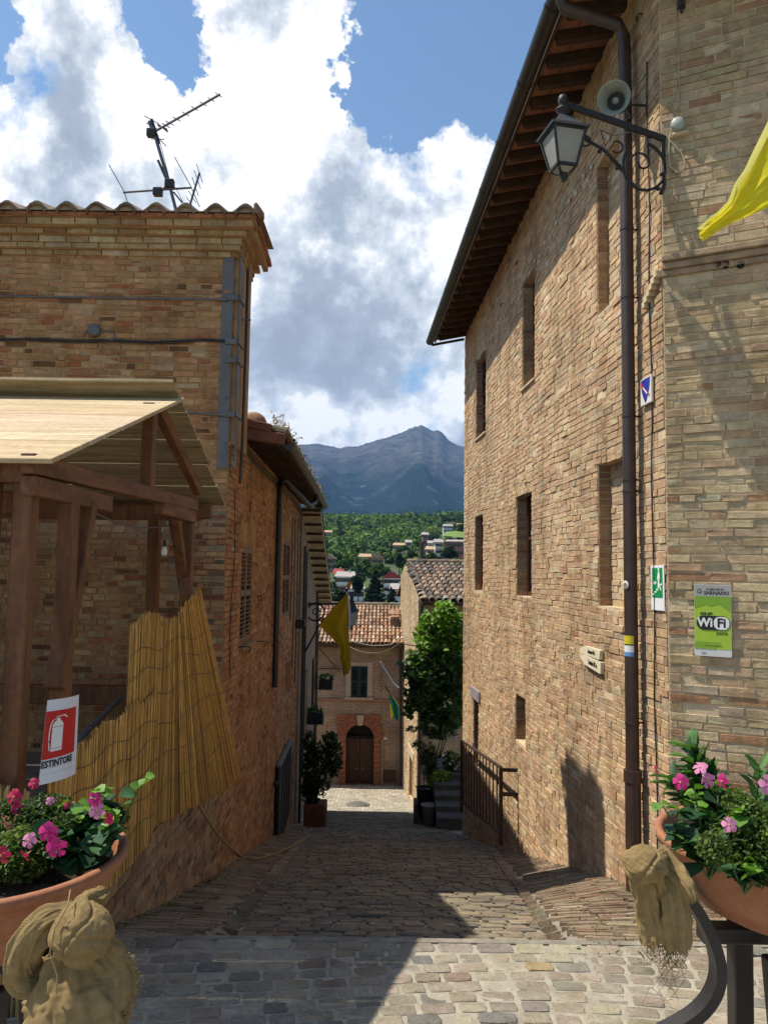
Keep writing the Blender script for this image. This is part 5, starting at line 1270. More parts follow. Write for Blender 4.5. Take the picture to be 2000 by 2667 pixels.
# ================================================================== FLAGS
def cloth(name, m, parent, corners, nx=14, ny=18, amp=.04, freq=3.0, seed=0):
    """corners: tl,tr,br,bl"""
    tl, tr, br_, bl = [Vector(c) for c in corners]; n = (tr-tl).cross(bl-tl).normalized(); vs = []; uvs = []
    for j in range(ny+1):
        t = j/ny
        for i in range(nx+1):
            s = i/nx; p = (tl*(1-s)+tr*s)*(1-t)+(bl*(1-s)+br_*s)*t
            k = amp*math.sin(freq*2*math.pi*(s*.8+t*.3)+seed)*(.25+.75*t)+amp*.4*math.sin(freq*4.6*(s-t*.4)+seed*2)
            vs.append(p+n*k)
    mb = MB(); mb.add(vs, [(j*(nx+1)+i, j*(nx+1)+i+1, (j+1)*(nx+1)+i+1, (j+1)*(nx+1)+i) for j in range(ny) for i in range(nx)], smooth=True)
    return mb.obj(name, m, parent)
YEL = mat('yellow_flag_cloth', (.86, .76, .03), .7, .12, 3, .1, 200, c2=(.80, .68, .02), trans=.4, bdist=.001)
OCH = mat('golden_flag_cloth', (.50, .33, .01), .7, .12, 3, .1, 200, c2=(.42, .27, .01), trans=.35, bdist=.001)
WHC = mat('white_flag_cloth', (.62, .62, .66), .7, .08, 3, .1, 200, trans=.35, bdist=.001)
GRC = mat('green_flag_cloth', (.02, .22, .14), .7, .12, 3, .1, 200, trans=.3, bdist=.001)
# big yellow banner at right, hung on a pole out of the picture above
YB = 4.1
bn = thing('yellow_banner', at_y(1700, 300, YB), 'bright yellow cloth banner drooping in from the right edge of the picture', 'banner')
B = lambda dx, dy, y=YB: at_y(dx, dy, y)
def strip_cloth(name, m, parent, left, right, nx=10, amp=.02, n=Vector((.2, -1, 0))):
    vs = []; ny = len(left)-1; n = n.normalized()
    for j in range(ny+1):
        for i in range(nx+1):
            s = i/nx; vs.append(left[j]*(1-s)+right[j]*s+n*(amp*math.sin(s*9+j*.55)*min(1, (j+1)/4)))
    mb = MB(); mb.add(vs, [(j*(nx+1)+i, j*(nx+1)+i+1, (j+1)*(nx+1)+i+1, (j+1)*(nx+1)+i) for j in range(ny) for i in range(nx)], smooth=True); return mb.obj(name, m, parent)
lft = [(1508, 497), (1518, 490), (1530, 478), (1552, 462), (1575, 438), (1590, 400), (1612, 368), (1628, 335), (1650, 290), (1700, 190), (1760, 80)]
rgt = [(1516, 523), (1530, 515), (1556, 496), (1590, 476), (1625, 462), (1665, 445), (1710, 430), (1770, 415), (1850, 400), (1950, 380), (2050, 360)]
strip_cloth('banner_cloth', YEL, bn, [B(*p) for p in lft], [B(*p) for p in rgt], 12, .030)
strip_cloth('banner_hem', mat('pale_yellow_hem', (.76, .70, .18), .7, .1, 3, 0, trans=.4), bn, [B(x-3, y-3) for x, y in lft], [B(x+7, y+4)+Vector((0, -.02, 0)) for x, y in lft], 2, .004)
mb = MB(); mb.tube([B(1720, 150), B(2300, 240)], .015, 8); mb.obj('pole', M['pipe_dark'], bn)
# golden flag with a white strip on the left side further down
YF = 17.6
fl_ = thing('golden_flag', at_y(752, 1282, YF), 'golden yellow flag with a white strip hanging from a slanted pole over the alley', 'flag')
Fp = lambda dx, dy, y=YF: at_y(dx, dy, y)
l_ = [(748, 1284), (735, 1299), (718, 1318), (703, 1336), (690, 1352), (704, 1368), (720, 1383), (733, 1397), (736, 1410), (735, 1425), (740, 1440), (742, 1463)]
r_ = [(750, 1286), (752, 1299), (752, 1318), (753, 1336), (754, 1352), (754, 1366), (755, 1380), (755, 1395), (756, 1410), (757, 1425), (757, 1440), (752, 1456)]
strip_cloth('flag_cloth', OCH, fl_, [Fp(*p) for p in l_], [Fp(*p) for p in r_], 12, .07)
strip_cloth('white_strip', WHC, fl_, [Fp(x, y) for x, y in ((751, 1284), (752, 1310), (753, 1335), (754, 1355), (755, 1372))], [Fp(x, y, YF+.05) for x, y in ((753, 1284), (757, 1310), (758, 1335), (759, 1352), (757, 1366))], 4, .02)
mb = MB(); pb = L2.pt(1.0, L2.hit(660, 1412)[1]); mb.tube([pb, Fp(688, 1356, 18.6), Fp(735, 1300, 17.9), Fp(755, 1268)], .022, 8); mb.obj('pole', M['pipe_dark'], fl_)
mb = MB(); mb.tube([Fp(752, 1272), Fp(757, 1258)], [.05, .035], 10); mb.obj('pole_finial', mat('orange_finial', (.62, .22, .02), .5, .1, 6, 0), fl_)
# lantern on the left side down the alley
l3 = thing('wall_lantern', L2.pt(2.4, 0), 'dark wall lantern on a scrolled bracket half hidden by the golden flag', 'street lamp')
yL = 20.0; q = lambda dx, dy: at_y(dx, dy, yL)
mb = MB(); mb.beam(q(664, 1306), q(762, 1306), .05, .06); mb.obj('arm', M['iron'], l3)
mb = MB(); c = q(682, 1324); mb.tube([c+Vector((.22*math.cos(t), 0, .22*math.sin(t))) for t in np.linspace(0, 6.2, 20)], .022, 6); mb.obj('scroll', M['iron'], l3)
mb = MB(); mb.tube([c+Vector((.11*(1-t/9)*math.cos(t), 0, .11*(1-t/9)*math.sin(t))) for t in np.linspace(0, 7.5, 20)], .015, 6); mb.obj('scroll', M['iron'], l3)
mb = MB(); mb.tube([q(692, 1345), q(712, 1330), q(728, 1318), q(745, 1309)], .02, 6); mb.obj('brace', M['iron'], l3)
c = q(760, 1296); mb = MB(); mb.lathe([(0, .1), (.05, .05), (.04, 0), (.06, -.05), (.17, -.30), (.20, -.32)], c, 4); mb.obj('hood', M['iron'], l3)
mb = MB(); mb.lathe([(.17, -.33), (.10, -.66), (0, -.68)], c, 4, smooth=False); mb.obj('lantern_pane', mat('grey_lantern_pane', (.25, .25, .26), .3, .1, 4, 0, spec=.5), l3)
mb = MB(); mb.lathe([(.05, -.68), (.03, -.74), (0, -.80)], c, 8); mb.obj('drop', M['iron'], l3)
# green and yellow flag
YG = 25.0; g = lambda dx, dy: at_y(dx, dy, YG)
gf = thing('green_flag', g(840, 1500), 'green flag edged in yellow beside the doorway house', 'flag')
Z = lambda x, y: ((780+x/3.16)*.8295, (1450+y/3.16)*.8295)
strip_cloth('flag_cloth', GRC, gf, [g(*Z(*p)) for p in ((735, 1125), (742, 1170), (752, 1220), (765, 1280), (780, 1335), (800, 1350))], [g(*Z(*p)) for p in ((738, 1125), (768, 1165), (798, 1205), (820, 1245), (822, 1300), (815, 1355))], 8, .04)
strip_cloth('yellow_edge', YEL, gf, [g(*Z(*p)) for p in ((730, 1118), (760, 1150), (790, 1188), (815, 1225))], [g(*Z(*p)) for p in ((734, 1128), (766, 1166), (796, 1205), (820, 1243))], 2, .01)
strip_cloth('yellow_edge', YEL, gf, [g(*Z(*p)) for p in ((742, 1215), (746, 1260), (750, 1300), (750, 1342))], [g(*Z(*p)) for p in ((754, 1220), (764, 1270), (772, 1300), (764, 1330))], 2, .01)
mb = MB(); mb.tube([g(*Z(702, 1070)), g(*Z(745, 1130))], .02, 6); mb.obj('pole', M['pipe_dark'], gf)
mb = MB(); mb.tube([g(*Z(*p)) for p in ((665, 870), (690, 920), (735, 990), (765, 1045), (815, 1090))], .035, 5); mb.tube([g(*Z(*p)) for p in ((735, 990), (755, 1050), (778, 1080), (775, 1050))], .025, 5)
wc = mb.obj('white_cable', mat('white_cable', (.62, .56, .54), .6, .1, 6, 0), None); tag(wc, 'white cable slung between the doorway house and the pale gable house', 'cable')
mb = MB()
for pts in (((405, 745), (480, 780), (560, 800), (650, 798), (740, 770), (830, 715)), ((440, 705), (520, 725), (600, 738), (700, 735), (760, 725), (830, 680), (960, 650))):
    mb.tube([at_y(*Z(*p), 29.5) for p in pts], .018, 5)
oc = mb.obj('overhead_cables', mat('pale_overhead_cable', (.36, .32, .25), .6, .1, 6, 0), None); tag(oc, 'pale overhead cables sagging under the doorway house gutter', 'cable', kind='stuff')

# ================================================================== DOORWAY HOUSE
YD = 31.0
D_ = lambda x, y, yy=YD: at_y(*Z(x, y), yy)
dh = thing('doorway_house', (-.7, 31, -5.8), 'pink brick house with red arched doorway and sunlit tiled roof closing the alley', 'house')
DW = Wall((-6.5, YD, 0), (1, 0, 0), (0, -1, 0))
def dwz(x, y): p = D_(x, y); return p.x+6.5, p.z
w0 = dwz(425, 905); w1 = dwz(558, 1165); g0 = dwz(383, 1500); g1 = dwz(608, 1890); zs_ = g0[1]
ga, gb = g0[0], g1[0]; gr = (gb-ga)/2; gc = (ga+gb)/2
opsd = [dict(a0=w0[0], a1=w1[0], z0=w1[1], z1=w0[1], d=.12), dict(a0=ga, a1=gb, z0=g1[1], z1=zs_+gr*1.0, d=.30)]
zcor = D_(300, 745).z
wall_mesh(DW, 0, 14, lambda a: -8, lambda a: zcor, opsd, 'front_wall', far_brick('pink_grey_brickwork', (.36, .255, .19), (.28, .19, .145), (.42, .33, .25), .30, .085, .018), dh)
mb = MB(); mb.quad(Vector((-6.5, YD, -7)), Vector((-6.5, 38, -7)), Vector((-6.5, 38, 0)), Vector((-6.5, YD, zcor))); mb.obj('end_wall', M['mortar'], dh)
mb = MB(); zc_ = D_(300, 775).z; mb.box((.5, YD-.03, (zcor+D_(300, 806).z)/2), (14, .07, zcor-D_(300, 806).z)); mb.obj('plaster_frieze', mat('tan_plaster_frieze', (.34, .27, .16), .9, .2, 4, .3, 30), dh)
PL_ = mat('pink_plaster_surround', (.46, .36, .29), .9, .2, 4, .3, 30)
s0 = dwz(385, 872); s1 = dwz(598, 1182); wf_ = MB()
for (x0, x1, z0, z1) in ((s0[0], w0[0], s1[1], s0[1]), (w1[0], s1[0], s1[1], s0[1]), (w0[0], w1[0], w0[1], s0[1])): wf_.box(DW.pt((x0+x1)/2, (z0+z1)/2, .012), (x1-x0, .03, z1-z0))
win = wf_.obj('window', PL_, dh)
mb = MB(); mb.box(DW.pt((w0[0]+w1[0])/2, w1[1]-.04, .04), (w1[0]-w0[0]+.5, .12, .07)); mb.obj('window_sill', PL_, win)
GS = mat('dark_green_shutter', (.018, .045, .038), .6, .3, 6, .2, 40)
for k in (0, 1):
    hw_ = (w1[0]-w0[0])/2; c = DW.pt(w0[0]+hw_*(k+.5), (w0[1]+w1[1])/2, -.04); mb = MB(); H2 = w0[1]-w1[1]
    for sx_ in (-1, 1): mb.box(c+Vector((sx_*(hw_/2-.035), 0, 0)), (.06, .05, H2-.02))
    for sz_ in (-1, 0, 1): mb.box(c+Vector((0, 0, sz_*(H2/2-.05))), (hw_-.13, .05, .08))
    s_ = mb.obj('shutter', GS, win)
    for q in range(22):
        zq = -H2/2+.1+q*(H2-.2)/21
        mb = MB(); mb.box(c+Vector((0, 0, zq)), (hw_-.12, .05, .012), Matrix.Rotation(R(-40), 3, 'X')); mb.obj('louvre_slat', GS, s_)
    mb = MB(); mb.box(c+Vector((0, .03, 0)), (hw_-.1, .01, H2-.05)); mb.obj('backing', M['dark'], s_)
# red brick door surround with arch, keystone
REDB = far_brick('red_moulded_brick', (.34, .115, .065), (.26, .085, .05), (.36, .20, .13), .30, .11, .014)
xo0, zo1 = dwz(312, 1303); xo1, zo0 = dwz(660, 1892)
mb = MB()
for (x0, x1) in ((xo0+.12, ga), (gb, xo1-.02)):
    mb.box(DW.pt((x0+x1)/2, (zo0+zs_)/2, .03), (x1-x0, .10, zs_-zo0))
arc = [(gc+gr*math.cos(t), zs_+gr*math.sin(t)) for t in np.linspace(0, math.pi, 25)]
vs = []; fs = []
for (x, z_) in arc:
    t = math.atan2(z_-zs_, x-gc); k = 1e9
    if math.cos(t) > 1e-6: k = min(k, (xo1-gc)/math.cos(t))
    if math.cos(t) < -1e-6: k = min(k, (xo0-gc)/math.cos(t))
    if math.sin(t) > 1e-6: k = min(k, (zo1-zs_)/math.sin(t))
    xo, zo = gc+k*math.cos(t), zs_+k*math.sin(t)
    vs += [DW.pt(x, z_, .05), DW.pt(xo, zo, .05), DW.pt(x, z_, -.28)]
for i in range(24): fs += [(i*3, i*3+1, i*3+4, i*3+3), (i*3, i*3+3, i*3+5, i*3+2)]
uvs = [[(vs[j].x, vs[j].z) for j in f] for f in fs]; mb.add(vs, fs, uvs); mb.obj('door_surround', REDB, dh)
for i in range(19):      # voussoirs
    t0 = math.pi*i/19; t1 = math.pi*(i+1)/19-.02; mb = MB(); r1 = gr+.36
    if abs((t0+t1)/2-math.pi/2) < .09: continue
    mb.prism([DW.pt(gc+r_*math.cos(t), zs_+r_*math.sin(t), .052) for r_, t in ((gr, t0), (r1, t0), (r1, t1), (gr, t1))][::-1], DW.n*.03); mb.obj('voussoir', mat('red_voussoir', (.33, .125, .075), .9, .3, 6, .4, 30) if i == 0 else bpy.data.materials['red_voussoir'], dh)
kz0, kz1 = D_(495, 1392).z, D_(495, 1310).z; mb = MB(); mb.prism([DW.pt(gc+x, z_, .055) for x, z_ in ((-.09, kz0), (.09, kz0), (.14, kz1), (-.14, kz1))], DW.n*.07); mb.obj('keystone', PL_, dh)
dd = MB(); dd.add([DW.pt(x, z_, -.27) for x, z_ in arc], [tuple(range(25))]); dd.box(DW.pt(gc, zs_, -.20), (gb-ga, .08, .10)); dd.obj('fanlight', M['dark'], dh)
DOORM = mat('dark_brown_door_timber', (.075, .032, .02), .6, .35, 4, .3, 30, stretch=(6, 6, .8))
for k in (0, 1):
    x0 = ga+k*gr; dl = MB(); dl.box(DW.pt(x0+gr/2, (g1[1]+zs_)/2, -.22), (gr-.015, .06, zs_-g1[1]-.05), None, .006); leaf = dl.obj('door_leaf', DOORM, dh)
    for q in range(4):
        zz = g1[1]+.12+q*(zs_-g1[1]-.2)/4; mb = MB(); hq = (zs_-g1[1]-.2)/4-.1; mb.box(DW.pt(x0+gr/2, zz+hq/2, -.18), (gr-.25, .03, hq), None, .012); mb.obj('door_panel', DOORM, leaf)
    mb = MB(); mb.lathe([(0, .03), (.03, .02), (.03, 0)], DW.pt(gc+(-.12 if k == 0 else .12), D_(500, 1765).z, -.19), 10, (0, -1, 0)); mb.obj('knob', mat('brass_knob', (.5, .42, .28), .35, .1, 5, 0, metal=.8), leaf)
mb = MB(); mb.box(DW.pt(gc, g1[1]-.06, .05), (gb-ga+.2, .35, .12), None, .015); mb.obj('door_step', PL_, dh)
zst = D_(300, 1185).z
mb = MB(); mb.box(DW.pt(5.8, zst, .03), (10, .06, .07)); mb.obj('string_course', REDB, dh)
m0 = dwz(692, 1762); m1 = dwz(790, 1858); mb = MB(); mb.box(DW.pt((m0[0]+m1[0])/2, (m0[1]+m1[1])/2, .03), (m1[0]-m0[0], .06, m0[1]-m1[1]), None, .01); mb.obj('meter_hatch', mat('rust_brown_hatch', (.095, .05, .035), .7, .25, 6, .2, 30), dh)
mb = MB(); a = D_(683, 1500); b = D_(680, 1900); mb.tube([Vector((a.x, YD-.05, a.z)), Vector((b.x, YD-.05, b.z))], .03, 6); a = D_(668, 870); b = D_(668, 1500); mb.tube([Vector((a.x, YD-.03, a.z)), Vector((b.x, YD-.03, b.z))], .015, 5); mb.obj('wall_conduit', mat('tan_conduit', (.36, .25, .16), .8, .1, 6, 0), dh)
mb = MB(); c = D_(700, 1500); mb.box((c.x, YD-.02, c.z), (.16, .02, .10)); mb.obj('house_number_plate', WHITE, dh)
text_obj('29', .085, (c.x, YD-.032, c.z), (1, 0, 0), (0, 0, 1), INK, dh)
for dx, dz_ in ((170, 925),):
    mb = MB(); a = D_(165, 925); b = D_(420, 928); mb.tube([Vector((a.x, YD-.06, a.z)), Vector((b.x, YD-.06, b.z))], .02, 5); mb.tube([Vector((a.x, YD-.3, a.z+.8)), Vector((D_(300, 920).x, YD-.06, a.z+.05))], .02, 5); mb.obj('stay_wires', M['pipe_dark'], dh)
# roof
ye, yr = 30.55, 34.5; ze = D_(300, 722, ye).z; zr = at_y(780, 1312, yr).z
upd = Vector((0, yr-ye, zr-ze)); Ld = upd.length; upd.normalize()
x0r = -4.2; P = Pieces(VT, TF)
ncol = int((1.75-x0r)/.158)
tile_roof(P, (x0r, ye, ze+.02), (1, 0, 0), upd, ncol, int(Ld/.36)+1, .158, .36, TP_NEW, rad=.073, seed=3)
for k in range(16): P.add((x0r+.2+k*.38, yr+.02, zr+.10), (0, .22, 0), (.42, 0, 0), (0, 0, .11), pick(TP_OLD))
P.finish('roof_tile', dh, M['tile'], M['tile1'], 300, 'roof_tile')
mb = MB(); mb.quad(Vector((x0r-2, ye, ze-.02)), Vector((2.2, ye, ze-.02)), Vector((2.2, yr, zr-.02)), Vector((x0r-2, yr, zr-.02))); mb.quad(Vector((x0r-2, yr, zr-.02)), Vector((2.2, yr, zr-.02)), Vector((2.2, yr+4, ze)), Vector((x0r-2, yr+4, ze)))
mb.box((-.8, (ye+YD)/2+.02, ze-.10), (6.4, YD-ye+.02, .09)); mb.obj('roof', mat('tile_underlay', (.19, .115, .08), .95, .4, 8, .6, 30), dh)
gut = gutter('gutter', lambda a: Vector((a, ye-.07, ze-.0)), -4.2, 1.7, 8, .075, M['pipe'], dh, Vector((0, 1, 0)), 3)
mb = MB(); mb.tube([at_y(*Z(830, 740), YD-.3), at_y(*Z(832, 1300), YD-.2), at_y(*Z(838, 2020), YD-.2)], .045, 8); mb.obj('downpipe', M['pipe'], dh)
# chimney
cx0_, cx1_ = D_(748, 500, 32.2).x, D_(828, 500, 32.2).x; ct_, cb_ = D_(760, 535, 32.2).z, D_(760, 680, 32.2).z
ch = MB(); ch.box(((cx0_+cx1_)/2, 32.4, (ct_+cb_)/2-.1), (cx1_-cx0_, .45, ct_-cb_+.3)); cho = ch.obj('chimney', far_brick('grey_chimney_brick', (.16, .12, .10), (.12, .09, .075), (.24, .19, .15), .26, .07), dh)
for k in range(3): mb = MB(); mb.box((cx0_+.06+k*(cx1_-cx0_-.12)/2, 32.4, ct_+.12), (.09, .40, .24)); mb.obj('flue_pier', PL_, cho)
mb = MB(); mb.box(((cx0_+cx1_)/2, 32.4, ct_+.27), (cx1_-cx0_+.12, .55, .06), None, .01); mb.obj('chimney_cap', mat('terracotta_cap', (.42, .24, .15), .9, .3, 6, .3, 30), cho)
for k in range(2):
    mb = MB(); cc = Vector((cx0_+(cx1_-cx0_)*(.3+.42*k), 32.15, ct_+.28)); vs = [cc+Vector((.16*math.cos(t), yy_, .16*math.sin(t)+dz_)) for yy_, dz_ in ((-.12, -.25), (.3, .05)) for t in np.linspace(0, math.pi, 8)]
    mb.add(vs, [(i, i+1, 9+i, 8+i) for i in range(7)], smooth=True); mb.obj('hood_tile', bpy.data.materials['terracotta_cap'], cho)

# ================================================================== PALE GABLE HOUSE
GWp = (.93, 20.4); GD = Vector((-.060, 1, 0)).normalized()
GW = Wall((1.16, 25.5, 0), GD, (-1, -.06, 0)); GL = 7.0
gh = thing('gable_house', (1.5, 22, -4.6), 'pale brick gable house with a sagging old tile roof behind the vine', 'house')
yA, yM, yB = 25.1, 30.4, 35.6
za = at_y(915, 1302, yA).z; zm = at_y(880, 1221, yM).z
def gtop(a): y = 25.5+a; return za+.05+(zm-za)*(y-yA)/(yM-yA) if y < yM else zm+.05-(zm-za)*(y-yM)/(yB-yM)
dw0 = GW.hit(885, 1660); 
od = [GW.opening(884, 893, 1626, 1646, 1734, 1734, .12)]
BUFFB = far_brick('pale_buff_brickwork', (.56, .43, .28), (.48, .36, .23), (.62, .50, .34), .27, .068, .012)
wall_mesh(GW, 0, GL, lambda a: -7, gtop, od, 'side_wall', BUFFB, gh)
GF = Wall(GW.pt(0, 0), (1, -.06, 0), (-.06, -1, 0))
wall_mesh(GF, 0, 5.5, lambda a: -6, lambda a: za+.02, [], 'front_wall', BUFFB, gh)
P = Pieces(VB)
courses(P, GW, 0, GL, -6.6, 2.6, lambda a: -6.6, lambda a: gtop(a)-.05, od, .068, [(4, (.57, .43, .27)), (2, (.52, .38, .24)), (1, (.60, .48, .33))], seed=61, proud=.008, rough=.004)
P.finish('brick', gh, M['brick'], M['brick1'], 0, 'brick')
mb = MB(); o = od[0]; mb.box(GW.pt((o['a0']+o['a1'])/2, o['z1']+.14, .015), (o['a1']-o['a0']+.35, .05, .30), rot_of(GW), .01); mb.obj('door_lintel', mat('cream_lintel', (.58, .46, .31), .85, .2, 5, .3, 30), gh)
mb = MB(); mb.box(GW.pt((o['a0']+o['a1'])/2, (o['z1']+o['z0'])/2, -.10), (o['a1']-o['a0'], .03, o['z1']-o['z0']), rot_of(GW)); mb.obj('door_leaf', mat('tan_door', (.30, .17, .075), .7, .25, 5, .2, 30), gh)
e_ = Vector((1, -.06, 0)).normalized(); upg = Vector((-.06*4.2/4.2, 1, 0)).normalized(); s_v = Vector((upg.x*(yM-yA), (yM-yA), zm-za)); Lg = s_v.length; upg = s_v.normalized()
C0 = Vector((at_y(915, 1302, yA).x-.05, yA, za))
P = Pieces(VT, TF); tile_roof(P, C0+Vector((0, 0, .03)), e_, upg, 17, int(Lg/.50)+1, .225, .50, TP_OLD, rad=.104, seed=8)
for k in range(11): P.add(C0+upg*Lg+e_*(.2+k*.4)+Vector((0, 0, .12)), upg*.26, e_*.44, Vector((0, 0, .12)), pick(TP_OLD))
for j in range(11): P.add(C0+upg*(.1+j*.5)+e_*.02+Vector((0, 0, .06)), e_*.2, upg*.56, Vector((0, 0, .10)), pick(TP_OLD))
P.finish('roof_tile', gh, M['tile'], M['tile1'], 260, 'roof_tile')
mb = MB(); xr_ = e_*6
up2 = Vector((-.06*(yB-yM), yB-yM, za-zm)); C1 = C0+upg*Lg; C2 = C1+up2
for dz_ in (0.0, -.07):
    v = Vector((0, 0, dz_)); mb.quad(C0+v, C0+xr_+v, C1+xr_+v, C1+v); mb.quad(C1+v, C1+xr_+v, C2+xr_+v, C2+v)
mb.quad(C0, C0+Vector((0, 0, -.07)), C1+Vector((0, 0, -.07)), C1); mb.quad(C1, C1+Vector((0, 0, -.07)), C2+Vector((0, 0, -.07)), C2); mb.quad(C0, C0+xr_, C0+xr_+Vector((0, 0, -.07)), C0+Vector((0, 0, -.07)))
gr_ = mb.obj('roof', M['soffit'], gh)
for t in np.arange(.15, 1, .09):
    for (A_, B_) in ((C0, C1), (C1, C2)):
        mb = MB(); p = A_.lerp(B_, t)+Vector((0, 0, -.11)); mb.beam(p+e_*.02, p+e_*.55, .10, .09); mb.obj('rafter', M['raft'], gr_)
STM = mat('loose_square_stone', (.36, .29, .22), .9, .3, 6, .5, 30)
for (x, y) in ((480, 60), (520, 140), (585, 250), (650, 375), (500, -15)):    # loose bricks weighing down the verge
    dx, dy = (1000+x/6.9)*.8295, (1480+y/6.9)*.8295; n_ = e_.cross(upg); p = hit(dx, dy, C0+Vector((0, 0, .15)), n_); mb = MB(); mb.box(p, (.21, .21, .17), Matrix.Rotation(R(45), 3, 'Y') @ Matrix.Rotation(R(30), 3, 'X'), .01); mb.obj('loose_stone', STM, gh)
gutter('gutter', lambda a: C0+e_*a+Vector((0, -.07, -.03)), .0, 5, 6, .07, M['pipe_dark'], gh, Vector((0, 1, 0)), 0)
c = GF.pt(.02, 0, .09); mb = MB(); zt_ = za-.1; p0 = at_y(911, 1320, 25.3); mb.tube([Vector((p0.x, 25.3, zt_)), Vector((at_y(903, 1740, 25.3).x+.02, 25.3, -5.6))], .06, 8); mb.obj('downpipe', M['pipe'], gh)
# ================================================================== FOLIAGE HELPERS
def leafmat(name, spec=.35, rough=.5, trans=.35, kind='col', base=None):
    m, t, b = newmat(name)
    if kind == 'col': a = t.new('ShaderNodeAttribute', attribute_name='col').outputs['Color']
    elif kind == 'obj': a = t.new('ShaderNodeObjectInfo').outputs['Color']
    pos = t.new('ShaderNodeNewGeometry').outputs['Position']; n = t.noise(pos, 30 if kind == 'obj' else 3, 3, .6).outputs['Fac']
    c = t.mix(1.0, a, t.ramp(n, [(.3, (.75, .75, .75)), (.7, (1.2, 1.2, 1.1))]), 'MULTIPLY')
    t.link(c, b.inputs['Base Color']); b.inputs['Roughness'].default_value = rough; b.inputs['Specular IOR Level'].default_value = spec
    o = [x for x in t.n if x.type == 'OUTPUT_MATERIAL'][0]
    tr = t.new('ShaderNodeBsdfTranslucent'); t.link(t.mix(1.0, c, (1.3, 1.5, .5), 'MULTIPLY'), tr.inputs[0]); ms = t.new('ShaderNodeMixShader'); ms.inputs[0].default_value = trans
    t.link(b.outputs[0], ms.inputs[1]); t.link(tr.outputs[0], ms.inputs[2]); t.link(ms.outputs[0], o.inputs[0]); return m
M['leaf'] = leafmat('green_leaf'); M['leaf1'] = leafmat('glossy_leaf', .3, .48, .25, 'obj'); M['farleaf'] = leafmat('far_foliage', .1, .8, .15)
M['bark'] = mat('tree_bark', (.12, .085, .055), .9, .4, 5, .6, 20)
LV = np.array([(0, -.5, 0), (.5, -.12, .12), (.42, .2, .10), (0, .5, -.10), (-.42, .2, .10), (-.5, -.12, .12), (0, 0, -.02)])
LFc = [(0, 1, 6), (1, 2, 6), (2, 3, 6), (3, 4, 6), (4, 5, 6), (5, 0, 6)]
def rand_unit(n, r): v = r.normal(size=(n, 3)); return v/np.linalg.norm(v, axis=1, keepdims=True)
def leaf_cloud(name, C, size, cols, m, parent=None, seed=0, up=.3, aspect=.5, droop=0.0, V=LV, F=LFc):
    r = np.random.default_rng(seed); N = len(C); n = rand_unit(N, r); n[:, 2] = np.abs(n[:, 2])+up; n /= np.linalg.norm(n, axis=1, keepdims=True)
    t = rand_unit(N, r); t[:, 2] -= droop; t -= n*np.sum(t*n, axis=1, keepdims=True); t /= np.linalg.norm(t, axis=1, keepdims=True); b = np.cross(n, t)
    s = (size*r.uniform(.65, 1.3, N))[:, None, None]
    P_ = C[:, None, :]+(V[None, :, 0:1]*b[:, None, :]*aspect+V[None, :, 1:2]*t[:, None, :]+V[None, :, 2:3]*n[:, None, :]*.6)*s
    o = mass_mesh(name, P_, F, cols, m, parent); o['kind'] = 'stuff'; return o
def blob_points(blobs, n, r, shell=.55):
    """blobs: (centre, (rx,ry,rz)); points mostly near the surface"""
    w_ = np.array([b[1][0]*b[1][1]*b[1][2] for b in blobs])**.7; w_ /= w_.sum(); idx = r.choice(len(blobs), n, p=w_)
    u = rand_unit(n, r); rad = (shell+(1-shell)*r.random(n))**.6; c = np.array([tuple(b[0]) for b in blobs])[idx]; s = np.array([b[1] for b in blobs])[idx]
    return c+u*s*rad[:, None], rad, u
def palcols(pal, n, r, spread=.2):
    w_ = np.array([p[0] for p in pal], float); w_ /= w_.sum(); c = np.array([p[1] for p in pal])[r.choice(len(pal), n, p=w_)]; return c*(1+r.normal(0, spread, (n, 1))).clip(.4, 1.6)
def trunk(name, pts, r0, r1, parent, m=None, seg=7):
    mb = MB(); n = len(pts); mb.tube(pts, [r0+(r1-r0)*i/(n-1) for i in range(n)], seg); return mb.obj(name, m or M['bark'], parent)

# ================================================================== VALLEY
def zt_at(r, dy, dx=850): return at_y(dx, dy, r).z
ANCH = [(36, -7.5), (60, -10), (120, -9.0), (200, zt_at(200, 1312)), (260, zt_at(260, 1292)), (377, zt_at(377, 1226)), (520, zt_at(520, 1192)), (700, zt_at(700, 1157)), (900, zt_at(900, 1132)), (1150, zt_at(1150, 1136)), (1700, 30), (2600, 20)]
AR = np.array([a[0] for a in ANCH]); AZ = np.array([a[1] for a in ANCH])
def tz(x, y):
    r = y; z = float(np.interp(r, AR, AZ)); t = x/max(y, 1)
    z += 26*smooth(.05, .28, t)*smooth(450, 950, r)*(1-smooth(1200, 2200, r))+smooth(.15, .6, abs(t))*r*.03*smooth(60, 300, r)
    z += (mnoise.noise(Vector((x*.008, y*.008, 1)))*6+mnoise.noise(Vector((x*.03, y*.03, 5)))*1.5)*smooth(150, 500, r)
    return z
mb = MB(); ys = [35, 45, 60, 90, 120, 160, 200, 230, 260, 300, 340, 377, 420, 470, 520, 600, 700, 800, 900, 1000, 1150, 1400, 1700, 2100, 2600]
ts = np.linspace(-2.2, 2.2, 89); vs = [(t*y, y, tz(t*y, y)) for y in ys for t in ts]; nt = len(ts)
mb.add(vs, [(j*nt+i, j*nt+i+1, (j+1)*nt+i+1, (j+1)*nt+i) for j in range(len(ys)-1) for i in range(nt-1)], smooth=True)
hs = mb.obj('hillside', mat('hillside_meadow', (.075, .105, .028), .95, .4, .02, 0, c2=(.035, .06, .02), attr='world')); tag(hs, kind='structure')
mb = MB(); rr_ = 26000; mb.add([(-rr_, -rr_, -22), (rr_, -rr_, -22), (rr_, rr_, -22), (-rr_, rr_, -22)], [(0, 1, 2, 3)])
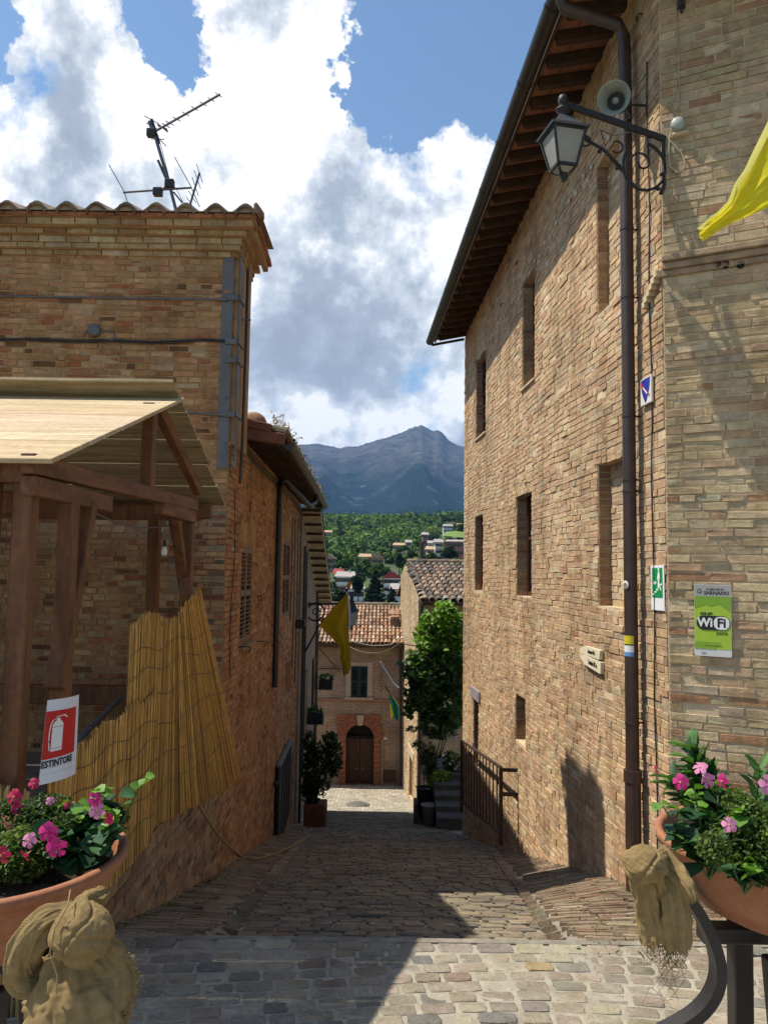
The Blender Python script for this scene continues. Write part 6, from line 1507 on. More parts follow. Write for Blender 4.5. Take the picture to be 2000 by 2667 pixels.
gr0 = mb.obj('ground', mat('distant_ground', (.06, .08, .035), .95, .3, .003, 0, attr='world')); tag(gr0, kind='structure')
# nearer ground behind and beside the houses so nothing floats
mb = MB(); mb.quad(Vector((-30, 31.5, -5.9)), Vector((30, 31.5, -5.9)), Vector((60, 36, -7.6)), Vector((-60, 36, -7.6))); mb.quad(Vector((2.7, 6.5, -4.6)), Vector((40, 6.5, -4.6)), Vector((40, 31.5, -5.95)), Vector((2.7, 31.5, -5.95))); mb.quad(Vector((-40, 9, -6)), Vector((-1.9, 9, -6)), Vector((-3, 31.5, -5.95)), Vector((-40, 31.5, -5.95)))
yd = mb.obj('yard', M['joint'], None); tag(yd, kind='structure')
# mountain
ridge = [(200, 1010), (420, 985), (560, 975), (640, 962), (690, 960), (720, 967), (735, 971), (750, 966), (775, 965), (800, 957), (835, 947), (870, 935), (890, 927), (912, 920), (925, 926), (935, 932), (946, 930), (955, 936), (968, 953), (985, 962), (1008, 968), (1080, 985), (1250, 1010), (1500, 1040)]
rt = []
for dx, dy in ridge: v = ray(dx, dy); rt.append((v.x/v.y, v.z/v.y))
rt = np.array(rt)
mb = MB(); T = np.concatenate([np.linspace(-1.6, -.25, 30), np.linspace(-.24, .26, 330), np.linspace(.27, 1.6, 30)]); S = np.concatenate([np.linspace(0, 1, 90), np.linspace(1.02, 1.5, 8)])
vs = []
for s_ in S:
    for t in T:
        y = 2600+s_*4600; h = float(np.interp(t, rt[:, 0], rt[:, 1]))*7200+EYE
        f = s_**1.25 if s_ <= 1 else 1-(s_-1)*1.2
        x = t*y
        n = mnoise.fractal(Vector((x*.0011, y*.0008, 3.3)), 1.0, 2.1, 6)
        rg = 1-abs(mnoise.noise(Vector((x*.0016+3, y*.0005, 9)))*2)
        env = math.sin(math.pi*min(1, s_))**.8 if s_ < 1 else 0
        z = 10+(h-10)*f+env*(n*170+(rg-.5)*130)+(0 if s_ < .9 else mnoise.noise(Vector((x*.006, 1, 1)))*12+abs(mnoise.noise(Vector((x*.02, 5, 1))))*14)
        vs.append((x, y, z))
nt = len(T)
mb.add(vs, [(j*nt+i, j*nt+i+1, (j+1)*nt+i+1, (j+1)*nt+i) for j in range(len(S)-1) for i in range(nt-1)], smooth=True)
mm, t, b = newmat('forested_mountain'); geo = t.new('ShaderNodeNewGeometry'); pos = geo.outputs['Position']
sep = t.new('ShaderNodeSeparateXYZ'); t.link(pos, sep.inputs[0]); n1 = t.noise(pos, .0016, 8, .62).outputs['Fac']; n2 = t.noise(pos, .009, 6, .65).outputs['Fac']
hgt = t.math('ADD', t.math('DIVIDE', sep.outputs['Z'], 1300.0), t.math('MULTIPLY', t.math('SUBTRACT', n1, .5), 1.1))
c = t.mix(t.ramp(hgt, [(.46, 0.0), (.78, 1.0)]), (.006, .018, .011), (.095, .088, .078)); c = t.mix(t.ramp(n2, [(.60, 0.0), (.72, .6)]), c, (.20, .19, .175))  # base colours darkened to stand in for cloud shade on the mountain
c = t.mix(t.ramp(t.math('MULTIPLY', n2, 1.0), [(.35, 0.55), (.6, 0.0)]), c, (.004, .011, .009)); t.link(c, b.inputs['Base Color']); b.inputs['Roughness'].default_value = 1; b.inputs['Specular IOR Level'].default_value = 0
bp = t.new('ShaderNodeBump'); bp.inputs['Distance'].default_value = 110; bp.inputs['Strength'].default_value = .8; t.link(n2, bp.inputs['Height']); t.link(bp.outputs[0], b.inputs['Normal'])
mo = mb.obj('mountain', mm); tag(mo, kind='structure')
# forest: one mass of lumpy crowns
rg_ = np.random.default_rng(22); crowns = []
def ok_zone(x, y):
    q = project((x, y, tz(x, y))); dx, dy = q[0]*2.163, q[1]*2.163
    for (a, b_, c_, d_) in ((700, 885, 1232, 1330), (768, 838, 1198, 1262), (918, 1012, 1170, 1268), (948, 1015, 1128, 1180), (846, 894, 1178, 1230), (700, 724, 1205, 1270)):
        if a < dx < b_ and c_ < dy < d_: return False
    return True
tries = 0
while len(crowns) < 2600 and tries < 20000:
    tries += 1; y = 240+(1080-240)*math.sqrt(rg_.random()); x = y*rg_.uniform(-.17, .20)
    if ok_zone(x, y) or rg_.random() < .04: crowns.append((x, y, tz(x, y), rg_.uniform(2.6, 5.2)*(1 if y < 700 else 1.15)))
cr = np.array(crowns); NF = 120; N = len(cr)
u = rand_unit(N*NF, rg_).reshape(N, NF, 3); u[:, :, 2] = np.abs(u[:, :, 2]*1.0)*.9+u[:, :, 2]*.1
lump = 1+.25*np.sin(u[:, :, 0]*5+rg_.uniform(0, 6, (N, 1)))+.2*np.sin(u[:, :, 1]*6+rg_.uniform(0, 6, (N, 1)))
C = cr[:, None, :3]+u*cr[:, None, 3:4]*lump[:, :, None]*np.array([1, 1, 1.15]); C[:, :, 2] += cr[:, None, 3]*.55
cols = np.repeat(palcols([(4, (.085, .155, .045)), (3, (.11, .185, .045)), (2, (.055, .11, .040)), (1.4, (.16, .22, .05)), (1, (.09, .13, .07))], N, rg_, .15)[:, None, :], NF, axis=1).reshape(-1, 3)*(.8+.4*rg_.random((N*NF, 1)))
TV = np.array([(-.5, -.4, 0), (.5, -.4, .1), (.6, .3, 0), (0, .6, -.1), (-.55, .25, .1)]); Cf = C.reshape(-1, 3)
leaf_cloud('woodland', Cf, np.repeat(cr[:, 3], NF)*.34, cols, M['farleaf'], None, 5, .5, .9, 0, TV, [(0, 1, 2, 3, 4)])
Vc = []; ico = np.array([(math.cos(a)*math.cos(e), math.sin(a)*math.cos(e), math.sin(e)) for e in (-.6, .3, 1.1) for a in np.linspace(0, 2*math.pi, 7)[:-1]]+[(0, 0, 1)])
icf = [(i, (i+1) % 6, 6+(i+1) % 6, 6+i) for i in range(6)]+[(6+i, 6+(i+1) % 6, 12+(i+1) % 6, 12+i) for i in range(6)]+[(12+i, 12+(i+1) % 6, 18) for i in range(6)]
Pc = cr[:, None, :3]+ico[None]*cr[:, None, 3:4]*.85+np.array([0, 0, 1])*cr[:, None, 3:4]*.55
o = mass_mesh('woodland_inner', Pc, icf, palcols([(1, (.030, .058, .020))], N, rg_), M['farleaf'], None); tag(o, kind='stuff')  # dark cores put the shade between leaf clumps into the colour
def tree(name, base, h, cw, kind, lab, n=900, pal=None, seed=0, grp=None, leaf=None):
    t_ = thing(name, base, lab, 'tree', grp); r = np.random.default_rng(seed+50); base = Vector(base)
    trunk('trunk', [base, base+Vector((.01*h, 0, h*.35)), base+Vector((0, .01*h, h*.8))], h*.028, h*.008, t_)
    if kind == 'cypress': bl = [(base+Vector((0, 0, h*q)), (cw*.5*s, cw*.5*s, h*.16)) for q, s in ((.2, .8), (.38, 1), (.55, .9), (.7, .7), (.85, .4))]
    elif kind == 'pine': bl = [(base+Vector((r.normal(0, cw*.06), r.normal(0, cw*.06), h*q)), (cw*.5*s, cw*.5*s, h*.075)) for q, s in ((.22, 1), (.34, .95), (.46, .82), (.58, .66), (.70, .5), (.82, .33), (.93, .16))]
    else: bl = [(base+Vector((r.normal(0, cw*.22), r.normal(0, cw*.22), h*r.uniform(.42, .85))), (cw*.26, cw*.26, h*.16)) for _ in range(9)]
    C_, rad, u_ = blob_points(bl, n, r, .5); pal = pal or [(3, (.030, .065, .018)), (2, (.045, .085, .02)), (1, (.02, .045, .015))]
    leaf_cloud('crown', C_, np.full(n, leaf or cw*.11), palcols(pal, n, r), M['farleaf'], t_, seed, .4, .8, 0, TV, [(0, 1, 2, 3, 4)]); return t_
def vp_(dx, r, dyb=None): p = at_y(dx, dyb or 1200, r); return (p.x, r, p.z if dyb else tz(p.x, r))
tree('cypress_tree', vp_(733, 520, 1176), 21, 5.2, 'cypress', 'dark narrow cypress rising from the wood left of the valley', 500, [(1, (.014, .03, .014))], 1)
tree('pine_tree', vp_(773, 200, 1312), 8.5, 3.6, 'broad', 'dark conifer left of the white villas below the golden flag', 1500, [(2, (.012, .026, .014)), (1, (.02, .036, .018))], 2)
tree('pine_tree', vp_(808, 205, 1316), 10, 5.6, 'pine', 'broad dark pine standing between the two white villas', 1700, [(2, (.012, .026, .014)), (1, (.02, .036, .018))], 3)
tree('pine_tree', vp_(845, 190, 1318), 5.5, 3, 'pine', 'dark pine in front of the right white villa', 1000, [(2, (.012, .026, .014)), (1, (.02, .036, .018))], 4)
tree('pine_tree', vp_(720, 190, 1316), 5, 4.5, 'broad', 'dark rounded tree at the foot of the left white villa', 1300, [(2, (.014, .03, .014)), (1, (.02, .04, .018))], 5)
tree('pine_tree', vp_(696, 190, 1318), 8, 4, 'broad', 'dark tree partly behind the stepped verge of the left houses', 1000, [(2, (.014, .03, .014))], 15)
tree('broadleaf_tree', vp_(862, 320, 1250), 11, 5, 'broad', 'dark tall tree right of the cream villa', 1200, [(2, (.016, .036, .016)), (1, (.026, .05, .018))], 6)
tree('broadleaf_tree', vp_(970, 330, 1226), 9.5, 7, 'broad', 'dark conifer in front of the pink apartment block', 1300, [(2, (.018, .04, .016)), (1, (.03, .055, .018))], 7)
tree('broadleaf_tree', vp_(890, 340, 1232), 9, 7, 'broad', 'rounded green tree left of the wooden pole', 1300, None, 8)
tree('broadleaf_tree', vp_(1000, 600, 1165), 18, 12, 'broad', 'green tree beside the lawn on the upper right slope', 800, None, 9)
tree('broadleaf_tree', vp_(752, 300, 1262), 7, 6, 'broad', 'light green tree above the left white villa', 1200, [(2, (.055, .105, .02)), (1, (.075, .125, .022))], 10)
for i, (dx, dy, r) in enumerate(((735, 1240, 300), (800, 1262, 260), (826, 1268, 250), (872, 1200, 420), (905, 1190, 450), (930, 1240, 290), (985, 1238, 280))):
    tree('broadleaf_tree', vp_(dx, r, dy), 5.5+i % 3, 6, 'broad', ['rounded green tree above the left white villa roofs', 'rounded green tree just left of the tallest dark pine', 'rounded green tree just right of the tallest dark pine', 'rounded green tree beside the pink tower house', 'rounded green tree above the utility pole', 'rounded green tree left of the cream balconied block', 'rounded green tree below the pink apartment block'][i], 900, [(2, (.04, .085, .018)), (1, (.06, .11, .02)), (1, (.03, .06, .02))], 20+i, 'trees among the valley houses')
# low scrub right behind the doorway house
r = np.random.default_rng(9); C_, _, _ = blob_points([((x, 60+abs(x)*.5, -9), (6, 6, 5.5)) for x in range(-12, 16, 3)], 7000, r, .5)
leaf_cloud('hedge_scrub', C_, np.full(7000, .8), palcols([(2, (.035, .075, .016)), (1, (.055, .10, .02)), (1, (.02, .05, .015))], 7000, r), M['farleaf'], None, 2, .4, .8, 0, TV, [(0, 1, 2, 3, 4)])
ho = [o_ for o_ in col.objects if o_.name == 'hedge_scrub'][0]; tag(ho, kind='stuff')
# houses
WALLC = {}
def wallm(c, nm):
    if nm not in WALLC: WALLC[nm] = mat(nm, c, .9, .12, .5, 0, attr='world')
    return WALLC[nm]
def villa(dx0, dx1, dyb, r, h, wc, rc, lab, nw=4, floors=2, balcony=False, gable=False, roofh=1.6, depth=9):
    p0 = at_y(dx0, dyb, r); p1 = at_y(dx1, dyb, r); z0 = min(p0.z, p1.z); w_ = p1.x-p0.x; c = Vector(((p0.x+p1.x)/2, r, z0)); v = thing('villa', c, lab, 'house')
    mb = MB(); mb.box(c+Vector((0, depth/2, h/2-1.5)), (w_, depth, h+3)); mb.obj('wall', wc, v)
    ov = .7; mb = MB(); a = c+Vector((-w_/2-ov, -ov, h)); b = c+Vector((w_/2+ov, -ov, h)); d = c+Vector((w_/2+ov, depth+ov, h)); e = c+Vector((-w_/2-ov, depth+ov, h))
    if gable:
        f = (a+b)/2+Vector((0, 0, roofh)); g_ = (e+d)/2+Vector((0, 0, roofh)); mb.add([a, b, d, e, f, g_], [(0, 4, 5, 3), (4, 1, 2, 5), (0, 1, 4), (3, 5, 2), (0, 3, 2, 1)])
    else:
        f = (a+e)/2+Vector((w_*.12, 0, roofh)); g_ = (b+d)/2+Vector((-w_*.12, 0, roofh)); mb.add([a, b, d, e, f, g_], [(0, 1, 5, 4), (1, 2, 5), (2, 3, 4, 5), (3, 0, 4), (0, 3, 2, 1)])
    rf = mb.obj('roof', rc, v); mb = MB(); mb.box(c+Vector((w_*.2, depth*.45, h+roofh*.8)), (.7, .7, 1.6)); mb.obj('chimney', wc, rf)
    fh = h/floors
    for q in range(floors):
        for k in range(nw):
            x = -w_/2+w_*(k+.5)/nw; cc = c+Vector((x, -.02, q*fh+fh*.55)); mb = MB(); mb.box(cc, (.95, .10, 1.35)); wn = mb.obj('window', M['glass'], v); mb = MB()
            for sx_ in (-.75, .75): mb.box(cc+Vector((sx_, -.04, 0)), (.45, .06, 1.35))
            mb.obj('window_shutter', wallm((.10, .07, .05), 'villa_shutter'), wn)
        if balcony: mb = MB(); mb.box(c+Vector((0, -.8, q*fh+.5)), (w_*.9, 1.6, .9)); mb.obj('balcony', wallm((.66, .64, .60), 'white_balcony'), v)
    return v
RT = mat('tan_far_roof', (.50, .34, .20), .9, .2, .6, 0, attr='world'); RG = mat('grey_far_roof', (.40, .36, .33), .9, .2, .6, 0, attr='world'); RR_ = mat('red_far_roof', (.34, .05, .045), .8, .2, .6, 0, attr='world')
villa(800, 828, 1222, 372, 3.4, wallm((.52, .30, .14), 'ochre_villa_wall'), RT, 'ochre villa with sunlit tan roof in the middle of the wood', 3, 1, False, True, 2.2)
villa(776, 800, 1222, 378, 4.0, wallm((.50, .34, .2), 'cream_villa_wall'), RT, 'lower wing with tan roof left of the ochre villa', 2, 1, False, False, 1.6)
villa(703, 722, 1232, 330, 4.5, wallm((.30, .24, .19), 'brown_villa_wall'), RT, 'brown villa with striped tan roof at the left edge of the valley', 2, 2, False, True, 2.0)
villa(700, 716, 1163, 560, 4, wallm((.42, .36, .30), 'pale_villa_wall'), RT, 'small pale house high at the left edge of the wood', 2, 1)
villa(726, 764, 1284, 240, 5.2, wallm((.62, .62, .62), 'white_villa_wall'), RG, 'long white villa with grey roof left of the dark pines', 5, 2, True, False, 1.6)
villa(752, 784, 1300, 225, 3.6, wallm((.62, .62, .62), 'white_villa_wall'), RG, 'low white wing with a pale roof in front of the left villa', 3, 1, True, False, 1.0)
villa(722, 738, 1278, 262, 5.8, wallm((.55, .5, .48), 'greyish_villa_wall'), RR_, 'house with a dark red roof behind the left white villa', 2, 2)
villa(828, 864, 1286, 240, 5.0, wallm((.62, .62, .62), 'white_villa_wall'), RR_, 'white villa with red roof right of the dark pines', 4, 2, True, True, 2.2)
villa(846, 872, 1298, 228, 3.2, wallm((.62, .62, .62), 'white_villa_wall'), RG, 'white garage wing beside the roof of the gable house', 2, 1)
villa(850, 876, 1192, 450, 3.4, wallm((.40, .36, .24), 'olive_villa_wall'), RT, 'long olive house half hidden in the wood above the ochre villa', 3, 1)
villa(877, 888, 1192, 445, 5, wallm((.55, .46, .38), 'pink_tower_wall'), RG, 'small pink tower house beside the long olive house', 1, 2)
villa(922, 942, 1214, 360, 5.5, wallm((.48, .36, .32), 'rose_villa_wall'), RT, 'rose coloured house left of the white balconied block', 2, 2, True)
villa(940, 956, 1216, 352, 9, wallm((.60, .55, .50), 'cream_block_wall'), RG, 'cream block with three tiers of balconies', 2, 3, True)
villa(962, 1040, 1222, 350, 10.5, wallm((.40, .17, .16), 'pink_block_wall'), RG, 'long pink apartment block behind the dark conifer', 8, 3, False, False, 1.0)
villa(925, 945, 1190, 420, 3.8, wallm((.56, .50, .46), 'cream_block_wall'), RG, 'flat cream house above the rose coloured house', 3, 1)
villa(958, 978, 1152, 640, 5.5, wallm((.60, .58, .55), 'white_villa_wall'), RG, 'white house with pale roof high on the right slope', 3, 2)
villa(988, 1010, 1152, 620, 6, wallm((.58, .48, .45), 'pale_pink_wall'), RT, 'pale pink house at the right of the upper slope', 3, 2)
villa(913, 924, 1180, 430, 6, wallm((.22, .14, .12), 'brick_barn_wall'), RG, 'small dark brick house in the trees above the pole', 1, 2)
lw = MB(); ps_ = [at_y(dx, dy, r_) for dx, dy, r_ in ((953, 1160, 560), (1012, 1166, 540), (1012, 1150, 600), (965, 1151, 610))]; lw.quad(*[p+Vector((0, 0, .6)) for p in ps_]); lo = lw.obj('meadow', mat('bright_meadow', (.16, .24, .05), .95, .2, .05, 0, attr='world')); tag(lo, kind='structure')
pl_ = thing('utility_pole', at_y(910, 1232, 60), 'dark wooden utility pole rising behind the roof of the gable house', 'pole')
mb = MB(); mb.tube([at_y(910, 1260, 60), at_y(910, 1172, 60)], .16, 8); mb.obj('pole_shaft', M['bark'], pl_); mb = MB(); p = at_y(910, 1174, 60); mb.box(p, (.9, .1, .1)); mb.obj('crossarm', M['bark'], pl_)

# ================================================================== VINE AND GARDEN
r = np.random.default_rng(77); yV = 19.0
def vb(dx, dy, rx, rz, y=yV, ry=.45): p = at_y(dx, dy, y); k = y/FPX/2.163; return (p, (rx*k, ry, rz*k))
vine = thing('climbing_vine', at_y(955, 1600, 19.3), 'large leafy climber hanging between the gable house and the tall building', 'climber')
top_b = [vb(950, 1345, 38, 26), vb(985, 1365, 24, 30), vb(965, 1315, 14, 12), vb(925, 1385, 30, 18), vb(960, 1395, 44, 30), vb(985, 1335, 14, 8), vb(918, 1352, 10, 8)]
mid_b = [vb(955, 1440, 48, 34), vb(985, 1460, 25, 50), vb(905, 1420, 26, 12, 18.8), vb(895, 1455, 26, 16, 18.7), vb(925, 1480, 40, 36), vb(965, 1520, 40, 38), vb(935, 1545, 26, 20), vb(975, 1555, 24, 18), vb(915, 1470, 26, 30, 18.7), vb(905, 1505, 28, 24, 18.7), vb(880, 1440, 14, 6, 18.7), vb(884, 1535, 10, 8, 18.7)]
C1_, rd1, u1 = blob_points(top_b, 2300, r, .35); C2_, rd2, u2 = blob_points(mid_b, 4300, r, .4)
C1_ += r.normal(0, .07, C1_.shape); C2_ += r.normal(0, .06, C2_.shape)
leaf_cloud('foliage', np.vstack([C1_, C2_]), np.full(6600, .125), np.vstack([palcols([(3, (.13, .24, .035)), (2, (.18, .30, .045)), (1, (.07, .15, .03))], 2300, r), palcols([(3, (.065, .125, .04)), (2, (.09, .16, .05)), (1, (.045, .085, .03))], 4300, r)]), M['leaf'], vine, 3, .5, .85, .6)  # lighter greens on top, darker below: sunlit crown painted into leaf colour
vt = [(952, 1600), (950, 1540), (958, 1480), (950, 1420), (958, 1370), (968, 1325)]
trunk('stem', [at_y(dx, dy, 19.2) for dx, dy in vt], .06, .015, vine); trunk('stem', [at_y(dx, dy, 19.0) for dx, dy in ((950, 1430), (920, 1400), (885, 1395), (868, 1392))], .02, .008, vine); trunk('stem', [at_y(dx, dy, 18.9) for dx, dy in ((955, 1480), (915, 1460), (875, 1440))], .02, .006, vine)
def shrub(name, dx, dy, rx, rz, y, n, size, pal, lab, cat='shrub', seed=0, aspect=.4, base_dy=None, extra=None, flowers=0, fcol=(.7, .65, .7)):
    rr = np.random.default_rng(seed+90); base = at_y(dx, base_dy or dy+rz, y); t_ = thing(name, base, lab, cat); bl = [vb(dx, dy, rx, rz, y, rx*y/FPX/2.163)]+[vb(dx+rr.normal(0, rx*.6), dy+rr.normal(0, rz*.55), rx*.45, rz*.4, y, rx*.45*y/FPX/2.163) for _ in range(5)]+([vb(*e, y=y, ry=.3) for e in extra] if extra else [])
    C_, _, _ = blob_points(bl, n, rr, .3); leaf_cloud('foliage', C_, np.full(n, size), palcols(pal, n, rr), M['leaf'], t_, seed, .3, aspect, .1)
    for k in range(3): trunk('stem', [base+Vector((rr.normal(0, .04), 0, 0)), base+Vector((rr.normal(0, .1), rr.normal(0, .1), (C_[:, 2].mean()-base.z)*1.0))], .018, .008, t_)
    if flowers:
        Cf, _, _ = blob_points(bl, flowers, rr, .95); leaf_cloud('blossom', Cf, np.full(flowers, size*.8), palcols([(1, fcol)], flowers, rr, .1), M['leaf'], t_, seed+1, .6, .9)
    return t_
OLE = [(3, (.055, .095, .035)), (2, (.08, .13, .045)), (1, (.035, .06, .025))]
shrub('oleander', 928, 1650, 20, 45, 18.9, 900, .12, OLE, 'oleander with narrow leaves in front of the gable house downpipe', seed=1, aspect=.22, base_dy=1740, extra=[(918, 1560, 10, 25), (905, 1612, 14, 10)])
shrub('trailing_shrub', 950, 1585, 40, 14, 19.2, 900, .11, OLE, 'pale leaved shrub with white flowers trailing over the garden wall', seed=2, aspect=.25, base_dy=1640, flowers=60, fcol=(.75, .75, .78), extra=[(985, 1560, 18, 14)])
shrub('golden_shrub', 950, 1685, 24, 18, 18.6, 700, .10, [(2, (.28, .32, .06)), (1, (.18, .24, .05)), (1, (.38, .40, .12))], 'golden leaved shrub beside the dark planter', seed=3, aspect=.6, base_dy=1720)
shrub('flowering_shrub', 978, 1648, 24, 24, 19.0, 700, .09, [(2, (.13, .18, .04)), (1, (.08, .12, .03))], 'pale flowering shrub against the tall building behind the railing', seed=4, aspect=.6, base_dy=1700, flowers=90, fcol=(.68, .60, .66))
pt = thing('planter', at_y(918, 1745, 18.6), 'dark planter under the oleander', 'planter'); mb = MB(); c = at_y(918, 1720, 18.6); mb.lathe([(.0, -.42), (.15, -.42), (.20, .16), (.22, .18), (.20, .18), (.18, .14), (0, .12)], c, 16); mb.obj('pot', M['pipe_dark'], pt)
gst = thing('stone_steps', at_y(960, 1750, 17.5), 'grey stone steps and block leading up to the garden', 'steps')
STN = mat('grey_step_stone', (.12, .112, .10), .9, .3, 5, .5, 30, attr='world')
for k, (a, b, y) in enumerate(((895, 930, 18.6),)):
    p = at_y(a, 1738, y); q_ = at_y(b, 1738, y); mb = MB(); mb.box(((p.x+q_.x)/2, y+.25, p.z-.4), (q_.x-p.x, .5, .8), None, .02); mb.obj('block', STN, gst)
for k in range(5): mb = MB(); y = 16.9+k*.42; mb.box((2.05, y+1.0, -3.3+k*.12-.5+.0), (1.7, 2.0, 1.0), None, .015); mb.obj('step', STN, gst)
pw = thing('flower_pot', at_y(930, 1770, 17.9), 'pale tapering flower pot beside the grey stone block', 'pot'); mb = MB(); c = at_y(928, 1762, 17.9); mb.lathe([(0, -.2), (.12, -.2), (.18, .2), (.2, .22), (.15, .2), (0, .15)], c, 14); mb.obj('pot', mat('pale_pot', (.30, .28, .25), .8, .2, 6, .1), pw)
# planter and dark bush on the left
bp_ = thing('planter', at_y(680, 1790, 17.2), 'square terracotta planter standing against the left houses', 'planter')
p = at_y(656, 1762, 17.2); q_ = at_y(704, 1762, 17.2); mb = MB(); mb.box(((p.x+q_.x)/2, 17.4, (at_y(680, 1740, 17.2).z+at_y(680, 1792, 17.2).z)/2), (q_.x-p.x, .5, at_y(680, 1740, 17.2).z-at_y(680, 1792, 17.2).z), None, .03); mb.obj('pot', mat('dark_terracotta', (.15, .055, .035), .8, .3, 5, .3, 30), bp_)
shrub('potted_bush', 684, 1665, 34, 62, 17.3, 2300, .115, [(3, (.022, .045, .016)), (2, (.035, .065, .02)), (1, (.05, .085, .03))], 'tall dark bush with small leaves growing in the left planter', 'shrub', 6, .4, 1742, extra=[(722, 1640, 18, 40), (712, 1600, 16, 18)])
for k, (dx, dy, lab) in enumerate(((704, 1480, 'small hanging flower box on the corner of the left houses'), (682, 1553, 'dark flower box on a bracket above the bush'))):
    c = at_y(dx, dy, 23.8 if k == 0 else 21); fb = thing('flower_box', c, lab, 'flower box'); mb = MB(); mb.box(c, (.42, .3, .30), None, .02); mb.obj('box', M['pipe_dark'], fb); rr = np.random.default_rng(k); C_, _, _ = blob_points([(c+Vector((0, 0, .2)), (.25, .2, .12))], 120, rr, .4); leaf_cloud('foliage', C_, np.full(120, .1), palcols(OLE, 120, rr), M['leaf'], fb, k)
    mb = MB(); mb.tube([c+Vector((-.2, 0, -.12)), c+Vector((-.7, 0, -.12))], .02, 5); mb.obj('bracket', M['iron'], fb)

# ================================================================== RAILING, HOSE, ANTENNA
rl = thing('iron_railing', (1.7, 11.5, -2), 'rusty iron railing with upright bars beside the right wall', 'railing')
A = hit(1082, 1660, (1.66, 11.5, 0), (1, .045, 0)); B_ = hit(997, 1602, (1.66, 11.5, 0), (1, .045, 0)); A2 = hit(1082, 1812, (1.66, 11.5, 0), (1, .045, 0)); B2 = hit(997, 1745, (1.66, 11.5, 0), (1, .045, 0))
RUST = mat('rusty_brown_iron', (.075, .042, .032), .6, .35, 12, .3, 60, bdist=.002)
mb = MB(); mb.beam(A, B_, .045, .03); mb.obj('top_rail', RUST, rl); mb = MB(); mb.beam(A2.lerp(A, .06), B2.lerp(B_, .06), .03, .02); mb.obj('bottom_rail', RUST, rl)
for a, b in ((A, A2), (B_, B2)): mb = MB(); mb.beam(a, b-Vector((0, 0, .1)), .05, .05, up=(0, 1, 0)); mb.obj('post', RUST, rl)
for k in range(1, 13): t = k/13; mb = MB(); mb.beam(A.lerp(B_, t), A2.lerp(B2, t).lerp(A.lerp(B_, t), .06), .018, .018, up=(0, 1, 0)); mb.obj('baluster', RUST, rl)
for z_ in (-.03, -.36): mb = MB(); p = A+Vector((0, 0, z_)); mb.beam(p, p+Vector((.24, -.02, 0)), .03, .05); mb.obj('wall_fixing', RUST, rl)
def ghit(dx, dy):
    r_ = ray(dx, dy); lo, hi = 3.0, 24.0
    for _ in range(40):
        m_ = (lo+hi)/2; p = Vector((0, 0, EYE))+r_*(m_/r_.y)
        if p.z > gz(p.x, p.y)+.02: lo = m_
        else: hi = m_
    return p
hp = [hit(392, 1706, (-1.66, 0, 0), (1, 0, 0)), hit(412, 1716, (-1.63, 0, 0), (1, 0, 0)), hit(440, 1760, (-1.60, 0, 0), (1, 0, 0)), hit(478, 1815, (-1.56, 0, 0), (1, 0, 0))]+[ghit(*q_) for q_ in ((520, 1851), (545, 1858), (580, 1851), (615, 1838), (650, 1820), (680, 1800))]
hs2 = [(.5*((2*hp[i])+(hp[i+1]-hp[max(i-1, 0)])*q+(2*hp[max(i-1, 0)]-5*hp[i]+4*hp[i+1]-hp[min(i+2, 9)])*q*q+(-hp[max(i-1, 0)]+3*hp[i]-3*hp[i+1]+hp[min(i+2, 9)])*q**3)) for i in range(9) for q in (0, .25, .5, .75)]
mb = MB(); mb.tube(hs2, .011, 8)
hz = mb.obj('garden_hose', mat('straw_yellow_hose', (.34, .24, .10), .5, .15, 8, .1), None); tag(hz, 'straw coloured hose hanging off the low wall and lying along the left gutter', 'hose')
an = thing('tv_antenna', at_y(385, 445, 9.1), 'tall roof aerial mast with long yagi booms above the left house', 'antenna'); ya = 9.1; q = lambda dx, dy, y=ya: at_y(dx, dy, y)
def rod(name, pts, r, seg=6): mb = MB(); mb.tube(pts, r, seg); return mb.obj(name, M['galv'], an)
S5 = lambda x, y: ((280+x/4.88)*.8295, (220+y/4.88)*.8295)
rod('mast', [q(*S5(870, 1600)), q(*S5(780, 1250)), q(*S5(600, 640))], .020); rod('mast_top', [q(*S5(600, 640)), q(*S5(535, 475))], .026)
bm = rod('upper_boom', [q(*S5(610, 595)), q(*S5(1425, 130), 8.3)], .014)
for (x0, y0, x1, y1) in ((1370, 105, 1452, 163), (1278, 168, 1360, 220), (1175, 222, 1262, 274), (1065, 282, 1150, 332), (948, 350, 1038, 402), (832, 416, 928, 468), (740, 466, 840, 520), (690, 495, 795, 552)):
    rod('element', [q(*S5(x0, y0), 8.7), q(*S5(x1, y1), 8.7)], .0055, 5)
mb = MB(); mb.tube([q(*S5(*p)) for p in ((635, 505), (690, 540), (765, 605), (750, 568), (700, 548), (650, 530), (635, 505))], .009, 5); mb.obj('folded_dipole', M['galv'], an)
mb = MB(); mb.tube([q(*S5(*p)) for p in ((560, 445), (655, 750))], .018, 6); mb.obj('reflector_bar', M['pipe_dark'], an)
for (x0, y0, x1, y1) in ((470, 402, 650, 500), (495, 492, 640, 570), (560, 695, 720, 700), (620, 655, 745, 785)): rod('element', [q(*S5(x0, y0)), q(*S5(x1, y1))], .0055, 5)
for c_ in ((560, 620), (790, 1265), (640, 1370)): mb = MB(); mb.box(q(*S5(*c_)), (.11, .08, .10), None, .01); mb.obj('clamp', M['pipe_dark'], an)
rod('cross_boom', [q(*S5(200, 1375)), q(*S5(1070, 1315))], .014); rod('strut', [q(*S5(790, 1260)), q(*S5(650, 1370))], .016); rod('strut', [q(*S5(635, 965)), q(*S5(755, 1240))], .010); rod('strut', [q(*S5(650, 960)), q(*S5(775, 1240))], .006)
for pts in (((18, 1025), (215, 1370), (270, 1545)), ((852, 925), (1060, 1300), (1170, 1560))): rod('long_element', [q(*S5(*p)) for p in pts], .0055, 5)
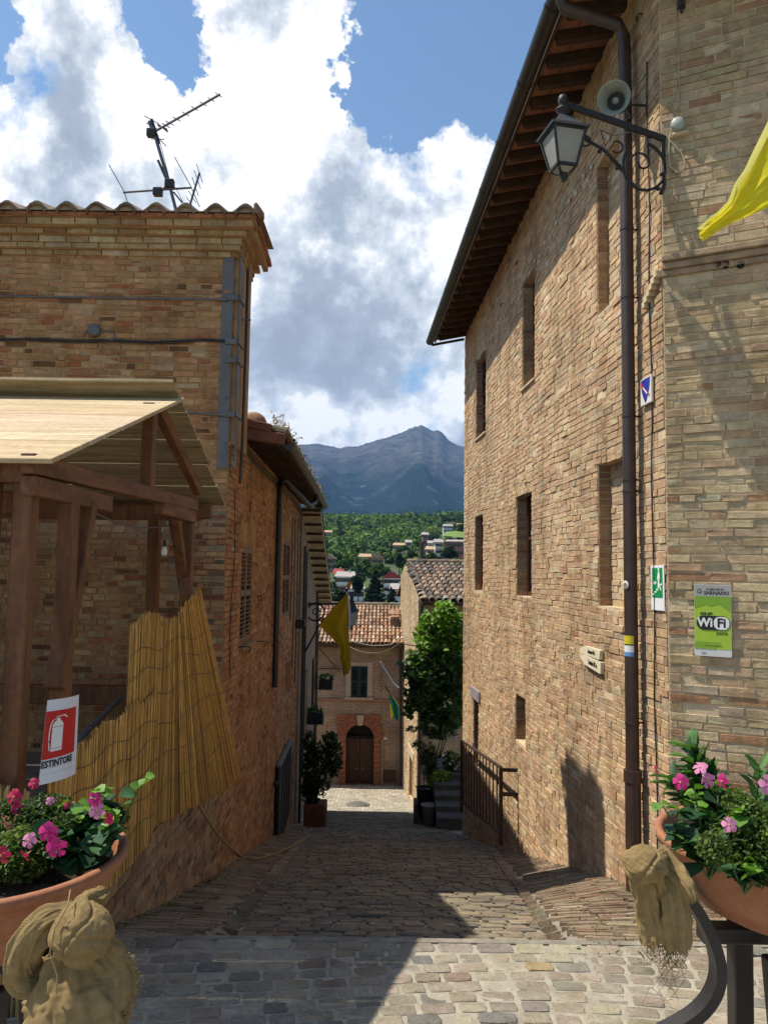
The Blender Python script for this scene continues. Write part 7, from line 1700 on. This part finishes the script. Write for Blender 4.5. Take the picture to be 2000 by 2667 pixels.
rod('second_boom', [q(*S5(1045, 1545)), q(*S5(1170, 1125))], .014)
for (x0, y0, x1, y1) in ((1130, 1010, 1208, 1248), (1102, 1095, 1183, 1330), (1075, 1183, 1155, 1418), (1028, 1352, 1125, 1508), (1005, 1435, 1100, 1580)): rod('element', [q(*S5(x0, y0)), q(*S5(x1, y1))], .0045, 5)
rod('guy', [q(*S5(840, 1370)), q(*S5(950, 1505))], .010); rod('coax_cable', [q(*S5(*p)) for p in ((640, 640), (700, 860), (790, 1220), (880, 1340), (960, 1500))], .004, 5)
# dry weeds on the low eave
rr = np.random.default_rng(31); NW = 900; aa = rr.uniform(1.0, 9.5, NW); cl = (np.sin(aa*2.3)+np.sin(aa*5.1+1)) > -.6; aa = aa[cl]; C_ = np.array([tuple(lroof(a, OVL-.10+rr.normal(0, .06), .22+abs(rr.normal(0, .07)))) for a in aa])
wd_ = leaf_cloud('dry_weeds', C_, np.full(len(C_), .06), palcols([(3, (.34, .24, .19)), (2, (.42, .30, .26)), (1, (.15, .15, .06))], len(C_), rr), M['leaf'], lr, 4, 0, .25, -.8)
C_ = np.array([tuple(lroof(a, OVL-.05+rr.normal(0, .08), .14+abs(rr.normal(0, .015)))) for a in rr.uniform(.9, 9.6, 700)]); leaf_cloud('moss', C_, np.full(700, .045), palcols([(1, (.05, .055, .02)), (1, (.09, .085, .04))], 700, rr), M['leaf'], lr, 5)
rr = np.random.default_rng(32)   # weeds in paving joints
Cw = []
for _ in range(420):
    k = rr.random()
    if k < .45: x, y = rr.uniform(1.1, 2.4), rr.uniform(4.5, 6.8)
    elif k < .8: y = rr.uniform(4.8, 8.4); x = -1.64+abs(rr.normal(0, .06))
    else: y = rr.uniform(6.3, 11); x = 2.63-.068*y-abs(rr.normal(0, .05))
    Cw.append((x, y, gz(x, y)+.012+rr.random()*.015))
wj = leaf_cloud('joint_weeds', np.array(Cw), np.full(len(Cw), .03), palcols([(2, (.12, .13, .04)), (1, (.20, .16, .08))], len(Cw), rr), M['leaf'], None, 8, .1, .35, -.3)
# ================================================================== FLOWER BOWLS
TERRA = mat('terracotta_bowl', (.30, .105, .045), .7, .35, 7, .3, 60, c2=(.36, .17, .095), bdist=.002, spec=.4)
SOIL = mat('dark_soil', (.035, .022, .014), .95, .5, 14, 1.0, 60, c2=(.075, .05, .03), bdist=.02)
DARKW = mat('dark_stained_stand', (.028, .024, .024), .5, .35, 6, .25, 40, bdist=.003, spec=.5)
LEAFM = bpy.data.meshes.new('leaf'); LEAFM.from_pydata([tuple(p) for p in LV], [], LFc); LEAFM.polygons.foreach_set('use_smooth', [True]*6); LEAFM.materials.append(M['leaf1'])
LEAFN = bpy.data.meshes.new('leaf'); LEAFN.from_pydata([(p[0]*.42, p[1], p[2]*.8) for p in LV], [], LFc); LEAFN.polygons.foreach_set('use_smooth', [True]*6); LEAFN.materials.append(M['leaf1'])
def put_leaf(me, c, d, n, s, colr, parent, name='leaf'):
    d = Vector(d).normalized(); n = Vector(n); n = (n-d*n.dot(d)).normalized(); b = d.cross(n)
    o = bpy.data.objects.new(name, me); col.objects.link(o); o.parent = parent; c = Vector(c)+d*s*.5
    mm = Matrix(((b.x*s, d.x*s, n.x*s, c.x), (b.y*s, d.y*s, n.y*s, c.y), (b.z*s, d.z*s, n.z*s, c.z), (0, 0, 0, 1))); o.matrix_basis = INV @ mm; o.color = (*colr, 1); return o
PINK = [mat('magenta_petal', (.62, .03, .24), .5, .15, 8, 0, trans=.35), mat('pale_pink_petal', (.75, .28, .50), .5, .15, 8, 0, trans=.35), mat('crimson_petal', (.55, .02, .10), .5, .15, 8, 0, trans=.35)]
CREAM = mat('cream_throat', (.70, .45, .20), .5, .1, 8, 0, trans=.3)
def flower(c, d, s, mi, parent):
    d = Vector(d).normalized(); a = d.orthogonal().normalized(); b = d.cross(a); mb = MB(); c = Vector(c); ph = random.uniform(0, 6)
    for k in range(5):
        t = ph+k*2*math.pi/5; r_ = a*math.cos(t)+b*math.sin(t); q_ = d.cross(r_); tw = random.uniform(.05, .2)
        p = [c, c+(r_*.42-q_*.26)*s+d*.04*s, c+(r_*.50+q_*.34)*s+d*.18*s, c+(r_*.90-q_*.42)*s+d*(-.05-tw)*s, c+(r_*1.12+q_*.05)*s+d*(.0-tw*2)*s, c+(r_*.80+q_*.52)*s+d*.12*s, c+r_*.55*s+d*.10*s]
        mb.add(p, [(0, 1, 6), (0, 6, 2), (1, 3, 6), (3, 4, 6), (4, 5, 6), (5, 2, 6)], smooth=True)
    f = mb.obj('flower', PINK[mi], parent)
    mb = MB(); mb.tube([c+d*.20*s, c+d*.02*s, c-d*.5*s, c-d*1.2*s], [s*.10, s*.17, s*.13, s*.05], 8); mb.obj('flower_throat', CREAM if random.random() < .6 else PINK[mi], f); return f
def bowl(c, lab):
    t = thing('flower_bowl', c, lab, 'flower bowl'); R0 = .443
    prof = [(.0, -.30), (.12, -.30), (.20, -.285), (.30, -.235), (.375, -.15), (.41, -.06), (.425, -.03), (.443, -.03), (.447, -.005), (.440, .004), (.418, .002), (.41, -.03), (.40, -.06)]
    mb = MB(); mb.lathe([(a*R0/.443, b) for a, b in prof], c, 56); mb.obj('bowl', TERRA, t)
    mb = MB(); n = 44; vs = []; c = Vector(c)
    for j in range(n+1):
        for i in range(n+1):
            x = (i/n*2-1); y = (j/n*2-1); k = math.sqrt(x*x+y*y); mx = max(abs(x), abs(y)); f = (mx/k if k > 0 else 1)
            X, Y = x*f*.405, y*f*.405; z = -.055+.028*mnoise.noise(Vector((X*9+c.x, Y*9, 0)))+.016*mnoise.noise(Vector((X*34, Y*34, c.x)))+.008*mnoise.noise(Vector((X*90, Y*90, c.x)))
            vs.append(c+Vector((X, Y, z)))
    mb.add(vs, [(j*(n+1)+i, j*(n+1)+i+1, (j+1)*(n+1)+i+1, (j+1)*(n+1)+i) for j in range(n) for i in range(n)]); mb.obj('soil', SOIL, t); return t
RC = at_z(1688, 1812, .80); LC = at_z(-24, 1848, .80)
bR = bowl(RC, 'terracotta bowl of soil on the dark curved stand at the right'); bL = bowl(LC, 'terracotta bowl of soil at the lower left corner')
def mandevilla(c, h, spread, n, nf, lab, seed, frontdir=(0, -1, 0), flowers=None):
    global INV
    random.seed(seed); t = thing('mandevilla', c, lab, 'flowering plant'); INV = wmat(t).inverted(); c = Vector(c)
    stems = []
    for k in range(9):
        a = random.uniform(0, 6.28); sp = spread*random.uniform(.3, 1); e = c+Vector((math.cos(a)*sp, math.sin(a)*sp, h*random.uniform(.5, 1))); m_ = (c+e)/2+Vector((math.cos(a)*sp*.2, 0, h*.15)); stems.append((c, m_, e)); mb = MB(); mb.tube([c, m_, e], [.004, .003, .002], 5); mb.obj('stem', mat('green_stem', (.09, .14, .04), .6, .2, 6, 0) if 'green_stem' not in bpy.data.materials else bpy.data.materials['green_stem'], t)
    for k in range(n):
        s_ = random.choice(stems); u_ = random.uniform(.25, 1.05); p = s_[0]*(1-u_)**2+s_[1]*2*u_*(1-u_)+s_[2]*u_*u_; a = random.uniform(0, 6.28)
        d = Vector((math.cos(a), math.sin(a), random.uniform(-.5, .7)*(1 if u_ < .8 else 1))); new = u_ > .85
        cc = random.choice([(.030, .085, .035), (.045, .115, .04), (.025, .065, .035)]) if not new else random.choice([(.10, .22, .03), (.14, .27, .04)])
        put_leaf(LEAFM, p, d, Vector((0, 0, 1))+Vector((random.gauss(0, .4), random.gauss(0, .4), 0)), random.uniform(.045, .078)*(1 if not new else .75), cc, t)
    for (p, d, s, mi) in (flowers or []): flower(p, d, s, mi, t)
    for k in range(nf):
        s_ = random.choice(stems); e = s_[2]; flower(e+Vector((random.gauss(0, .02), random.gauss(0, .02), .02)), (random.gauss(0, .6), -1, random.uniform(-.1, .8)), random.uniform(.028, .04), random.choice((0, 0, 1, 2)), t)
    return t
Rz = RC.z-.05
fR = lambda dx, dy, y: at_y(dx, dy, y)
mandevilla((fR(1530, 1840, 2.72).x, 2.72, Rz), .30, .20, 150, 0, 'mandevilla with dark leaves and pink trumpets at the left rim of the right bowl', 3,
    flowers=[(fR(1470, 1692, 2.6), (-.6, -.8, .2), .025, 0), (fR(1512, 1660, 2.7), (-.5, -.5, .7), .024, 1), (fR(1528, 1688, 2.7), (-.8, -.5, .3), .025, 1), (fR(1560, 1690, 2.72), (-1, -.3, .1), .024, 0), (fR(1576, 1784, 2.45), (-.3, -.9, .4), .022, 1), (fR(1416, 1666, 2.9), (-1, .1, .1), .018, 2), (fR(1660, 1698, 2.6), (0, -1, .2), .03, 1)])
mandevilla((fR(1600, 1862, 2.62).x, 2.60, Rz), .13, .11, 50, 0, 'low glossy mandevilla shoot near the front of the right bowl', 4)
def boxwood(c, rx, rz, n, lab, seed, pal):
    r = np.random.default_rng(seed); t = thing('box_shrub', c, lab, 'shrub'); c = Vector(c); bl = [(c+Vector((0, 0, rz)), (rx, rx, rz))]+[(c+Vector((r.normal(0, rx*.6), r.normal(0, rx*.6), rz*r.uniform(.6, 1.8))), (rx*.42, rx*.42, rz*.38)) for _ in range(10)]
    C_, _, _ = blob_points(bl, n, r, .45); leaf_cloud('foliage', C_, np.full(n, .017), palcols(pal, n, r, .25), M['leaf'], t, seed, .4, .5)
    for k in range(6): mb = MB(); mb.tube([c, c+Vector((r.normal(0, rx*.3), r.normal(0, rx*.3), rz*1.5))], [.006, .002], 5); mb.obj('stem', M['bark'], t)
BX = [(3, (.085, .135, .025)), (2, (.13, .19, .035)), (2, (.05, .09, .02)), (1, (.20, .25, .05))]
boxwood((fR(1650, 1850, 2.62).x, 2.66, Rz), .125, .135, 9000, 'dense light green box shrub in the right bowl', 1, BX)
def oleander(c, h, n, lab, seed, lean=(0, 0, 0), fan=.16):
    global INV
    random.seed(seed); t = thing('oleander', c, lab, 'shrub'); INV = wmat(t).inverted(); c = Vector(c)
    for k in range(n):
        a = random.uniform(0, 6.28); e = c+Vector((math.cos(a)*fan+lean[0], math.sin(a)*fan*.6+lean[1], h*random.uniform(.65, 1.05))); mid = (c+e)/2+Vector((0, 0, h*.1)); mb = MB(); mb.tube([c, mid, e], [.005, .004, .002], 5); mb.obj('stem', bpy.data.materials['green_stem'], t)
        for q in range(15):
            u_ = .45+.55*q/14; p = c*(1-u_)**2+mid*2*u_*(1-u_)+e*u_*u_; b_ = q*2.4; ax_ = (e-mid).normalized(); s1 = ax_.orthogonal().normalized(); s2 = ax_.cross(s1)
            d = (s1*math.cos(b_)+s2*math.sin(b_))*.8+ax_*.8; put_leaf(LEAFN, p, d, ax_+Vector((0, 0, .5)), random.uniform(.07, .10), random.choice([(.05, .12, .035), (.07, .16, .04), (.035, .085, .03), (.10, .20, .05)]), t)
oleander((fR(1625, 1840, 2.95).x, 2.95, Rz), .36, 9, 'oleander with long upright leaves at the back of the right bowl', 7, (-.02, 0, 0), .20); oleander((fR(1570, 1840, 2.9).x, 2.95, Rz), .25, 6, 'shorter oleander behind the pink flowers of the right bowl', 8, (-.08, 0, 0), .12)
# left bowl plants
Lz = LC.z-.05
mandevilla((fR(165, 1840, 2.62).x, 2.66, Rz), .20, .14, 120, 0, 'mandevilla with magenta star flowers at the right rim of the left bowl', 5,
    flowers=[(fR(103, 1799, 2.35), (.1, -1, .25), .026, 0), (fR(122, 1834, 2.33), (.2, -1, .0), .028, 0), (fR(112, 1812, 2.36), (-.3, -1, -.1), .022, 0), (fR(63, 1818, 2.35), (-.1, -1, .3), .021, 1), (fR(54, 1852, 2.35), (-.5, -.6, -.5), .018, 2), (fR(206, 1728, 2.55), (.6, -.6, .3), .022, 0), (fR(210, 1754, 2.55), (.3, -.9, .1), .024, 1), (fR(238, 1769, 2.5), (1, -.3, .2), .020, 2), (fR(3, 1850, 2.3), (0, -1, 0), .024, 2)])
mandevilla((fR(215, 1840, 2.8).x, 2.82, Rz), .28, .16, 110, 0, 'darker mandevilla behind the star flowers in the left bowl', 6, flowers=[(fR(30, 1724, 2.8), (-.2, -1, .3), .026, 2), (fR(37, 1750, 2.8), (0, -1, 0), .022, 2), (fR(73, 1695, 2.85), (0, -1, .5), .020, 2), (fR(108, 1733, 2.8), (0, -1, .4), .015, 1), (fR(144, 1742, 2.8), (0, -1, .4), .012, 2)])
boxwood((fR(40, 1850, 2.6).x, 2.62, Lz), .11, .085, 6500, 'low light green box shrub in the left bowl', 2, BX)
boxwood((fR(95, 1800, 2.85).x, 2.86, Lz), .12, .105, 6000, 'taller dark box shrub at the back of the left bowl', 3, [(3, (.045, .085, .02)), (2, (.07, .11, .025))])
# stands
for side, cc in ((1, RC), (-1, LC)):
    sd_ = thing('plant_stand', (cc.x, cc.y, gz(0, cc.y)), 'dark wooden stand with a curved strap under the %s bowl' % ('right' if side > 0 else 'left'), 'plant stand')
    yS = cc.y-.14
    if side > 0:
        P2 = [at_y(dx, dy, yS) for dx, dy in ((1456, 1908), (1490, 1945), (1520, 1995), (1543, 2050), (1551, 2100), (1541, 2145), (1512, 2185), (1470, 2215), (1420, 2240))]
    else: P2 = [Vector((cc.x*2-0*p.x, 0, 0)) for p in []]
    if side > 0:
        P2 = [(.5*((2*P2[i])+(P2[i+1]-P2[max(i-1, 0)])*q+(2*P2[max(i-1, 0)]-5*P2[i]+4*P2[i+1]-P2[min(i+2, 8)])*q*q+(-P2[max(i-1, 0)]+3*P2[i]-3*P2[i+1]+P2[min(i+2, 8)])*q**3)) for i in range(8) for q in (0, .25, .5, .75)]
        mb = MB(); vs = []
        for i, p in enumerate(P2):
            t_ = (P2[min(i+1, len(P2)-1)]-P2[max(i-1, 0)]).normalized(); n_ = Vector((t_.z, 0, -t_.x)); wv_ = .030*(1 if i > 1 else .6)
            vs += [p-n_*wv_/2*1.2-Vector((0, .035, 0)), p+n_*wv_/2*1.2-Vector((0, .035, 0)), p+n_*wv_/2*1.2+Vector((0, .035, 0)), p-n_*wv_/2*1.2+Vector((0, .035, 0))]
        mb.add(vs, [(i*4+k, i*4+(k+1) % 4, (i+1)*4+(k+1) % 4, (i+1)*4+k) for i in range(len(P2)-1) for k in range(4)]+[(3, 2, 1, 0)]); mb.obj('curved_strap', DARKW, sd_)
    zb = cc.z-.33
    mb = MB(); mb.box((cc.x, cc.y-.0, zb-.01), (.62, .07, .06), None, .006); mb.obj('cross_bar', DARKW, sd_); mb = MB(); mb.box((cc.x, cc.y, zb-.0-.005), (.07, .62, .055), None, .006); mb.obj('cross_bar', DARKW, sd_)
    for (ax_, ay_) in ((-.10, -.2), (.2, -.2), (-.1, .2), (.2, .2)):
        zg = gz(0, cc.y+ay_); x = cc.x+ax_*(1 if side > 0 else -1); mb = MB(); mb.beam((x, cc.y+ay_*.7, zb-.03), (x+.02, cc.y+ay_, zg), .075, .075, up=(0, 1, 0), bev=.006); mb.obj('leg', DARKW, sd_)
# burlap
def burlapmat():
    m, t, b = newmat('burlap_weave'); co = t.new('ShaderNodeUVMap', uv_map='UVMap').outputs[0]
    sep = t.new('ShaderNodeSeparateXYZ'); t.link(co, sep.inputs[0]); w1 = t.math('SINE', t.math('MULTIPLY', sep.outputs[0], 2*math.pi/.0036)); w2 = t.math('SINE', t.math('MULTIPLY', sep.outputs[1], 2*math.pi/.0036))
    wv = t.math('MULTIPLY', w1, w2); n = t.noise(co, 30, 5, .7).outputs['Fac']; n2 = t.noise(co, 6, 3, .6).outputs['Fac']
    c = t.mix(t.ramp(n, [(.3, 0.0), (.7, 1.0)]), (.30, .21, .10), (.46, .34, .17)); c = t.mix(1.0, c, t.ramp(t.math('MULTIPLY_ADD', wv, .5, .5), [(0, (.70, .67, .61)), (1, (1.08, 1.07, 1.04))]), 'MULTIPLY'); c = t.mix(1.0, c, t.ramp(n2, [(.3, (.85, .84, .8)), (.7, (1.1, 1.1, 1.1))]), 'MULTIPLY')
    t.link(c, b.inputs['Base Color']); b.inputs['Roughness'].default_value = .95; b.inputs['Specular IOR Level'].default_value = .1
    bp = t.new('ShaderNodeBump'); bp.inputs['Strength'].default_value = .6; bp.inputs['Distance'].default_value = .004; t.link(t.math('ADD', wv, n), bp.inputs['Height']); t.link(bp.outputs[0], b.inputs['Normal']); return m
BUR = burlapmat()
def drape(name, path, widths, thick, folds, parent, seed=0, open_end=True, n=132, twist=0.0, amp=.22, sub=12):
    """a hanging, folded cloth tube: rings along a path of camera-facing ellipses with folds"""
    pts = []; W_ = []; T_ = []
    for i in range(len(path)-1):
        for k in range(sub):
            t = k/sub; t = t
            def cr_(a, b, c_, d, t): return .5*((2*b)+(-a+c_)*t+(2*a-5*b+4*c_-d)*t*t+(-a+3*b-3*c_+d)*t**3)
            g_ = lambda L, j: L[max(0, min(len(L)-1, j))]
            pts.append(cr_(g_(path, i-1), g_(path, i), g_(path, i+1), g_(path, i+2), t)); W_.append(widths[i]*(1-t)+widths[i+1]*t); T_.append(thick[i]*(1-t)+thick[i+1]*t)
    pts.append(path[-1]); W_.append(widths[-1]); T_.append(thick[-1]); vs = []; uvs = []; L = 0
    for i, p in enumerate(pts):
        d = (pts[min(i+1, len(pts)-1)]-pts[max(0, i-1)]).normalized(); vd = (p-Vector((0, 0, EYE))).normalized(); x = d.cross(vd)*-1
        x = x.normalized() if x.length > .1 else Vector((1, 0, 0)); y = x.cross(d).normalized(); s = i/(len(pts)-1)
        if i: L += (pts[i]-pts[i-1]).length
        L_acc = sum((pts[j+1]-pts[j]).length for j in range(i))
        for k in range(n):
            th = 2*math.pi*k/n; f = 1+amp*1.5*(.45+.55*s)*(.6-1.25*abs(math.sin(folds*.5*th+seed+s*1.3+.5*mnoise.noise(Vector((th, s*3, seed))))))+amp*.5*math.sin((folds*2+1)*th+seed*2-s*3)+.16*mnoise.noise(Vector((math.cos(th)*1.6, math.sin(th)*1.6, s*5+seed)))+.09*mnoise.noise(Vector((math.cos(th)*4, math.sin(th)*4, s*14+seed)))
            q_ = p+x*math.cos(th)*W_[i]*.5*f+y*math.sin(th)*T_[i]*.5*f
            wr = 1-2.2*abs(mnoise.noise(Vector((th*1.3+seed, L_acc*13, seed*3))))+.6*(1-2.2*abs(mnoise.noise(Vector((th*2.9, L_acc*34, seed)))))
            ed = max(0, (s-.86)/.14)
            q_ += (x*math.cos(th)+y*math.sin(th))*.0042*wr+d*ed*.030*mnoise.noise(Vector((math.cos(th)*3, math.sin(th)*3, seed*2)))
            vs.append(q_)
        uvs.append(L)
    mb = MB(); m_ = len(pts); cw = sum(W_)/len(W_)*2.4
    fs = [(i*n+k, i*n+(k+1) % n, (i+1)*n+(k+1) % n, (i+1)*n+k) for i in range(m_-1) for k in range(n)]
    uu = [[(k/n*cw, uvs[i]), ((k+1)/n*cw, uvs[i]), ((k+1)/n*cw, uvs[i+1]), (k/n*cw, uvs[i+1])] for i in range(m_-1) for k in range(n)]
    mb.add(vs, fs, uu, smooth=True); mb.add(vs[:n][::-1], [tuple(range(n))]); return mb.obj(name, BUR, parent)
def knot(c, rx, ry, rz, parent, seed, name='knot'):
    vs = []; n, m_ = 110, 64; c = Vector(c); uu = []
    for j in range(m_+1):
        e = -math.pi/2+math.pi*j/m_
        for i in range(n):
            a = 2*math.pi*i/n; d = Vector((math.cos(a)*math.cos(e), math.sin(a)*math.cos(e), math.sin(e)))
            f = 1+.08*mnoise.noise(d*1.6+Vector((seed, 0, 0)))-.10*math.exp(-((d.x*.8-d.z*.5+.2+.2*math.sin(d.y*3))/.06)**2)-.07*math.exp(-((d.x*.5+d.z*.8-.35+.1*math.sin(a*3))/.05)**2)-.14*math.exp(-((d.z*.9+d.x*.35+.55+.15*math.sin(a*2))/.10)**2)+.03*mnoise.noise(d*5+Vector((seed, 3, 0)))+.025*math.sin(d.x*9+d.z*4+seed)
            f += .035*(1-2.4*abs(mnoise.noise(Vector((d.x*2.2+d.z*3.4, d.y*2.5, d.z*1.2+seed)))))+.02*(1-2.4*abs(mnoise.noise(d*6+Vector((0, seed, 0)))))
            vs.append(c+Vector((d.x*rx, d.y*ry, d.z*rz))*f)
    mb = MB(); L = rx*6
    mb.add(vs, [(j*n+i, j*n+(i+1) % n, (j+1)*n+(i+1) % n, (j+1)*n+i) for j in range(m_) for i in range(n)], [[(i/n*L, j/m_*L/2), ((i+1)/n*L, j/m_*L/2), ((i+1)/n*L, (j+1)/m_*L/2), (i/n*L, (j+1)/m_*L/2)] for j in range(m_) for i in range(n)], smooth=True); return mb.obj(name, BUR, parent)
THR = mat('burlap_thread', (.34, .24, .11), .95, .2, 9, 0)
def fringe(pts, parent, n, L, r=.0009, dirv=(0, 0, -1), seed=0):
    rd_ = random.Random(seed); mb = MB()
    for k in range(n):
        t = rd_.random()*(len(pts)-1); i = int(t); p = Vector(pts[i]).lerp(Vector(pts[min(i+1, len(pts)-1)]), t-i); l = L*rd_.uniform(.3, 1.3); q_ = [p]
        for s_ in range(1, 5): q_.append(p+Vector(dirv)*l*s_/4+Vector((rd_.gauss(0, .22*l), rd_.gauss(0, .1*l), rd_.gauss(0, .12*l))))
        mb.tube(q_, r, 3, cap=False)
    o = mb.obj('fringe', THR, parent); o['kind'] = 'stuff'
# right sack
yR = 2.47; f_ = lambda dx, dy, y=yR: at_y(dx, dy, y)
sk = thing('burlap_sack', f_(1400, 1870), 'knotted burlap cloth hanging from the left of the right bowl', 'burlap cloth')
k_ = yR/FPX/2.163
knot(f_(1392, 1869, 2.44), 46*k_, 40*k_, 36*k_, sk, 1.0)
drape('hanging_end', [f_(1385, 1885, 2.47), f_(1396, 1935, 2.48), f_(1404, 1985, 2.49), f_(1414, 2040, 2.49)], [60*k_, 48*k_, 52*k_, 58*k_], [.07, .05, .045, .05], 4, sk, 1.0, amp=.13)
drape('hanging_end', [f_(1428, 1875, 2.50), f_(1450, 1930, 2.48), f_(1458, 1990, 2.47), f_(1462, 2052, 2.47)], [40*k_, 62*k_, 64*k_, 44*k_], [.05, .06, .06, .04], 5, sk, 3.0, amp=.17)
drape('hanging_end', [f_(1420, 1842, 2.52), f_(1455, 1880, 2.48), f_(1480, 1915, 2.45), f_(1496, 1952, 2.44)], [36*k_, 40*k_, 34*k_, 26*k_], [.04, .045, .04, .03], 3, sk, 5.0, amp=.16)
drape('tie', [f_(1440, 1842, 2.55), f_(1425, 1858, 2.44), f_(1420, 1890, 2.43), f_(1430, 1925, 2.46)], [20*k_, 18*k_, 16*k_, 14*k_], [.02, .02, .02, .02], 3, sk, 2.0, amp=.1)
fringe([f_(1398, 2040), f_(1430, 2040), f_(1445, 2052), f_(1480, 2050)], sk, 60, .05, seed=1); fringe([f_(1440, 2050), f_(1455, 2060)], sk, 14, .13, seed=2)
# left sack
yL_ = 2.12; g_ = lambda dx, dy, y=yL_: at_y(dx, dy, y); k2 = yL_/FPX/2.163
sl = thing('burlap_sack', g_(165, 2010), 'large burlap cloth knotted below the left bowl with frayed edge', 'burlap cloth')
knot(g_(176, 2020, 2.10), 60*k2, 52*k2, 62*k2, sl, 4.0)
drape('hanging_end', [g_(165, 2070, 2.14), g_(160, 2130, 2.12), g_(165, 2190, 2.10), g_(180, 2290, 2.08)], [110*k2, 150*k2, 170*k2, 180*k2], [.09, .10, .10, .10], 5, sl, 2.0, amp=.12)
drape('hanging_end', [g_(215, 2040, 2.16), g_(245, 2095, 2.16), g_(255, 2150, 2.15), g_(235, 2230, 2.15)], [60*k2, 84*k2, 74*k2, 60*k2], [.06, .06, .06, .06], 4, sl, 4.4, amp=.13)
drape('hanging_end', [g_(80, 2150, 2.16), g_(95, 2190, 2.16), g_(105, 2240, 2.15), g_(110, 2320, 2.15)], [60*k2, 70*k2, 80*k2, 80*k2], [.05, .05, .05, .05], 3, sl, 1.4, amp=.15)
drape('loop', [g_(160, 1975, 2.14), g_(110, 1985, 2.12), g_(72, 2020, 2.10), g_(48, 2070, 2.10), g_(56, 2115, 2.12), g_(95, 2120, 2.14), g_(130, 2090, 2.14)], [34*k2, 50*k2, 62*k2, 66*k2, 72*k2, 74*k2, 60*k2], [.03, .035, .035, .04, .04, .04, .04], 3, sl, .7, amp=.2)
drape('tuck', [g_(225, 1935, 2.2), g_(195, 1950, 2.16), g_(180, 1975, 2.13)], [26*k2, 44*k2, 60*k2], [.04, .05, .06], 3, sl, 3.7, amp=.14)
fringe([g_(268, 2060), g_(290, 2110), g_(284, 2160), g_(255, 2205)], sl, 110, .022, dirv=(.8, 0, -.3), seed=3)
mb = MB(); mb.tube([g_(152, 1925, 2.10), g_(148, 1955, 2.06), g_(118, 2010, 2.04), g_(108, 2060, 2.05), g_(124, 2110, 2.04), g_(122, 2150, 2.05)], .0022, 5); mb.obj('string', THR, sl)
# ================================================================== HAZE
mb = MB(); mb.box((0, 3000, 750), (18000, 12000, 1546+4)); hzm = bpy.data.materials.new('valley_haze'); hzm.use_nodes = True; t = NT(hzm.node_tree); t.n.clear(); o = t.new('ShaderNodeOutputMaterial'); v = t.new('ShaderNodeVolumePrincipled'); v.inputs['Color'].default_value = (.30, .55, 1.0, 1); v.inputs['Density'].default_value = 5.5e-5; v.inputs['Anisotropy'].default_value = .1; t.link(v.outputs[0], o.inputs['Volume'])
hb = mb.obj('haze', hzm); tag(hb, kind='stuff')
